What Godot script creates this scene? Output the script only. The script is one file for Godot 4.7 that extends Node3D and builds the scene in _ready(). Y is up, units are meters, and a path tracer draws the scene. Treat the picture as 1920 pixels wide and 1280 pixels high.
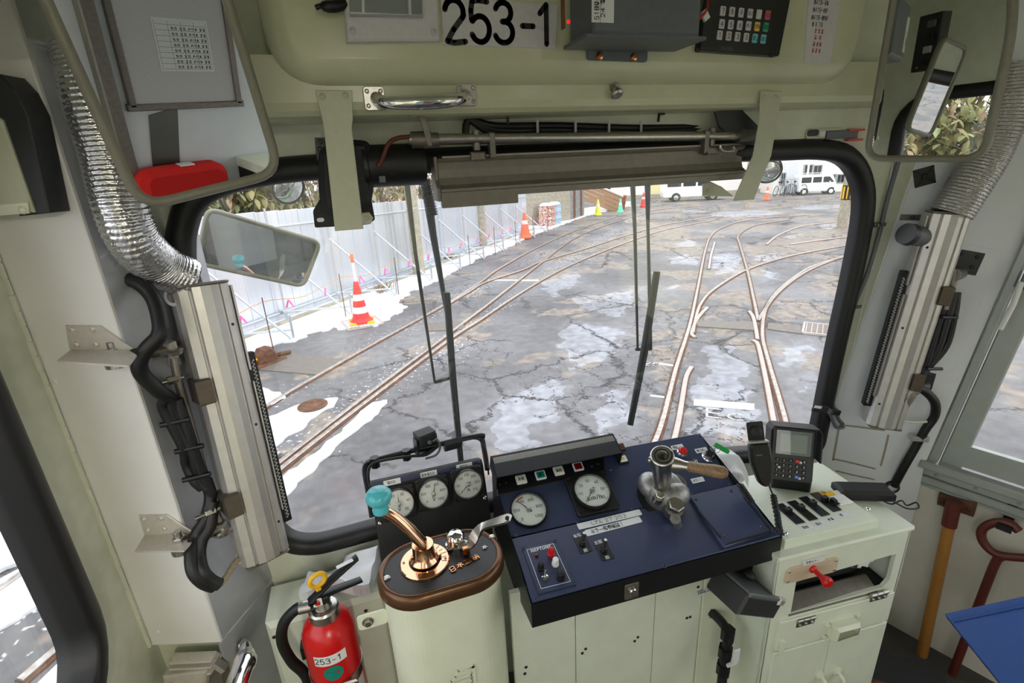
extends Node3D
# A tram driver's cab looking out over a snowy depot yard. Metres, y up, -z is the tram's forward direction, rail level is y = 0.

var rng := RandomNumberGenerator.new()
var taken := {}
var M := {}
# the flat faces of the cab, each with its own axes: across, up, towards the seat
var front_wall := Transform3D(Vector3(.9975,0,.0704), Vector3(-.0039,.9985,.0552), Vector3(-.0703,-.0553,.996), Vector3(-.3,1.6,-1.25))
var header_face := Transform3D(Vector3(1,0,0), Vector3(0,1,0), Vector3(0,0,1), Vector3(0,2.7,-1))
var valance_face := Transform3D(Vector3(1,0,0), Vector3(0,1,0), Vector3(0,0,1), Vector3(0,2.66,-1.03))
var desk_lower := Transform3D(Vector3(.999,0,.0454), Vector3(.0443,.2191,-.9747), Vector3(-.0099,.9757,.2188), Vector3(.24,1.7,-.747))
var desk_upper := Transform3D(Vector3(.9985,0,.0555), Vector3(.0504,.4204,-.9059), Vector3(-.0234,.9073,.4198), Vector3(.248,1.735,-.906))
var controller_top := Transform3D(Vector3(1,0,0), Vector3(0,0,-1), Vector3(0,1,0), Vector3(.08,1.76,-.86))
var pillar_back := Transform3D(Vector3(.9538,0,.3003), Vector3(0,1,0), Vector3(-.3003,0,.9538), Vector3(-.608,1.5,-1.135))
var pillar_side := Transform3D(Vector3(.4903,0,-.8715), Vector3(0,1,0), Vector3(.8715,0,.4903), Vector3(-.446,1.5,-1.084))
var left_side := Transform3D(Vector3(0,0,-1), Vector3(0,1,0), Vector3(1,0,0), Vector3(-.61,1.5,-1))
var right_pillar := Transform3D(Vector3(.8319,0,.555), Vector3(.0024,1,-.0037), Vector3(-.555,.0044,.8319), Vector3(1.462,1.652,-1.123))
var right_side := Transform3D(Vector3(.3427,0,.9394), Vector3(.0389,.9991,-.0142), Vector3(-.9386,.0415,.3424), Vector3(1.75,1.5,-.93))
var cabinet_top := Transform3D(Vector3(.9963,0,.0857), Vector3(.0857,0,-.9963), Vector3(0,1,0), Vector3(.838,1.66,-.703))
var cabinet_front := Transform3D(Vector3(.9963,0,.0857), Vector3(0,1,0), Vector3(-.0857,0,.9963), Vector3(.838,1.66,-.703))
var desk_front := Transform3D(Vector3(.999,0,.0454), Vector3(0,1,0), Vector3(-.0454,0,.999), Vector3(.24,1.7,-.747))
var meter_face := Transform3D(Vector3(1,0,0), Vector3(0,.963,-.2696), Vector3(0,.2696,.963), Vector3(-.044,1.727,-1.08))
var desk_boards := Transform3D(Vector3(.9996,0,.03), Vector3(0,1,0), Vector3(-.03,0,.9996), Vector3(.24,1.2,-.84))
var shade_face := Transform3D(Vector3(1,0,0), Vector3(0,1,0), Vector3(0,0,1), Vector3(.2,2.53,-1.1))
var mirror_left := Transform3D(Vector3(.9378,0,-.3471), Vector3(.0517,.9888,.1397), Vector3(.3432,-.1489,.9274), Vector3(-.191,2.658,-.851))
var mirror_right := Transform3D(Vector3(.2563,0,.9666), Vector3(-.023,.9997,.0061), Vector3(-.9663,-.0238,.2562), Vector3(1.096,2.615,-.741))
var mirror_outside := Transform3D(Vector3(.9612,0,-.276), Vector3(.0406,.9891,.1416), Vector3(.273,-.1473,.9507), Vector3(-.336,2.328,-1.683))
var rear_board := Transform3D(Vector3(-1,0,0), Vector3(0,1,0), Vector3(0,0,-1), Vector3(.9,.85,1.2))

# a place on one of those faces, lifted by w and turned in the face
func at(p: Transform3D, u: float, v: float, w := 0.0, turn := 0.0) -> Transform3D:
	return p * Transform3D(Basis(Vector3(0, 0, 1), turn), Vector3(u, v, w))

# ---------------------------------------------------------------- shapes
class Shape:
	var v := PackedVector3Array()
	var n := PackedVector3Array()
	var uv := PackedVector2Array()
	var x := Transform3D()

	func tri(a: Vector3, b: Vector3, c: Vector3, na: Vector3, nb: Vector3, nc: Vector3, ua := Vector2.ZERO, ub := Vector2.ZERO, uc := Vector2.ZERO):
		var g = (b - a).cross(c - a)
		if g.length_squared() < 1e-18:
			return
		if (g.dot(na + nb + nc) > 0) != (x.basis.determinant() < 0):
			v.append_array([x * a, x * c, x * b]); n.append_array([x.basis * na, x.basis * nc, x.basis * nb]); uv.append_array([ua, uc, ub])
		else:
			v.append_array([x * a, x * b, x * c]); n.append_array([x.basis * na, x.basis * nb, x.basis * nc]); uv.append_array([ua, ub, uc])

	func flat(pts: Array, up: Vector3):                # a flat convex polygon that faces «up»
		var nn: Vector3 = (pts[1] - pts[0]).cross(pts[2] - pts[0]).normalized()
		if nn.dot(up) < 0:
			nn = -nn
		for i in range(1, pts.size() - 1):
			tri(pts[0], pts[i], pts[i + 1], nn, nn, nn)

	func box(size: Vector3, at := Vector3.ZERO, bevel := 0.0):
		if bevel <= 0.0:
			var h = size * 0.5
			for ax in 3:
				for s in [-1.0, 1.0]:
					var nn = Vector3.ZERO; nn[ax] = s
					var a = Vector3.ZERO; a[(ax + 1) % 3] = h[(ax + 1) % 3]
					var b = Vector3.ZERO; b[(ax + 2) % 3] = h[(ax + 2) % 3]
					var c = at + nn * h[ax]
					flat([c - a - b, c + a - b, c + a + b, c - a + b], nn)
			return
		var r = Vector2(size.x, size.y) * 0.5
		var p = PackedVector2Array([Vector2(at.x - r.x, at.y - r.y), Vector2(at.x + r.x, at.y - r.y), Vector2(at.x + r.x, at.y + r.y), Vector2(at.x - r.x, at.y + r.y)])
		prism(p, at.z - size.z * 0.5, at.z + size.z * 0.5, bevel)

	# extrudes an outline along z; bevel chamfers both rims
	func prism(poly: PackedVector2Array, z0: float, z1: float, bevel := 0.0, both := true):
		var p = poly.duplicate()
		if Geometry2D.is_polygon_clockwise(p):
			p.reverse()
		var k = p.size()
		var inner = Shape.inset(p, bevel) if bevel > 0 else p
		var rings: Array = []
		var lo = z0 + (bevel if both else 0.0)
		if bevel > 0 and both:
			rings.append([inner, z0])
		rings.append([p, lo]); rings.append([p, z1 - bevel])
		if bevel > 0:
			rings.append([inner, z1])
		for q in rings.size() - 1:
			for i in k:
				var j = (i + 1) % k
				var a = rings[q][0][i]; var b = rings[q][0][j]; var c = rings[q + 1][0][j]; var d = rings[q + 1][0][i]
				var e = p[j] - p[i]
				var out = Vector3(e.y, -e.x, 0).normalized()
				if a.is_equal_approx(d) == false:
					out = (out + Vector3(0, 0, 1 if q > 0 and rings[q + 1][1] == z1 else -1)).normalized()
				var za = rings[q][1]; var zb = rings[q + 1][1]
				tri(Vector3(a.x, a.y, za), Vector3(b.x, b.y, za), Vector3(c.x, c.y, zb), out, out, out)
				tri(Vector3(a.x, a.y, za), Vector3(c.x, c.y, zb), Vector3(d.x, d.y, zb), out, out, out)
		cap(inner, z1, 1.0)
		cap(inner if both else p, z0, -1.0)

	func cap(p: PackedVector2Array, z: float, s: float):
		var t = Geometry2D.triangulate_polygon(p)
		var nn = Vector3(0, 0, s)
		var lo = p[0]; var hi = p[0]
		for q in p:
			lo = lo.min(q); hi = hi.max(q)
		var d = (hi - lo).max(Vector2(1e-5, 1e-5))
		for i in range(0, t.size(), 3):
			var a = p[t[i]]; var b = p[t[i + 1]]; var c = p[t[i + 2]]
			tri(Vector3(a.x, a.y, z), Vector3(b.x, b.y, z), Vector3(c.x, c.y, z), nn, nn, nn, Shape.tex((a - lo) / d), Shape.tex((b - lo) / d), Shape.tex((c - lo) / d))

	static func tex(q: Vector2) -> Vector2:
		return Vector2(q.x, 1.0 - q.y)

	static func inset(p: PackedVector2Array, d: float) -> PackedVector2Array:   # counter-clockwise outline
		var r = PackedVector2Array()
		var k = p.size()
		for i in k:
			var e0 = (p[i] - p[(i + k - 1) % k]).normalized(); var e1 = (p[(i + 1) % k] - p[i]).normalized()
			var n0 = Vector2(-e0.y, e0.x); var n1 = Vector2(-e1.y, e1.x)
			var m = n0 + n1
			r.append(p[i] + m * (d / maxf(0.35, 0.5 * m.length_squared())))
		return r

	# joins rows of points; normals come from the neighbours (smooth)
	func loft(rows: Array, close_u := true, close_v := false, flipped := false):
		var m = rows.size(); var k = rows[0].size()
		var nr: Array = []
		for i in m:
			var row = PackedVector3Array()
			for j in k:
				var up = rows[(i + 1) % m][j] if (close_v or i < m - 1) else rows[i][j]
				var dn = rows[(i + m - 1) % m][j] if (close_v or i > 0) else rows[i][j]
				var rt = rows[i][(j + 1) % k] if (close_u or j < k - 1) else rows[i][j]
				var lf = rows[i][(j + k - 1) % k] if (close_u or j > 0) else rows[i][j]
				var nn = (rt - lf).cross(up - dn).normalized()
				row.append(-nn if flipped else nn)
			nr.append(row)
		for i in (m if close_v else m - 1):
			for j in (k if close_u else k - 1):
				var i2 = (i + 1) % m; var j2 = (j + 1) % k
				var u0 = Vector2(float(j) / k, float(i) / m); var u1 = Vector2(float(j + 1) / k, float(i) / m); var u2 = Vector2(float(j + 1) / k, float(i + 1) / m); var u3 = Vector2(float(j) / k, float(i + 1) / m)
				tri(rows[i][j], rows[i][j2], rows[i2][j2], nr[i][j], nr[i][j2], nr[i2][j2], u0, u1, u2)
				tri(rows[i][j], rows[i2][j2], rows[i2][j], nr[i][j], nr[i2][j2], nr[i2][j], u0, u2, u3)

	func tube(pts: Array, r, sides := 10, closed := false, caps := true):
		var k = pts.size()
		var rows: Array = []
		var up := Vector3.ZERO
		for i in k:
			var a = pts[(i + k - 1) % k] if (closed or i > 0) else pts[i]
			var b = pts[(i + 1) % k] if (closed or i < k - 1) else pts[i]
			var d: Vector3 = (b - a).normalized()
			if up == Vector3.ZERO:
				up = d.cross(Vector3(0.31, 0.87, 0.38)).normalized()
			up = (up - d * up.dot(d)).normalized()
			var s = d.cross(up)
			var rr: float = r[i] if r is Array else r
			var row = PackedVector3Array()
			for j in sides:
				var t = TAU * j / sides
				row.append(pts[i] + (up * cos(t) + s * sin(t)) * rr)
			rows.append(row)
		loft(rows, true, closed)
		if caps and not closed:
			flat(Array(rows[0]), pts[0] - pts[1]); flat(Array(rows[k - 1]), pts[k - 1] - pts[k - 2])

	# turns a profile of Vector2(radius, height) about z; a corner sharper than 30 degrees stays an edge
	func lathe(prof: Array, sides := 24, squash := Vector2.ONE):
		for i in prof.size() - 1:
			var p = prof[i]; var q = prof[i + 1]
			var e = (q - p)
			if e.length_squared() < 1e-14:
				continue
			var seg = Vector2(e.y, -e.x).normalized()
			var na = seg; var nb = seg
			if i > 0:
				var f = prof[i] - prof[i - 1]; var g = Vector2(f.y, -f.x).normalized()
				if g.dot(seg) > 0.8: na = (g + seg).normalized()
			if i < prof.size() - 2:
				var f = prof[i + 2] - prof[i + 1]; var g = Vector2(f.y, -f.x).normalized()
				if g.dot(seg) > 0.8: nb = (g + seg).normalized()
			for j in sides:
				var t0 = TAU * j / sides; var t1 = TAU * (j + 1) / sides
				var c0 = Vector2(cos(t0), sin(t0)); var c1 = Vector2(cos(t1), sin(t1))
				var A = _at(p, c0, squash); var B = _at(p, c1, squash); var Cc = _at(q, c1, squash); var Dd = _at(q, c0, squash)
				var n0 = Vector3(c0.x * na.x, c0.y * na.x, na.y); var n1 = Vector3(c1.x * na.x, c1.y * na.x, na.y)
				var n2 = Vector3(c1.x * nb.x, c1.y * nb.x, nb.y); var n3 = Vector3(c0.x * nb.x, c0.y * nb.x, nb.y)
				var u0 = float(j) / sides; var u1 = float(j + 1) / sides
				var v0 = 1.0 - float(i) / (prof.size() - 1); var v1 = 1.0 - float(i + 1) / (prof.size() - 1)
				tri(A, B, Cc, n0, n1, n2, Vector2(u0, v0), Vector2(u1, v0), Vector2(u1, v1)); tri(A, Cc, Dd, n0, n2, n3, Vector2(u0, v0), Vector2(u1, v1), Vector2(u0, v1))

	func _at(p: Vector2, c: Vector2, s: Vector2) -> Vector3:
		return Vector3(c.x * p.x * s.x, c.y * p.x * s.y, p.y)

	func rod(r: float, z0: float, z1: float, bevel := 0.0, sides := 20):
		if bevel > 0:
			lathe([Vector2(0, z0), Vector2(r - bevel, z0), Vector2(r, z0 + bevel), Vector2(r, z1 - bevel), Vector2(r - bevel, z1), Vector2(0, z1)], sides)
		else:
			lathe([Vector2(0, z0), Vector2(r, z0), Vector2(r, z1), Vector2(0, z1)], sides)

	func ball(at: Vector3, r: Vector3, sides := 16, stacks := 10):
		var rows: Array = []
		for i in stacks + 1:
			var t = PI * (i / float(stacks)) - PI / 2
			var row = PackedVector3Array()
			for j in sides:
				var p = TAU * j / sides
				row.append(at + Vector3(cos(p) * cos(t), sin(p) * cos(t), sin(t)) * r)
			rows.append(row)
		for i in stacks:
			for j in sides:
				var j2 = (j + 1) % sides
				var q = [rows[i][j], rows[i][j2], rows[i + 1][j2], rows[i + 1][j]]
				var nn = []
				for w in q:
					nn.append(((w - at) / (r * r)).normalized())
				tri(q[0], q[1], q[2], nn[0], nn[1], nn[2]); tri(q[0], q[2], q[3], nn[0], nn[2], nn[3])

	# a flat ribbon with round ends along a polyline in the xy plane, at height z
	func stroke(pts: PackedVector2Array, w: float, z := 0.0, lift := 0.0):
		var up = Vector3(0, 0, 1)
		for i in pts.size():
			var k = 8
			for j in k:
				var t0 = TAU * j / k; var t1 = TAU * (j + 1) / k
				var c = Vector3(pts[i].x, pts[i].y, z)
				tri(c, c + Vector3(cos(t0), sin(t0), 0) * w, c + Vector3(cos(t1), sin(t1), 0) * w, up, up, up)
			if i > 0:
				var d = (pts[i] - pts[i - 1]).normalized() * w
				var s = Vector3(-d.y, d.x, 0)
				var a = Vector3(pts[i - 1].x, pts[i - 1].y, z); var b = Vector3(pts[i].x, pts[i].y, z)
				flat([a - s, b - s, b + s, a + s], up)
				if lift > 0:
					var l = Vector3(0, 0, -lift)
					flat([a - s, b - s, b - s + l, a - s + l], -s); flat([a + s, b + s, b + s + l, a + s + l], s)

	func screw(at: Vector3, r := 0.004, h := 0.0022):
		var keep = x
		x = x * Transform3D(Basis(), at)
		lathe([Vector2(r, -h * 0.2), Vector2(r, h * 0.3), Vector2(r * 0.8, h * 0.8), Vector2(r * 0.5, h), Vector2(r * 0.42, h * 0.45), Vector2(0, h * 0.45)], 12)
		x = keep

	func hexbolt(at: Vector3, r := 0.008, h := 0.006, turn := 0.0):
		var keep = x
		x = x * Transform3D(Basis(Vector3(0, 0, 1), turn), at)
		var p = PackedVector2Array()
		for i in 6:
			p.append(Vector2.from_angle(TAU * i / 6) * r)
		prism(p, 0, h, r * 0.12, false)
		x = keep

	func mesh() -> ArrayMesh:
		var a = []
		a.resize(Mesh.ARRAY_MAX)
		a[Mesh.ARRAY_VERTEX] = v; a[Mesh.ARRAY_NORMAL] = n; a[Mesh.ARRAY_TEX_UV] = uv
		var m = ArrayMesh.new()
		m.add_surface_from_arrays(Mesh.PRIMITIVE_TRIANGLES, a)
		return m

func shape(x := Transform3D()) -> Shape:
	var s = Shape.new(); s.x = x
	return s

# ---------------------------------------------------------------- naming
func numbered(called: String) -> String:
	var k: int = taken.get(called, 0)
	taken[called] = k + 1
	return called if k == 0 else "%s_%03d" % [called, k]

func tag(o: Node3D, label: String, category: String, group := "", kind := "") -> Node3D:
	o.set_meta("label", label); o.set_meta("category", category)
	if group == "": group = GROUPS.get(String(o.name).rstrip("0123456789").trim_suffix("_"), "")
	if group: o.set_meta("group", group)
	if kind: o.set_meta("kind", kind)
	return o

# repeats of one kind share a group
const GROUPS := {"traffic_cone": "traffic cones in the yard", "tram_rail": "tram rails in the yard", "guard_rail": "guard rails of the yard tracks", "utility_pole": "utility poles in the yard", "bush": "bushes behind the hoarding", "bicycle": "bicycles beside the house", "signal_lamp": "signal lamps on the desk", "name_label": "small labels on the desk and meters", "toggle_switch": "toggle switches on the desk", "meter": "meters left of the desk", "angle_bracket": "angle brackets on the left pillar", "mounting_strap": "cream straps under the header", "wiper": "windscreen wipers", "van": "vans in the yard", "oil_drum": "drums at the end of the hoarding", "planter_tub": "brown tubs in the yard", "cover_plate": "cover plates at the tracks", "snow": "snow sheets in the yard", "road_marking": "painted road marks", "road_lettering": "painted road letters", "label_plate": "label plates on the desk", "added_ceiling_lamp": "added lamps behind the viewer", "drain_grating": "iron gratings in the yard", "bracket_plate": "bracket plates on the right pillar", "round_mirror": "small round outside mirrors"}

func thing(called: String, label: String, category: String, at: Vector3, group := "") -> Node3D:
	var o := Node3D.new()
	o.name = numbered(called); add_child(o); o.position = at
	return tag(o, label, category, group)

# commits a shape as one named mesh; shapes are made in scene coordinates and hung under their thing
func put(s: Shape, called: String, material: Material, parent: Node3D = null, label := "") -> MeshInstance3D:
	var o := MeshInstance3D.new()
	o.mesh = s.mesh(); o.material_override = material
	if parent == null:
		o.name = numbered(called); add_child(o)
	else:
		o.name = called; parent.add_child(o, true)
		var base := Vector3.ZERO
		var p: Node = parent
		while p is Node3D and p != self:
			base += p.position; p = p.get_parent()
		o.position = -base
	if label: o.set_meta("label", label)
	return o

func struct(s: Shape, called: String, material: Material, parent: Node3D = null) -> MeshInstance3D:
	var o := put(s, called, material, parent)
	if parent == null: o.set_meta("kind", "structure")
	return o

func single(s: Shape, called: String, material: Material, label: String, category: String, group := "") -> MeshInstance3D:
	var o := put(s, called, material)
	tag(o, label, category, group)
	return o

# ---------------------------------------------------------------- curves and outlines
func smooth(p: Array, closed := false, steps := 6) -> Array:      # Catmull-Rom through the points (2-D or 3-D)
	var r := []
	var k := p.size()
	for i in (k if closed else k - 1):
		var a = p[(i + k - 1) % k] if (closed or i > 0) else p[0] * 2.0 - p[1]
		var b = p[i]; var c = p[(i + 1) % k]
		var d = p[(i + 2) % k] if (closed or i < k - 2) else p[k - 1] * 2.0 - p[k - 2]
		for j in steps:
			var t := float(j) / steps
			r.append((b * 2.0 + (c - a) * t + (a * 2.0 - b * 5.0 + c * 4.0 - d) * t * t + (b * 3.0 - a - c * 3.0 + d) * t * t * t) * 0.5)
	if not closed: r.append(p[k - 1])
	return r

func smooth2(p: PackedVector2Array, closed := true, steps := 6) -> PackedVector2Array:
	return PackedVector2Array(smooth(Array(p), closed, steps))

func rounded(w: float, h: float, r: float, steps := 5, at := Vector2.ZERO) -> PackedVector2Array:
	var p := PackedVector2Array()
	for q in 4:
		var c := Vector2((w / 2 - r) * (1 if q in [0, 3] else -1), (h / 2 - r) * (1 if q < 2 else -1))
		for i in steps + 1:
			p.append(at + c + Vector2.from_angle(PI / 2 * (q + float(i) / steps)) * r)
	return p

func round_corners(p: PackedVector2Array, r: float, steps := 4) -> PackedVector2Array:
	var o := PackedVector2Array()
	var k := p.size()
	for i in k:
		var a := p[(i + k - 1) % k]; var b := p[i]; var c := p[(i + 1) % k]
		var d := minf(r, minf(a.distance_to(b), b.distance_to(c)) * 0.45)
		var s := b + (a - b).normalized() * d; var e := b + (c - b).normalized() * d
		for j in steps + 1:
			var t := float(j) / steps
			o.append(s.lerp(b, t).lerp(b.lerp(e, t), t))
	return o

func circle(r: float, k := 24, at := Vector2.ZERO) -> PackedVector2Array:
	var p := PackedVector2Array()
	for i in k:
		p.append(at + Vector2.from_angle(TAU * i / k) * r)
	return p

# moves an xf's own axes: offsets along the plane's u, v, n
func off(x: Transform3D, u: float, v: float, w := 0.0) -> Transform3D:
	return x * Transform3D(Basis(), Vector3(u, v, w))

func aim(from: Vector3, to: Vector3) -> Transform3D:      # local z runs from «from» to «to»
	var d := (to - from).normalized()
	var s := d.cross(Vector3.UP if absf(d.y) < 0.95 else Vector3.RIGHT).normalized()
	return Transform3D(s, d.cross(s) * 1.0, d, from) if s.cross(d.cross(s)).dot(d) > 0 else Transform3D(s, -d.cross(s), d, from)

# a flat sheet with a hole, given by two outlines that run the same way round, in the plane of x, between two depths
func holed(s: Shape, outer: PackedVector2Array, hole: PackedVector2Array, z0: float, z1: float):
	# cuts the outer outline into two halves along a vertical through the hole and bridges them
	var lo := hole[0]; var hi := hole[0]
	for p in hole:
		if p.y > hi.y: hi = p
		if p.y < lo.y: lo = p
	var far := 100.0
	var c := (lo + hi) / 2
	for half in [PackedVector2Array([Vector2(c.x - far, -far), Vector2(c.x, -far), Vector2(c.x, far), Vector2(c.x - far, far)]), PackedVector2Array([Vector2(c.x, -far), Vector2(c.x + far, -far), Vector2(c.x + far, far), Vector2(c.x, far)])]:
		for part in Geometry2D.intersect_polygons(outer, half):
			for piece in Geometry2D.clip_polygons(part, hole):
				if not Geometry2D.is_polygon_clockwise(piece):
					s.cap(piece, z1, 1.0); s.cap(piece, z0, -1.0)
	for ring in [outer, hole]:
		var k: int = ring.size()
		var mid := Vector2.ZERO
		for p in ring: mid += p / k
		for i in k:
			var a: Vector2 = ring[i]; var b: Vector2 = ring[(i + 1) % k]
			var d := ((a + b) / 2 - mid) * (1.0 if ring == outer else -1.0)
			s.flat([Vector3(a.x, a.y, z0), Vector3(b.x, b.y, z0), Vector3(b.x, b.y, z1), Vector3(a.x, a.y, z1)], Vector3(d.x, d.y, 0))

# a rounded rim (gasket, mirror frame): sweeps a cross-section of Vector2(outward, height) round a closed outline
func rim(s: Shape, line: PackedVector2Array, section: Array):
	var p := line.duplicate()
	if Geometry2D.is_polygon_clockwise(p): p.reverse()
	var k := p.size()
	var rows := []
	for q in section:
		var row := PackedVector3Array()
		for i in k:
			var t := (p[(i + 1) % k] - p[(i + k - 1) % k]).normalized()
			var o: Vector2 = p[i] + Vector2(t.y, -t.x) * q.x
			row.append(Vector3(o.x, o.y, q.y))
		rows.append(row)
	s.loft(rows, true, false)

# ---------------------------------------------------------------- lettering
const GLYPH := {
	"1": "22 50 59", "2": "12", "3": "11", "0": "11", "4": "60 06 96|60 69", "5": "80 20 14 34 63 85 87 69 39 18",
	"6": "70 40 13 17 39 69 87 85 63 34 15", "7": "10 90 49", "8": "30 60 82 83 64 34 13 12 30|34 16 17 39 69 87 86 64", "9": "86 59 29|84 65 35 13 12 30 60 82 84 69", "-": "25 75", "?": "11 30 60 82 83 55 56|58 59", "/": "80 29", "!": "50 56|58 59",
	"日": "20 80 89 29 20|25 85", "本": "12 82|50 59|52 07|52 97|37 67", "車": "11 81|23 73 76 26 23|24 74|08 98|50 59", "輌": "01 31|03 33 36 06 03|08 38|20 29|51 91|53 93 99|53 59|71 77|63 66 86 83",
	"行": "30 03|33 06|14 19|51 91|43 93|73 79 59", "先": "20 13|12 82|50 54|05 95|35 08|65 68 98 96", "設": "00 30|02 32|05 35 39 09 05|50 80 83|50 53 42|45 85 49|55 99", "定": "50 51|11 91 93|11 13|24 74|54 58|56 86|26 19 99",
	"戻": "10 90|11 81 84 14|11 17 09|26 86|56 29|56 99", "し": "30 37 59 89 97", "送": "01 12|04 24 28 09|29 99|50 61|80 71|42 92|34 94|62 65 37|65 97", "り": "20 26|80 86 59 39", "で": "11 81 44 37 59 79|71 82|91 92", "ん": "50 19 36 56 69 89 97",
	"吸": "02 32 37 07 02|41 81 74 94 49|54 99", "い": "11 16 39|72 96", "込": "01 12|04 24 28 09|29 99|51 64 97|64 36", "み": "21 61 27 16 48 97|84 69", "電": "10 90|01 91 93|01 03|51 54|25 85 88 28 25|26 86|55 59 99", "圧": "11 91|11 09|53 58|55 85|28 98", "計": "00 40|12 32|14 34|16 36 39 19 16|54 94|70 79",
	"流": "01 12|04 15|09 25|50 51|31 91|61 43 83|45 39|65 69|85 89 99", "回": "11 91 99 19 11|33 63 66 36 33", "番": "20 80|12 92|51 55|52 14|52 95|26 86 89 29 26|27 87|56 59", "入": "40 54 99|53 19", "力": "12 82 79 59|41 36 19", "取": "00 50|10 18 48|40 49|13 43|15 45|51 91 59|63 99", "消": "01 12|04 15|09 25|60 62|40 51|90 81|43 83 89|43 49|45 85|47 87",
	"火": "50 54 19|55 99|22 34|82 74", "器": "10 30 33 13 10|60 80 83 63 60|04 94|54 15|54 95|16 36 39 19 16|66 86 89 69 66", "非": "30 39|11 31|14 34|17 37|60 69|61 91|64 94|67 97", "常": "20 31|50 51|80 71|02 92|33 63 64 34 33|26 29|26 86 89|55 59", "試": "00 30|02 32|05 35 39 09 05|43 93|45 75|47 77|60 70 83 99|55 58|85 91", "運": "01 12|04 24 28 09|29 99|31 91|43 83 86 43 46 86|62 68", "転": "01 41|03 43 46 06 03|08 48|20 29|51 81|43 93|64 48 88|77 99", "貸": "20 04|13 19|40 42 92 93|35 85 88 35 38 88|38 29|78 99", "切": "03 42|20 27 45|51 91 88 68|61 49", "開": "00 40 43 00 09|60 90 93 60|90 99|25 75|27 77|45 39|65 69", "閉": "00 40 43 00 09|60 90 93 60|90 99|25 75|54 59|55 27", "左": "02 92|40 09|35 85|65 69|29 99", "右": "02 92|40 08|35 85 89 35 39 89", "西": "01 91|13 83 89 19 13|31 37|61 67 87", "丁": "01 91|51 59 39", "目": "20 80 89 29 20|23 83|26 86", "ミ": "21 83|24 76|16 88", "ラ": "21 71|13 83 76 29", "ー": "15 95", "格": "03 43|20 29|23 06|50 44|51 81 47|55 98|56 86 89 59 56", "納": "20 03 33 06|36 39|40 36|51 91 99|51 59|72 55|74 86|70 72", "確": "01 41|21 07|25 45 49 25|51 91 92|60 45|54 59|54 94|56 86|59 99|74 79", "認": "00 30|02 32|05 35 39 09 05|51 91 84|62 55|56 58|65 69 89|77 87|96 98", "号": "20 80 83 20 23 83|05 95|35 27 77 69", "系": "80 31|60 23 53|73 26 86|56 59|37 18|67 98", "統": "20 03 33 06|36 39|40 36|50 51|42 92|62 44 84|54 49|74 79 99 97"}

const ARCS := {"2": [[[0.5, 0.72, 0.42, 0.28, 170.0, -28.0], [0.1, 0.0], [0.95, 0.0]]], "5": [[[0.88, 1.0], [0.18, 1.0], [0.12, 0.53], [0.5, 0.32, 0.44, 0.32, 130.0, -155.0]]], "3": [[[0.48, 0.76, 0.38, 0.24, 160.0, -75.0], [0.42, 0.53]], [[0.48, 0.27, 0.44, 0.27, 85.0, -160.0]]],
	"0": [[[0.5, 0.5, 0.4, 0.5, 0.0, 360.0]]], "8": [[[0.5, 0.76, 0.34, 0.24, 0.0, 360.0]], [[0.5, 0.27, 0.42, 0.27, 0.0, 360.0]]], "6": [[[0.8, 0.95], [0.5, 0.32, 0.42, 0.32, 150.0, -210.0]]], "9": [[[0.2, 0.05], [0.5, 0.68, 0.42, 0.32, -30.0, -390.0]]]}

func arc(c: Vector2, r: Vector2, a0: float, a1: float) -> Array:
	var p := []
	for i in 13:
		var a := deg_to_rad(lerpf(a0, a1, i / 12.0))
		p.append(c + Vector2(cos(a), sin(a)) * r)
	return p

func glyph_lines(ch: String, at: Vector2, w: float, h: float) -> Array:
	var r := []
	if ARCS.has(ch):
		for part in ARCS[ch]:
			var p := []
			for q in part:
				if q.size() == 2: p.append(at + Vector2(q[0] * w, q[1] * h))
				else:
					for k in arc(Vector2(q[0], q[1]), Vector2(q[2], q[3]), q[4], q[5]): p.append(at + k * Vector2(w, h))
			r.append(PackedVector2Array(p))
		return r
	for part in String(GLYPH[ch]).split("|"):
		var p := []
		for q in part.split(" "):
			p.append(at + Vector2(float(q[0]) / 9.0 * w, (1.0 - float(q[1]) / 9.0) * h))
		r.append(PackedVector2Array(smooth(p, false, 4) if "0235689し".contains(ch) and p.size() > 4 else p))
	return r

# writes a line of text from a start point, in the plane of the shape's x, as flat print with round stroke ends
func write(s: Shape, text: String, at: Vector2, h: float, pen: float, ratio := 0.9, gap := 0.25, lift := 0.0, z := 0.0):
	var w := h * ratio
	for ch in text:
		if GLYPH.has(ch):
			for l in glyph_lines(ch, at, w, h):
				s.stroke(l, pen, z, lift)
		at.x += w * (1.0 + gap) if ch != " " else w * 0.7

func latin(text: String, size: float, called: String, material: Material, x: Transform3D, parent: Node3D, bold := false) -> MeshInstance3D:
	var t := TextMesh.new()
	var f := SystemFont.new()
	f.font_names = PackedStringArray(["Droid Sans"]); f.font_weight = 700 if bold else 400
	t.font = f; t.text = text; t.font_size = 32; t.pixel_size = size / 32.0 * 1.35; t.depth = 0.0006; t.curve_step = 2.0
	var o := MeshInstance3D.new()
	o.mesh = t; o.material_override = material; o.name = called; parent.add_child(o, true)
	var base := Vector3.ZERO
	var p: Node = parent
	while p is Node3D and p != self:
		base += p.position; p = p.get_parent()
	o.transform = Transform3D(x.basis, x.origin - base)
	return o

# ---------------------------------------------------------------- materials
func noise(freq: float, seed_: int, oct := 4, type := FastNoiseLite.TYPE_SIMPLEX_SMOOTH) -> FastNoiseLite:
	var f := FastNoiseLite.new()
	f.noise_type = type; f.frequency = freq; f.seed = seed_; f.fractal_octaves = oct
	return f

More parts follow.
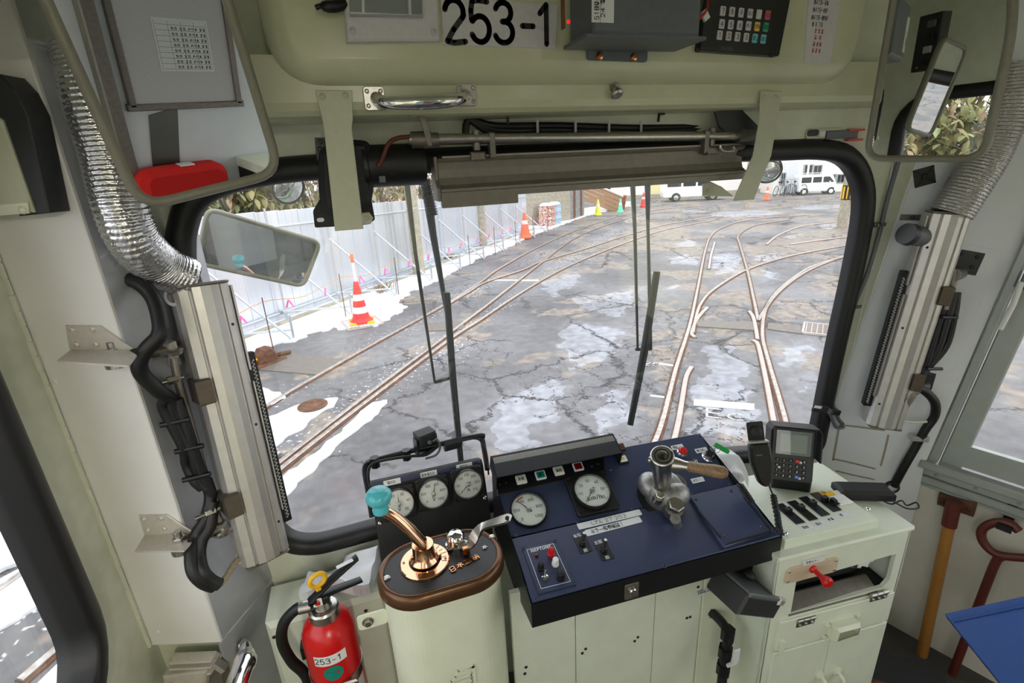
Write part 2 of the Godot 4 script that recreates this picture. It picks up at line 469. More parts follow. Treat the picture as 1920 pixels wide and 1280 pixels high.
func noise_tex(freq: float, seed_: int, lo: Color, hi: Color, px := 256, a := 0.0, b := 1.0) -> NoiseTexture2D:
	var t := NoiseTexture2D.new()
	t.width = px; t.height = px; t.seamless = true; t.noise = noise(freq, seed_)
	var g := Gradient.new()
	g.offsets = PackedFloat32Array([a, b]); g.colors = PackedColorArray([lo, hi])
	t.color_ramp = g
	return t

func plain(c: Color, rough := 0.5, metal := 0.0) -> StandardMaterial3D:
	var m := StandardMaterial3D.new()
	m.albedo_color = c; m.roughness = rough; m.metallic = metal
	return m

# a material whose colour wanders between two tones in patches of about 1 / scale metres
func mottled(c: Color, d: Color, rough: float, metal: float, scale: float, seed_: int, a := 0.2, b := 0.8, freq := 0.03) -> StandardMaterial3D:
	if absf(c.get_luminance() - d.get_luminance()) < 0.115:
		d = c.lerp(d, 0.4)
	var m := plain(Color.WHITE, rough, metal)
	m.albedo_texture = noise_tex(freq, seed_, d, c, 256, a, b)
	m.uv1_triplanar = true; m.uv1_world_triplanar = true; m.uv1_scale = Vector3.ONE * scale
	return m

func bumpy(m: StandardMaterial3D, freq: float, seed_: int, strength := 0.3) -> StandardMaterial3D:
	var t := NoiseTexture2D.new()
	t.width = 256; t.height = 256; t.seamless = true; t.noise = noise(freq, seed_); t.as_normal_map = true; t.bump_strength = 4.0
	m.normal_enabled = true; m.normal_texture = t; m.normal_scale = strength
	return m

func _ready():
	rng.seed = 7
	# ---- camera
	var cam := Camera3D.new()
	cam.name = "camera"; add_child(cam)
	cam.keep_aspect = Camera3D.KEEP_HEIGHT; cam.fov = 69.0693; cam.near = 0.02; cam.far = 300.0
	cam.transform = Transform3D(Vector3(.94994,-.04939,.30851), Vector3(.14655,.94251,-.30034), Vector3(-.27594,.33051,.90256), Vector3(0,2.55,0))
	cam.current = true
	# ---- overcast winter sky
	var env := Environment.new()
	env.background_mode = Environment.BG_SKY
	var sky := Sky.new()
	var sm := ProceduralSkyMaterial.new()
	sm.sky_top_color = Color(0.93, 0.95, 0.98); sm.sky_horizon_color = Color(0.98, 0.98, 0.98); sm.sky_curve = 0.3
	sm.ground_bottom_color = Color(0.75, 0.75, 0.75); sm.ground_horizon_color = Color(0.9, 0.9, 0.9); sm.sun_angle_max = 1.0; sm.sun_curve = 0.05
	sm.sky_energy_multiplier = 1.25
	sky.sky_material = sm
	env.sky = sky
	env.ambient_light_source = Environment.AMBIENT_SOURCE_SKY
	env.tonemap_mode = Environment.TONE_MAPPER_LINEAR
	env.tonemap_exposure = 1.55
	env.sdfgi_enabled = true; env.ssao_enabled = true; env.ssil_enabled = true
	var we := WorldEnvironment.new()
	we.name = "world_environment"; we.environment = env; add_child(we)
	make_materials()
	added_cabin_lamps()
	# ---- the large structure first, then things, small details last
	ground()
	cab_shell()
	saloon()
	yard()
	rails_and_marks()
	fence_line()
	far_yard()
	console()
	controller()
	gauge_stand()
	cabinet()
	header_gear()
	wiper_gear()
	left_corner()
	right_corner()
	mirrors()
	tram_front()

func make_materials():
	M.cream = mottled(Color(0.87, 0.885, 0.80), Color(0.82, 0.83, 0.74), 0.34, 0.0, 1.3, 11)
	M.cream_dull = mottled(Color(0.81, 0.825, 0.745), Color(0.74, 0.75, 0.66), 0.5, 0.0, 2.1, 12, 0.25, 0.75)
	M.header = mottled(Color(0.78, 0.79, 0.67), Color(0.73, 0.74, 0.61), 0.24, 0.0, 1.6, 13)
	M.strap = mottled(Color(0.76, 0.77, 0.67), Color(0.72, 0.73, 0.63), 0.4, 0.0, 6.0, 14)
	M.mint = mottled(Color(0.87, 0.895, 0.83), Color(0.82, 0.84, 0.775), 0.38, 0.0, 1.7, 15)
	M.pillar = mottled(Color(0.92, 0.915, 0.905), Color(0.89, 0.88, 0.87), 0.35, 0.0, 1.1, 16)
	M.satin = mottled(Color(0.76, 0.77, 0.79), Color(0.70, 0.71, 0.73), 0.34, 0.5, 3.0, 17)
	M.grey_panel = mottled(Color(0.87, 0.885, 0.90), Color(0.84, 0.855, 0.87), 0.32, 0.0, 1.1, 18)
	M.frame_grey = mottled(Color(0.66, 0.68, 0.66), Color(0.6, 0.62, 0.6), 0.36, 0.35, 2.0, 19)
	M.rubber = plain(Color(0.065, 0.065, 0.07), 0.48)
	M.black = plain(Color(0.06, 0.06, 0.068), 0.42)
	M.black_soft = mottled(Color(0.11, 0.11, 0.115), Color(0.075, 0.075, 0.08), 0.6, 0.0, 9.0, 20)
	M.black_metal = mottled(Color(0.13, 0.13, 0.135), Color(0.09, 0.09, 0.09), 0.4, 0.2, 7.0, 21)
	M.console = mottled(Color(0.20, 0.235, 0.35), Color(0.175, 0.21, 0.315), 0.36, 0.0, 5.0, 22)
	M.console_side = mottled(Color(0.075, 0.08, 0.09), Color(0.055, 0.055, 0.06), 0.42, 0.0, 6.0, 23)
	M.steel = mottled(Color(0.74, 0.73, 0.71), Color(0.64, 0.62, 0.59), 0.3, 1.0, 9.0, 24)
	M.chrome = plain(Color(0.88, 0.88, 0.89), 0.09, 1.0)
	M.bolt = plain(Color(0.72, 0.72, 0.72), 0.28, 1.0)
	M.cast = bumpy(mottled(Color(0.66, 0.66, 0.65), Color(0.52, 0.52, 0.51), 0.42, 0.8, 8.0, 25), 0.2, 26, 0.25)
	M.alu = mottled(Color(0.80, 0.79, 0.78), Color(0.72, 0.71, 0.69), 0.34, 0.65, 3.0, 27)
	M.alu_dull = mottled(Color(0.52, 0.5, 0.47), Color(0.42, 0.4, 0.36), 0.42, 0.7, 5.0, 28)
	M.foil = bumpy(plain(Color(0.86, 0.86, 0.87), 0.25, 0.9), 0.12, 29, 0.25)
	M.duct_grey = bumpy(plain(Color(0.70, 0.69, 0.68), 0.35, 0.8), 0.2, 30, 0.3)
	M.brass = plain(Color(0.83, 0.60, 0.42), 0.16, 1.0)
	M.copper = plain(Color(0.87, 0.69, 0.56), 0.13, 1.0)
	M.bronze = mottled(Color(0.42, 0.30, 0.21), Color(0.34, 0.235, 0.16), 0.3, 0.6, 9.0, 31)
	M.white = plain(Color(0.90, 0.90, 0.89), 0.45)
	M.label = plain(Color(0.87, 0.88, 0.88), 0.4)
	M.ink = plain(Color(0.05, 0.05, 0.055), 0.5)
	M.red = plain(Color(0.78, 0.07, 0.08), 0.28)
	M.red_dark = plain(Color(0.42, 0.04, 0.06), 0.25)
	M.teal = plain(Color(0.33, 0.72, 0.76), 0.18)
	M.green_lens = plain(Color(0.08, 0.5, 0.45), 0.2)
	M.green = plain(Color(0.10, 0.62, 0.24), 0.3)
	M.yellow = plain(Color(0.93, 0.72, 0.12), 0.4)
	M.dial = plain(Color(0.88, 0.89, 0.86), 0.4)
	M.grey_plastic = mottled(Color(0.38, 0.40, 0.42), Color(0.34, 0.36, 0.38), 0.45, 0.0, 6.0, 32)
	M.dark_plastic = mottled(Color(0.19, 0.195, 0.20), Color(0.155, 0.16, 0.165), 0.42, 0.0, 9.0, 33)
	M.wood = wood()
	M.bracket = mottled(Color(0.82, 0.80, 0.76), Color(0.74, 0.71, 0.66), 0.42, 0.3, 9.0, 69)
	M.towel = bumpy(mottled(Color(0.93, 0.94, 0.95), Color(0.87, 0.88, 0.90), 0.95, 0.0, 20.0, 34), 0.35, 35, 1.0)
	M.mirror = plain(Color(0.93, 0.94, 0.94), 0.0, 1.0)
	M.mirror_rim = mottled(Color(0.52, 0.51, 0.45), Color(0.45, 0.44, 0.38), 0.45, 0.0, 8.0, 36)
	M.glass = plain(Color(0.9, 0.95, 0.93, 0.02), 0.0)
	M.glass.transparency = BaseMaterial3D.TRANSPARENCY_ALPHA
	M.lens = plain(Color(0.9, 0.95, 0.95, 0.12), 0.02)
	M.lens.transparency = BaseMaterial3D.TRANSPARENCY_ALPHA
	M.snow = bumpy(mottled(Color(0.96, 0.965, 0.98), Color(0.91, 0.92, 0.94), 0.8, 0.0, 2.0, 37), 0.15, 38, 0.6)
	M.galv = mottled(Color(0.74, 0.76, 0.79), Color(0.66, 0.68, 0.71), 0.33, 0.85, 0.6, 39)
	M.galv_pipe = plain(Color(0.78, 0.80, 0.82), 0.35, 0.8)
	M.concrete = bumpy(mottled(Color(0.72, 0.69, 0.62), Color(0.60, 0.57, 0.50), 0.85, 0.0, 0.9, 40), 0.2, 41, 0.4)
	M.rust = mottled(Color(0.50, 0.33, 0.22), Color(0.33, 0.21, 0.15), 0.8, 0.1, 1.2, 42)
	M.rail_head = mottled(Color(0.79, 0.77, 0.75), Color(0.66, 0.61, 0.57), 0.3, 0.9, 1.5, 43)
	M.guard = mottled(Color(0.78, 0.74, 0.71), Color(0.68, 0.63, 0.59), 0.6, 0.3, 1.5, 44)
	M.cone = plain(Color(0.88, 0.22, 0.20), 0.45)
	M.cone_faded = mottled(Color(0.93, 0.50, 0.33), Color(0.85, 0.40, 0.25), 0.55, 0.0, 3.0, 45)
	M.tarmac = mottled(Color(0.44, 0.43, 0.43), Color(0.37, 0.365, 0.37), 0.75, 0.0, 0.4, 46)
	M.white_paint = mottled(Color(0.86, 0.85, 0.83), Color(0.74, 0.73, 0.71), 0.7, 0.0, 3.0, 47, 0.15, 0.5)
	M.wall_white = mottled(Color(0.95, 0.94, 0.92), Color(0.91, 0.90, 0.88), 0.8, 0.0, 0.2, 48)
	M.wall_yellow = plain(Color(0.93, 0.88, 0.66), 0.6)
	M.car_white = plain(Color(0.93, 0.94, 0.95), 0.22)
	M.tyre = plain(Color(0.06, 0.06, 0.065), 0.8)
	M.dark_glass = plain(Color(0.13, 0.15, 0.17), 0.06)
	M.seat_red = bumpy(mottled(Color(0.80, 0.09, 0.07), Color(0.70, 0.06, 0.05), 0.9, 0.0, 30.0, 49), 0.4, 50, 0.4)
	M.floor = mottled(Color(0.30, 0.29, 0.28), Color(0.24, 0.23, 0.22), 0.7, 0.0, 1.5, 51)
	M.body_green = plain(Color(0.02, 0.50, 0.20), 0.25)
	M.blue_board = mottled(Color(0.20, 0.34, 0.62), Color(0.17, 0.30, 0.56), 0.5, 0.0, 4.0, 52)
	M.leaf = plain(Color(0.36, 0.40, 0.18), 0.6); M.leaf_dry = plain(Color(0.56, 0.44, 0.25), 0.7); M.twig = plain(Color(0.35, 0.27, 0.22), 0.85)
	M.plate_white = mottled(Color(0.80, 0.79, 0.80), Color(0.75, 0.74, 0.75), 0.45, 0.0, 9.0, 67); M.key_blue = plain(Color(0.45, 0.75, 0.78), 0.45); M.key_yellow = plain(Color(0.88, 0.75, 0.38), 0.45); M.key_green = plain(Color(0.20, 0.62, 0.48), 0.45); M.key_red = plain(Color(0.76, 0.33, 0.37), 0.45)
	M.moulding = mottled(Color(0.52, 0.50, 0.46), Color(0.44, 0.42, 0.38), 0.42, 0.3, 5.0, 68); M.lip = plain(Color(0.60, 0.56, 0.53), 0.4, 0.4)
	M.sticker_green = plain(Color(0.10, 0.50, 0.44), 0.4); M.steel_dark = plain(Color(0.42, 0.42, 0.40), 0.35, 0.8)
	M.beige = plain(Color(0.80, 0.72, 0.62), 0.45); M.lcd = plain(Color(0.47, 0.49, 0.43), 0.25); M.blue_key = plain(Color(0.2, 0.4, 0.8), 0.4); M.alu_dark = mottled(Color(0.42, 0.38, 0.33), Color(0.33, 0.30, 0.26), 0.45, 0.6, 8.0, 63)
	M.glue = mottled(Color(0.68, 0.64, 0.54), Color(0.55, 0.50, 0.42), 0.8, 0.0, 20.0, 64); M.ochre_wood = mottled(Color(0.68, 0.47, 0.22), Color(0.60, 0.40, 0.18), 0.45, 0.0, 5.0, 65); M.lower_wall = mottled(Color(0.84, 0.82, 0.78), Color(0.79, 0.77, 0.73), 0.5, 0.0, 2.0, 70); M.red_oxide = mottled(Color(0.38, 0.15, 0.12), Color(0.31, 0.11, 0.085), 0.45, 0.0, 5.0, 66)
	M.yellow_cone = plain(Color(0.90, 0.93, 0.30), 0.5); M.green_cone = plain(Color(0.45, 0.90, 0.72), 0.5); M.red_cone_base = plain(Color(0.85, 0.22, 0.20), 0.5)
	M.plate = mottled(Color(0.52, 0.49, 0.46), Color(0.42, 0.38, 0.34), 0.55, 0.4, 1.4, 53); M.sheet = mottled(Color(0.62, 0.63, 0.64), Color(0.48, 0.47, 0.46), 0.7, 0.2, 0.6, 54)
	M.drum = mottled(Color(0.86, 0.82, 0.79), Color(0.60, 0.32, 0.20), 0.7, 0.0, 1.3, 55, 0.42, 0.6); M.drum_blue = mottled(Color(0.68, 0.80, 0.88), Color(0.6, 0.5, 0.45), 0.6, 0.0, 1.0, 56, 0.25, 0.4)
	M.terracotta = mottled(Color(0.62, 0.32, 0.20), Color(0.45, 0.22, 0.15), 0.8, 0.0, 2.0, 57); M.plank = mottled(Color(0.72, 0.58, 0.45), Color(0.58, 0.44, 0.33), 0.8, 0.0, 2.0, 58)
	M.pink = plain(Color(0.95, 0.45, 0.72), 0.6); M.rope = plain(Color(0.85, 0.62, 0.35), 0.8)

func wood() -> StandardMaterial3D:
	var m := mottled(Color(0.64, 0.53, 0.40), Color(0.46, 0.36, 0.26), 0.45, 0.0, 6.0, 61, 0.25, 0.75, 0.02)
	m.uv1_scale = Vector3(40, 40, 5)
	return m

# ---------------------------------------------------------------- light
func added_cabin_lamps():  # two unseen lamps, added to brighten the cab from behind
	for k in 2:
		var at := Vector3([0.2, 1.2][k], 3.02, [1.75, 1.75][k])
		var t := thing("added_ceiling_lamp", ["added unseen lamp tube brightening the left of the driver's cab, behind the viewer", "added unseen lamp tube brightening the right of the driver's cab, behind the viewer"][k], "ceiling lamp", at, "")
		var s := shape(); s.box(Vector3(0.16, 0.03, 1.2), at + Vector3(0, 0.035, 0), 0.004); put(s, "housing", M.white, t)
		var d := shape(); d.box(Vector3(0.13, 0.012, 1.16), at + Vector3(0, 0.015, 0))
		var g := plain(Color(1, 0.98, 0.93), 0.5); g.emission_enabled = true; g.emission = Color(1, 0.97, 0.9); g.emission_energy_multiplier = 1.2
		put(d, "diffuser", g, t)
		var l := AreaLight3D.new()
		l.name = "added_fill_light"; l.area_size = Vector2(0.13, 1.16); l.light_energy = 4.3; l.light_color = Color(1, 0.97, 0.91); l.shadow_enabled = true
		t.add_child(l); l.position = Vector3(0, -0.004, 0); l.rotation = Vector3(-PI / 2, 0, 0)

# ---------------------------------------------------------------- ground
var SKY_SHEEN := [  # pale patches: white sky reflected in wet film, painted as colour
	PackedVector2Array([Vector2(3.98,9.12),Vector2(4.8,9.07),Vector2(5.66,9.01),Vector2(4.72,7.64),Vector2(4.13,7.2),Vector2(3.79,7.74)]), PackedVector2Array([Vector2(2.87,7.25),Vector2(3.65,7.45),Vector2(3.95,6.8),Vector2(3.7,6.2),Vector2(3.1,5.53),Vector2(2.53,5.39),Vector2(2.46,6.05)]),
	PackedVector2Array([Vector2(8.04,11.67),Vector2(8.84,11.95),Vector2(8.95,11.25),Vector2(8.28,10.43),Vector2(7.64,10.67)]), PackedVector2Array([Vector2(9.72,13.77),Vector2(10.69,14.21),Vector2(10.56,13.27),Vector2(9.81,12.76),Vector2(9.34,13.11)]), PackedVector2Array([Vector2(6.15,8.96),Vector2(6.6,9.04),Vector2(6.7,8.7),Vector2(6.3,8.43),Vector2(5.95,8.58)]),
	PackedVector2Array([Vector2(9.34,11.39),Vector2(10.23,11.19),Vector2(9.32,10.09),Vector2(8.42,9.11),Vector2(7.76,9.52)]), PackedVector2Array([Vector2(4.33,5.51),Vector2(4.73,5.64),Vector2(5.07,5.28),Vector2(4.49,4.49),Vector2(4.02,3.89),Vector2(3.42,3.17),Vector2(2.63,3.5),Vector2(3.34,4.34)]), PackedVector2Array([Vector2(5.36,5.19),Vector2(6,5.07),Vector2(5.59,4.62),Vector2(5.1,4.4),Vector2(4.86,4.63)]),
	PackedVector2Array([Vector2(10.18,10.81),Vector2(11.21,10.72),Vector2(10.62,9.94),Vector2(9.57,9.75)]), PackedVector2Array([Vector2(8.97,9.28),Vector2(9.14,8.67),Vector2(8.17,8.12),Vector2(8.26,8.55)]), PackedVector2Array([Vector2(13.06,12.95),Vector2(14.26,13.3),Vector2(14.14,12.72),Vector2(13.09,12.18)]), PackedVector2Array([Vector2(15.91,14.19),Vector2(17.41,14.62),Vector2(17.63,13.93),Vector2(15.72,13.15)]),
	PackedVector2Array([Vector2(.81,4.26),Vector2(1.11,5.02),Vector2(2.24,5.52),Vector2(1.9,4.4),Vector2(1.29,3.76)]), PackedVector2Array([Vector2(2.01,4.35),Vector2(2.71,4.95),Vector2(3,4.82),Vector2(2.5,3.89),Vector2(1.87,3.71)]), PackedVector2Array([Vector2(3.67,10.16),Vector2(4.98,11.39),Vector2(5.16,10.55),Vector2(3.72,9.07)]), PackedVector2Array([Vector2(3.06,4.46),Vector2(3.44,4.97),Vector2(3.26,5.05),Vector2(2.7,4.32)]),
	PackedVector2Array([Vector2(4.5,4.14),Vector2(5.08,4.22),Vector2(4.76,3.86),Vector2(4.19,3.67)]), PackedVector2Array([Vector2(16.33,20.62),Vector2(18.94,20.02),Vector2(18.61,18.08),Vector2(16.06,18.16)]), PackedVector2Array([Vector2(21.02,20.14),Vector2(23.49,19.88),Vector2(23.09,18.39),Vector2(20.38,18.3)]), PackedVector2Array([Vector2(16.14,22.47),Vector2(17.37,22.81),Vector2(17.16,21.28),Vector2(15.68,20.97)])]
var SAND := [PackedVector2Array([Vector2(5.53,6.65),Vector2(6.48,7.54),Vector2(7.45,7.99),Vector2(6.24,6.46),Vector2(5.33,5.4),Vector2(4.56,5.65),Vector2(5.12,6.36)]), PackedVector2Array([Vector2(6.51,6.32),Vector2(7.69,7.1),Vector2(8.67,7.28),Vector2(6.95,5.75),Vector2(6.28,5.93)]), PackedVector2Array([Vector2(2.82,7.88),Vector2(3.47,8.74),Vector2(3.82,9.01),Vector2(2.61,7.31)]), PackedVector2Array([Vector2(5.79,13.61),Vector2(9.27,16.72),Vector2(12.74,18.05),Vector2(9.4,12.22),Vector2(7.92,13.27)]),
	PackedVector2Array([Vector2(10.56,11.4),Vector2(13.64,13.14),Vector2(16.76,13.21),Vector2(13.42,10.48),Vector2(10.28,9.63)]), PackedVector2Array([Vector2(4.63,4.43),Vector2(5.1,4.4),Vector2(4.83,3.99),Vector2(4.24,3.94)]), PackedVector2Array([Vector2(4.15,5.98),Vector2(4.92,6.79),Vector2(4.34,5.88),Vector2(2.83,4),Vector2(2.59,3.98)]), PackedVector2Array([Vector2(-1,7.22),Vector2(-.56,7.34),Vector2(-.34,7.32),Vector2(-.41,7.08),Vector2(-.84,6.93)]), PackedVector2Array([Vector2(1.46,8.22),Vector2(2.05,8.65),Vector2(2.14,8.23),Vector2(1.53,7.7)])]

func ground():
	var near := Rect2(-7, -19, 18, 17.5)
	var s := shape()
	s.flat([Vector3(near.position.x, 0, near.position.y), Vector3(near.end.x, 0, near.position.y), Vector3(near.end.x, 0, near.end.y), Vector3(near.position.x, 0, near.end.y)], Vector3.UP)
	s.uv = PackedVector2Array()
	for p in s.v:
		s.uv.append(Vector2((p.x - near.position.x) / near.size.x, (p.z - near.position.y) / near.size.y))
	var m := plain(Color.WHITE, 0.62)
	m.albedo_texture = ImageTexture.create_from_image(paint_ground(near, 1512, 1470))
	bumpy(m, 0.35, 62, 0.5)
	m.texture_repeat = false
	m.normal_enabled = false
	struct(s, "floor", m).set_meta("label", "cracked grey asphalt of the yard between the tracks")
	var far := Rect2(-60, -90, 150, 120)
	var f := shape()
	var xs := [far.position.x, near.position.x, near.end.x, far.end.x]; var zs := [far.position.y, near.position.y, near.end.y, far.end.y]
	for i in 3:
		for j in 3:
			if i != 1 or j != 1:
				f.flat([Vector3(xs[i], 0, zs[j]), Vector3(xs[i + 1], 0, zs[j]), Vector3(xs[i + 1], 0, zs[j + 1]), Vector3(xs[i], 0, zs[j + 1])], Vector3.UP)
	f.uv = PackedVector2Array()
	var wide := Rect2(-10, -50, 60, 50)
	for p in f.v:
		f.uv.append(Vector2((p.x - wide.position.x) / wide.size.x, (p.z - wide.position.y) / wide.size.y))
	var fm := plain(Color.WHITE, 0.62)
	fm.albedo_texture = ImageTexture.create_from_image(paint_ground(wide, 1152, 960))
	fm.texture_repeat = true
	struct(f, "floor", fm).set_meta("label", "asphalt of the yard farther out, patched with sand and a painted pale sky sheen")

func noise_bytes(rect: Rect2, w: int, h: int, freq: float, seed_: int, oct: int, type := FastNoiseLite.TYPE_SIMPLEX_SMOOTH) -> PackedByteArray:
	var f := noise(freq * rect.size.x / w, seed_, oct, type)
	f.offset = Vector3(rect.position.x / rect.size.x * w, rect.position.y / rect.size.x * w, 0)
	if type == FastNoiseLite.TYPE_CELLULAR:
		f.cellular_return_type = FastNoiseLite.RETURN_DISTANCE2_SUB
		f.fractal_type = FastNoiseLite.FRACTAL_NONE
		f.domain_warp_enabled = true; f.domain_warp_amplitude = 0.35 / (rect.size.x / w); f.domain_warp_frequency = 2.2 * rect.size.x / w; f.domain_warp_fractal_octaves = 3
	return f.get_image(w, h, false, false, false).get_data()

# asphalt colours: wear, tar cracks, brown sand, scattered snow grains, painted-in sky sheen
func paint_ground(rect: Rect2, w: int, h: int) -> Image:
	var wear := noise_bytes(rect, w, h, 0.3, 101, 4)
	var fine := noise_bytes(rect, w, h, 5.0, 102, 3)
	var sand := noise_bytes(rect, w, h, 0.55, 103, 5)
	var crack := noise_bytes(rect, w, h, 0.75, 104, 1, FastNoiseLite.TYPE_CELLULAR)
	var crack2 := noise_bytes(rect, w, h, 2.6, 107, 1, FastNoiseLite.TYPE_CELLULAR)
	var area := noise_bytes(rect, w, h, 0.22, 105, 3)
	var grain := noise_bytes(rect, w, h, 14.0, 106, 2)
	var px := rect.size.x / w
	var sky_sheen := cover(SKY_SHEEN, rect, w, h, 0.16)
	var brown := cover(SAND, rect, w, h, 0.3)
	var out := PackedByteArray(); out.resize(w * h * 3)
	var k := 0
	var thin := 2 if px < 0.02 else 3
	var la := Vector2(-1.2, -6.3); var ld := Vector2(0.645, -0.764)
	for y in h:
		var z := rect.position.y + y * px
		for x in w:
			var i := y * w + x
			var X := rect.position.x + x * px
			var b := 113.0 + (wear[i] - 128) * 0.28 + (fine[i] - 128) * 0.11
			var r := b + 2.0; var g := b; var bl := b + 1.0
			var s := sand[i] + brown[i] * 0.42 + clampf((X + z * -0.35 - 8.0) * 2.2, -20.0, 30.0)
			if s > 150:
				var t := minf((s - 150) / 14.0, 1.0) * 0.75
				r = lerpf(r, 150 + (fine[i] - 128) * 0.25, t); g = lerpf(g, 136 + (fine[i] - 128) * 0.25, t); bl = lerpf(bl, 122 + (fine[i] - 128) * 0.25, t)
			var fr := sky_sheen[i] + (wear[i] - 128) * 0.25 + (fine[i] - 128) * 0.05
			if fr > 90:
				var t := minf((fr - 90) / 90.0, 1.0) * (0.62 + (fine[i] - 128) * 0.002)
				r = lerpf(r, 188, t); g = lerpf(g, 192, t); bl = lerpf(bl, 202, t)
			if (crack[i] < thin and area[i] > 118) or (crack2[i] < thin + 1 and area[i] > 150):
				r = 48; g = 46; bl = 46
			elif crack[i] < thin + 3 and area[i] > 112:
				r *= 0.8; g *= 0.8; bl *= 0.8
			var lt := (Vector2(X, z) - la).dot(Vector2(-ld.y, ld.x))
			if lt > -1.6 and lt < 2.4 and grain[i] > 183 + minf(absf(lt), absf(lt - 1.05)) * 70.0 - (area[i] - 128) * 0.35:
				r = 225; g = 228; bl = 232
			out[k] = int(clampf(r, 0, 255)); out[k + 1] = int(clampf(g, 0, 255)); out[k + 2] = int(clampf(bl, 0, 255))
			k += 3
	return Image.create_from_data(w, h, false, Image.FORMAT_RGB8, out)

# how deep each pixel lies inside the ragged outlines (0 outside .. 160 well inside); outlines use x and -z
func cover(polys: Array, rect: Rect2, w: int, h: int, ragged: float) -> PackedByteArray:
	var out := PackedByteArray(); out.resize(w * h)
	var px := rect.size.x / w
	var nz := noise(1.6, 108, 4)
	var step := maxf(px, 0.03)
	for poly in polys:
		var p := PackedVector2Array(smooth(Array(poly), true, 4))
		var inner := Geometry2D.offset_polygon(p, -ragged)
		var lo := p[0]; var hi := p[0]
		for q in p:
			lo = lo.min(q); hi = hi.max(q)
		lo -= Vector2.ONE * ragged; hi += Vector2.ONE * ragged
		var cells := maxi(1, int(step / px))
		for y in range(maxi(0, int((-hi.y - rect.position.y) / px)), mini(h, int((-lo.y - rect.position.y) / px) + 1), cells):
			for x in range(maxi(0, int((lo.x - rect.position.x) / px)), mini(w, int((hi.x - rect.position.x) / px) + 1), cells):
				var q := Vector2(rect.position.x + x * px, -(rect.position.y + y * px))
				var v := q + Vector2(nz.get_noise_2d(q.x, q.y), nz.get_noise_2d(q.x + 50.0, q.y)) * ragged * 1.6
				if Geometry2D.is_point_in_polygon(v, p):
					var val := 100
					for a in inner:
						if Geometry2D.is_point_in_polygon(v, a): val = 160
					for yy in range(y, mini(h, y + cells)):
						for xx in range(x, mini(w, x + cells)):
							out[yy * w + xx] = val
	return out
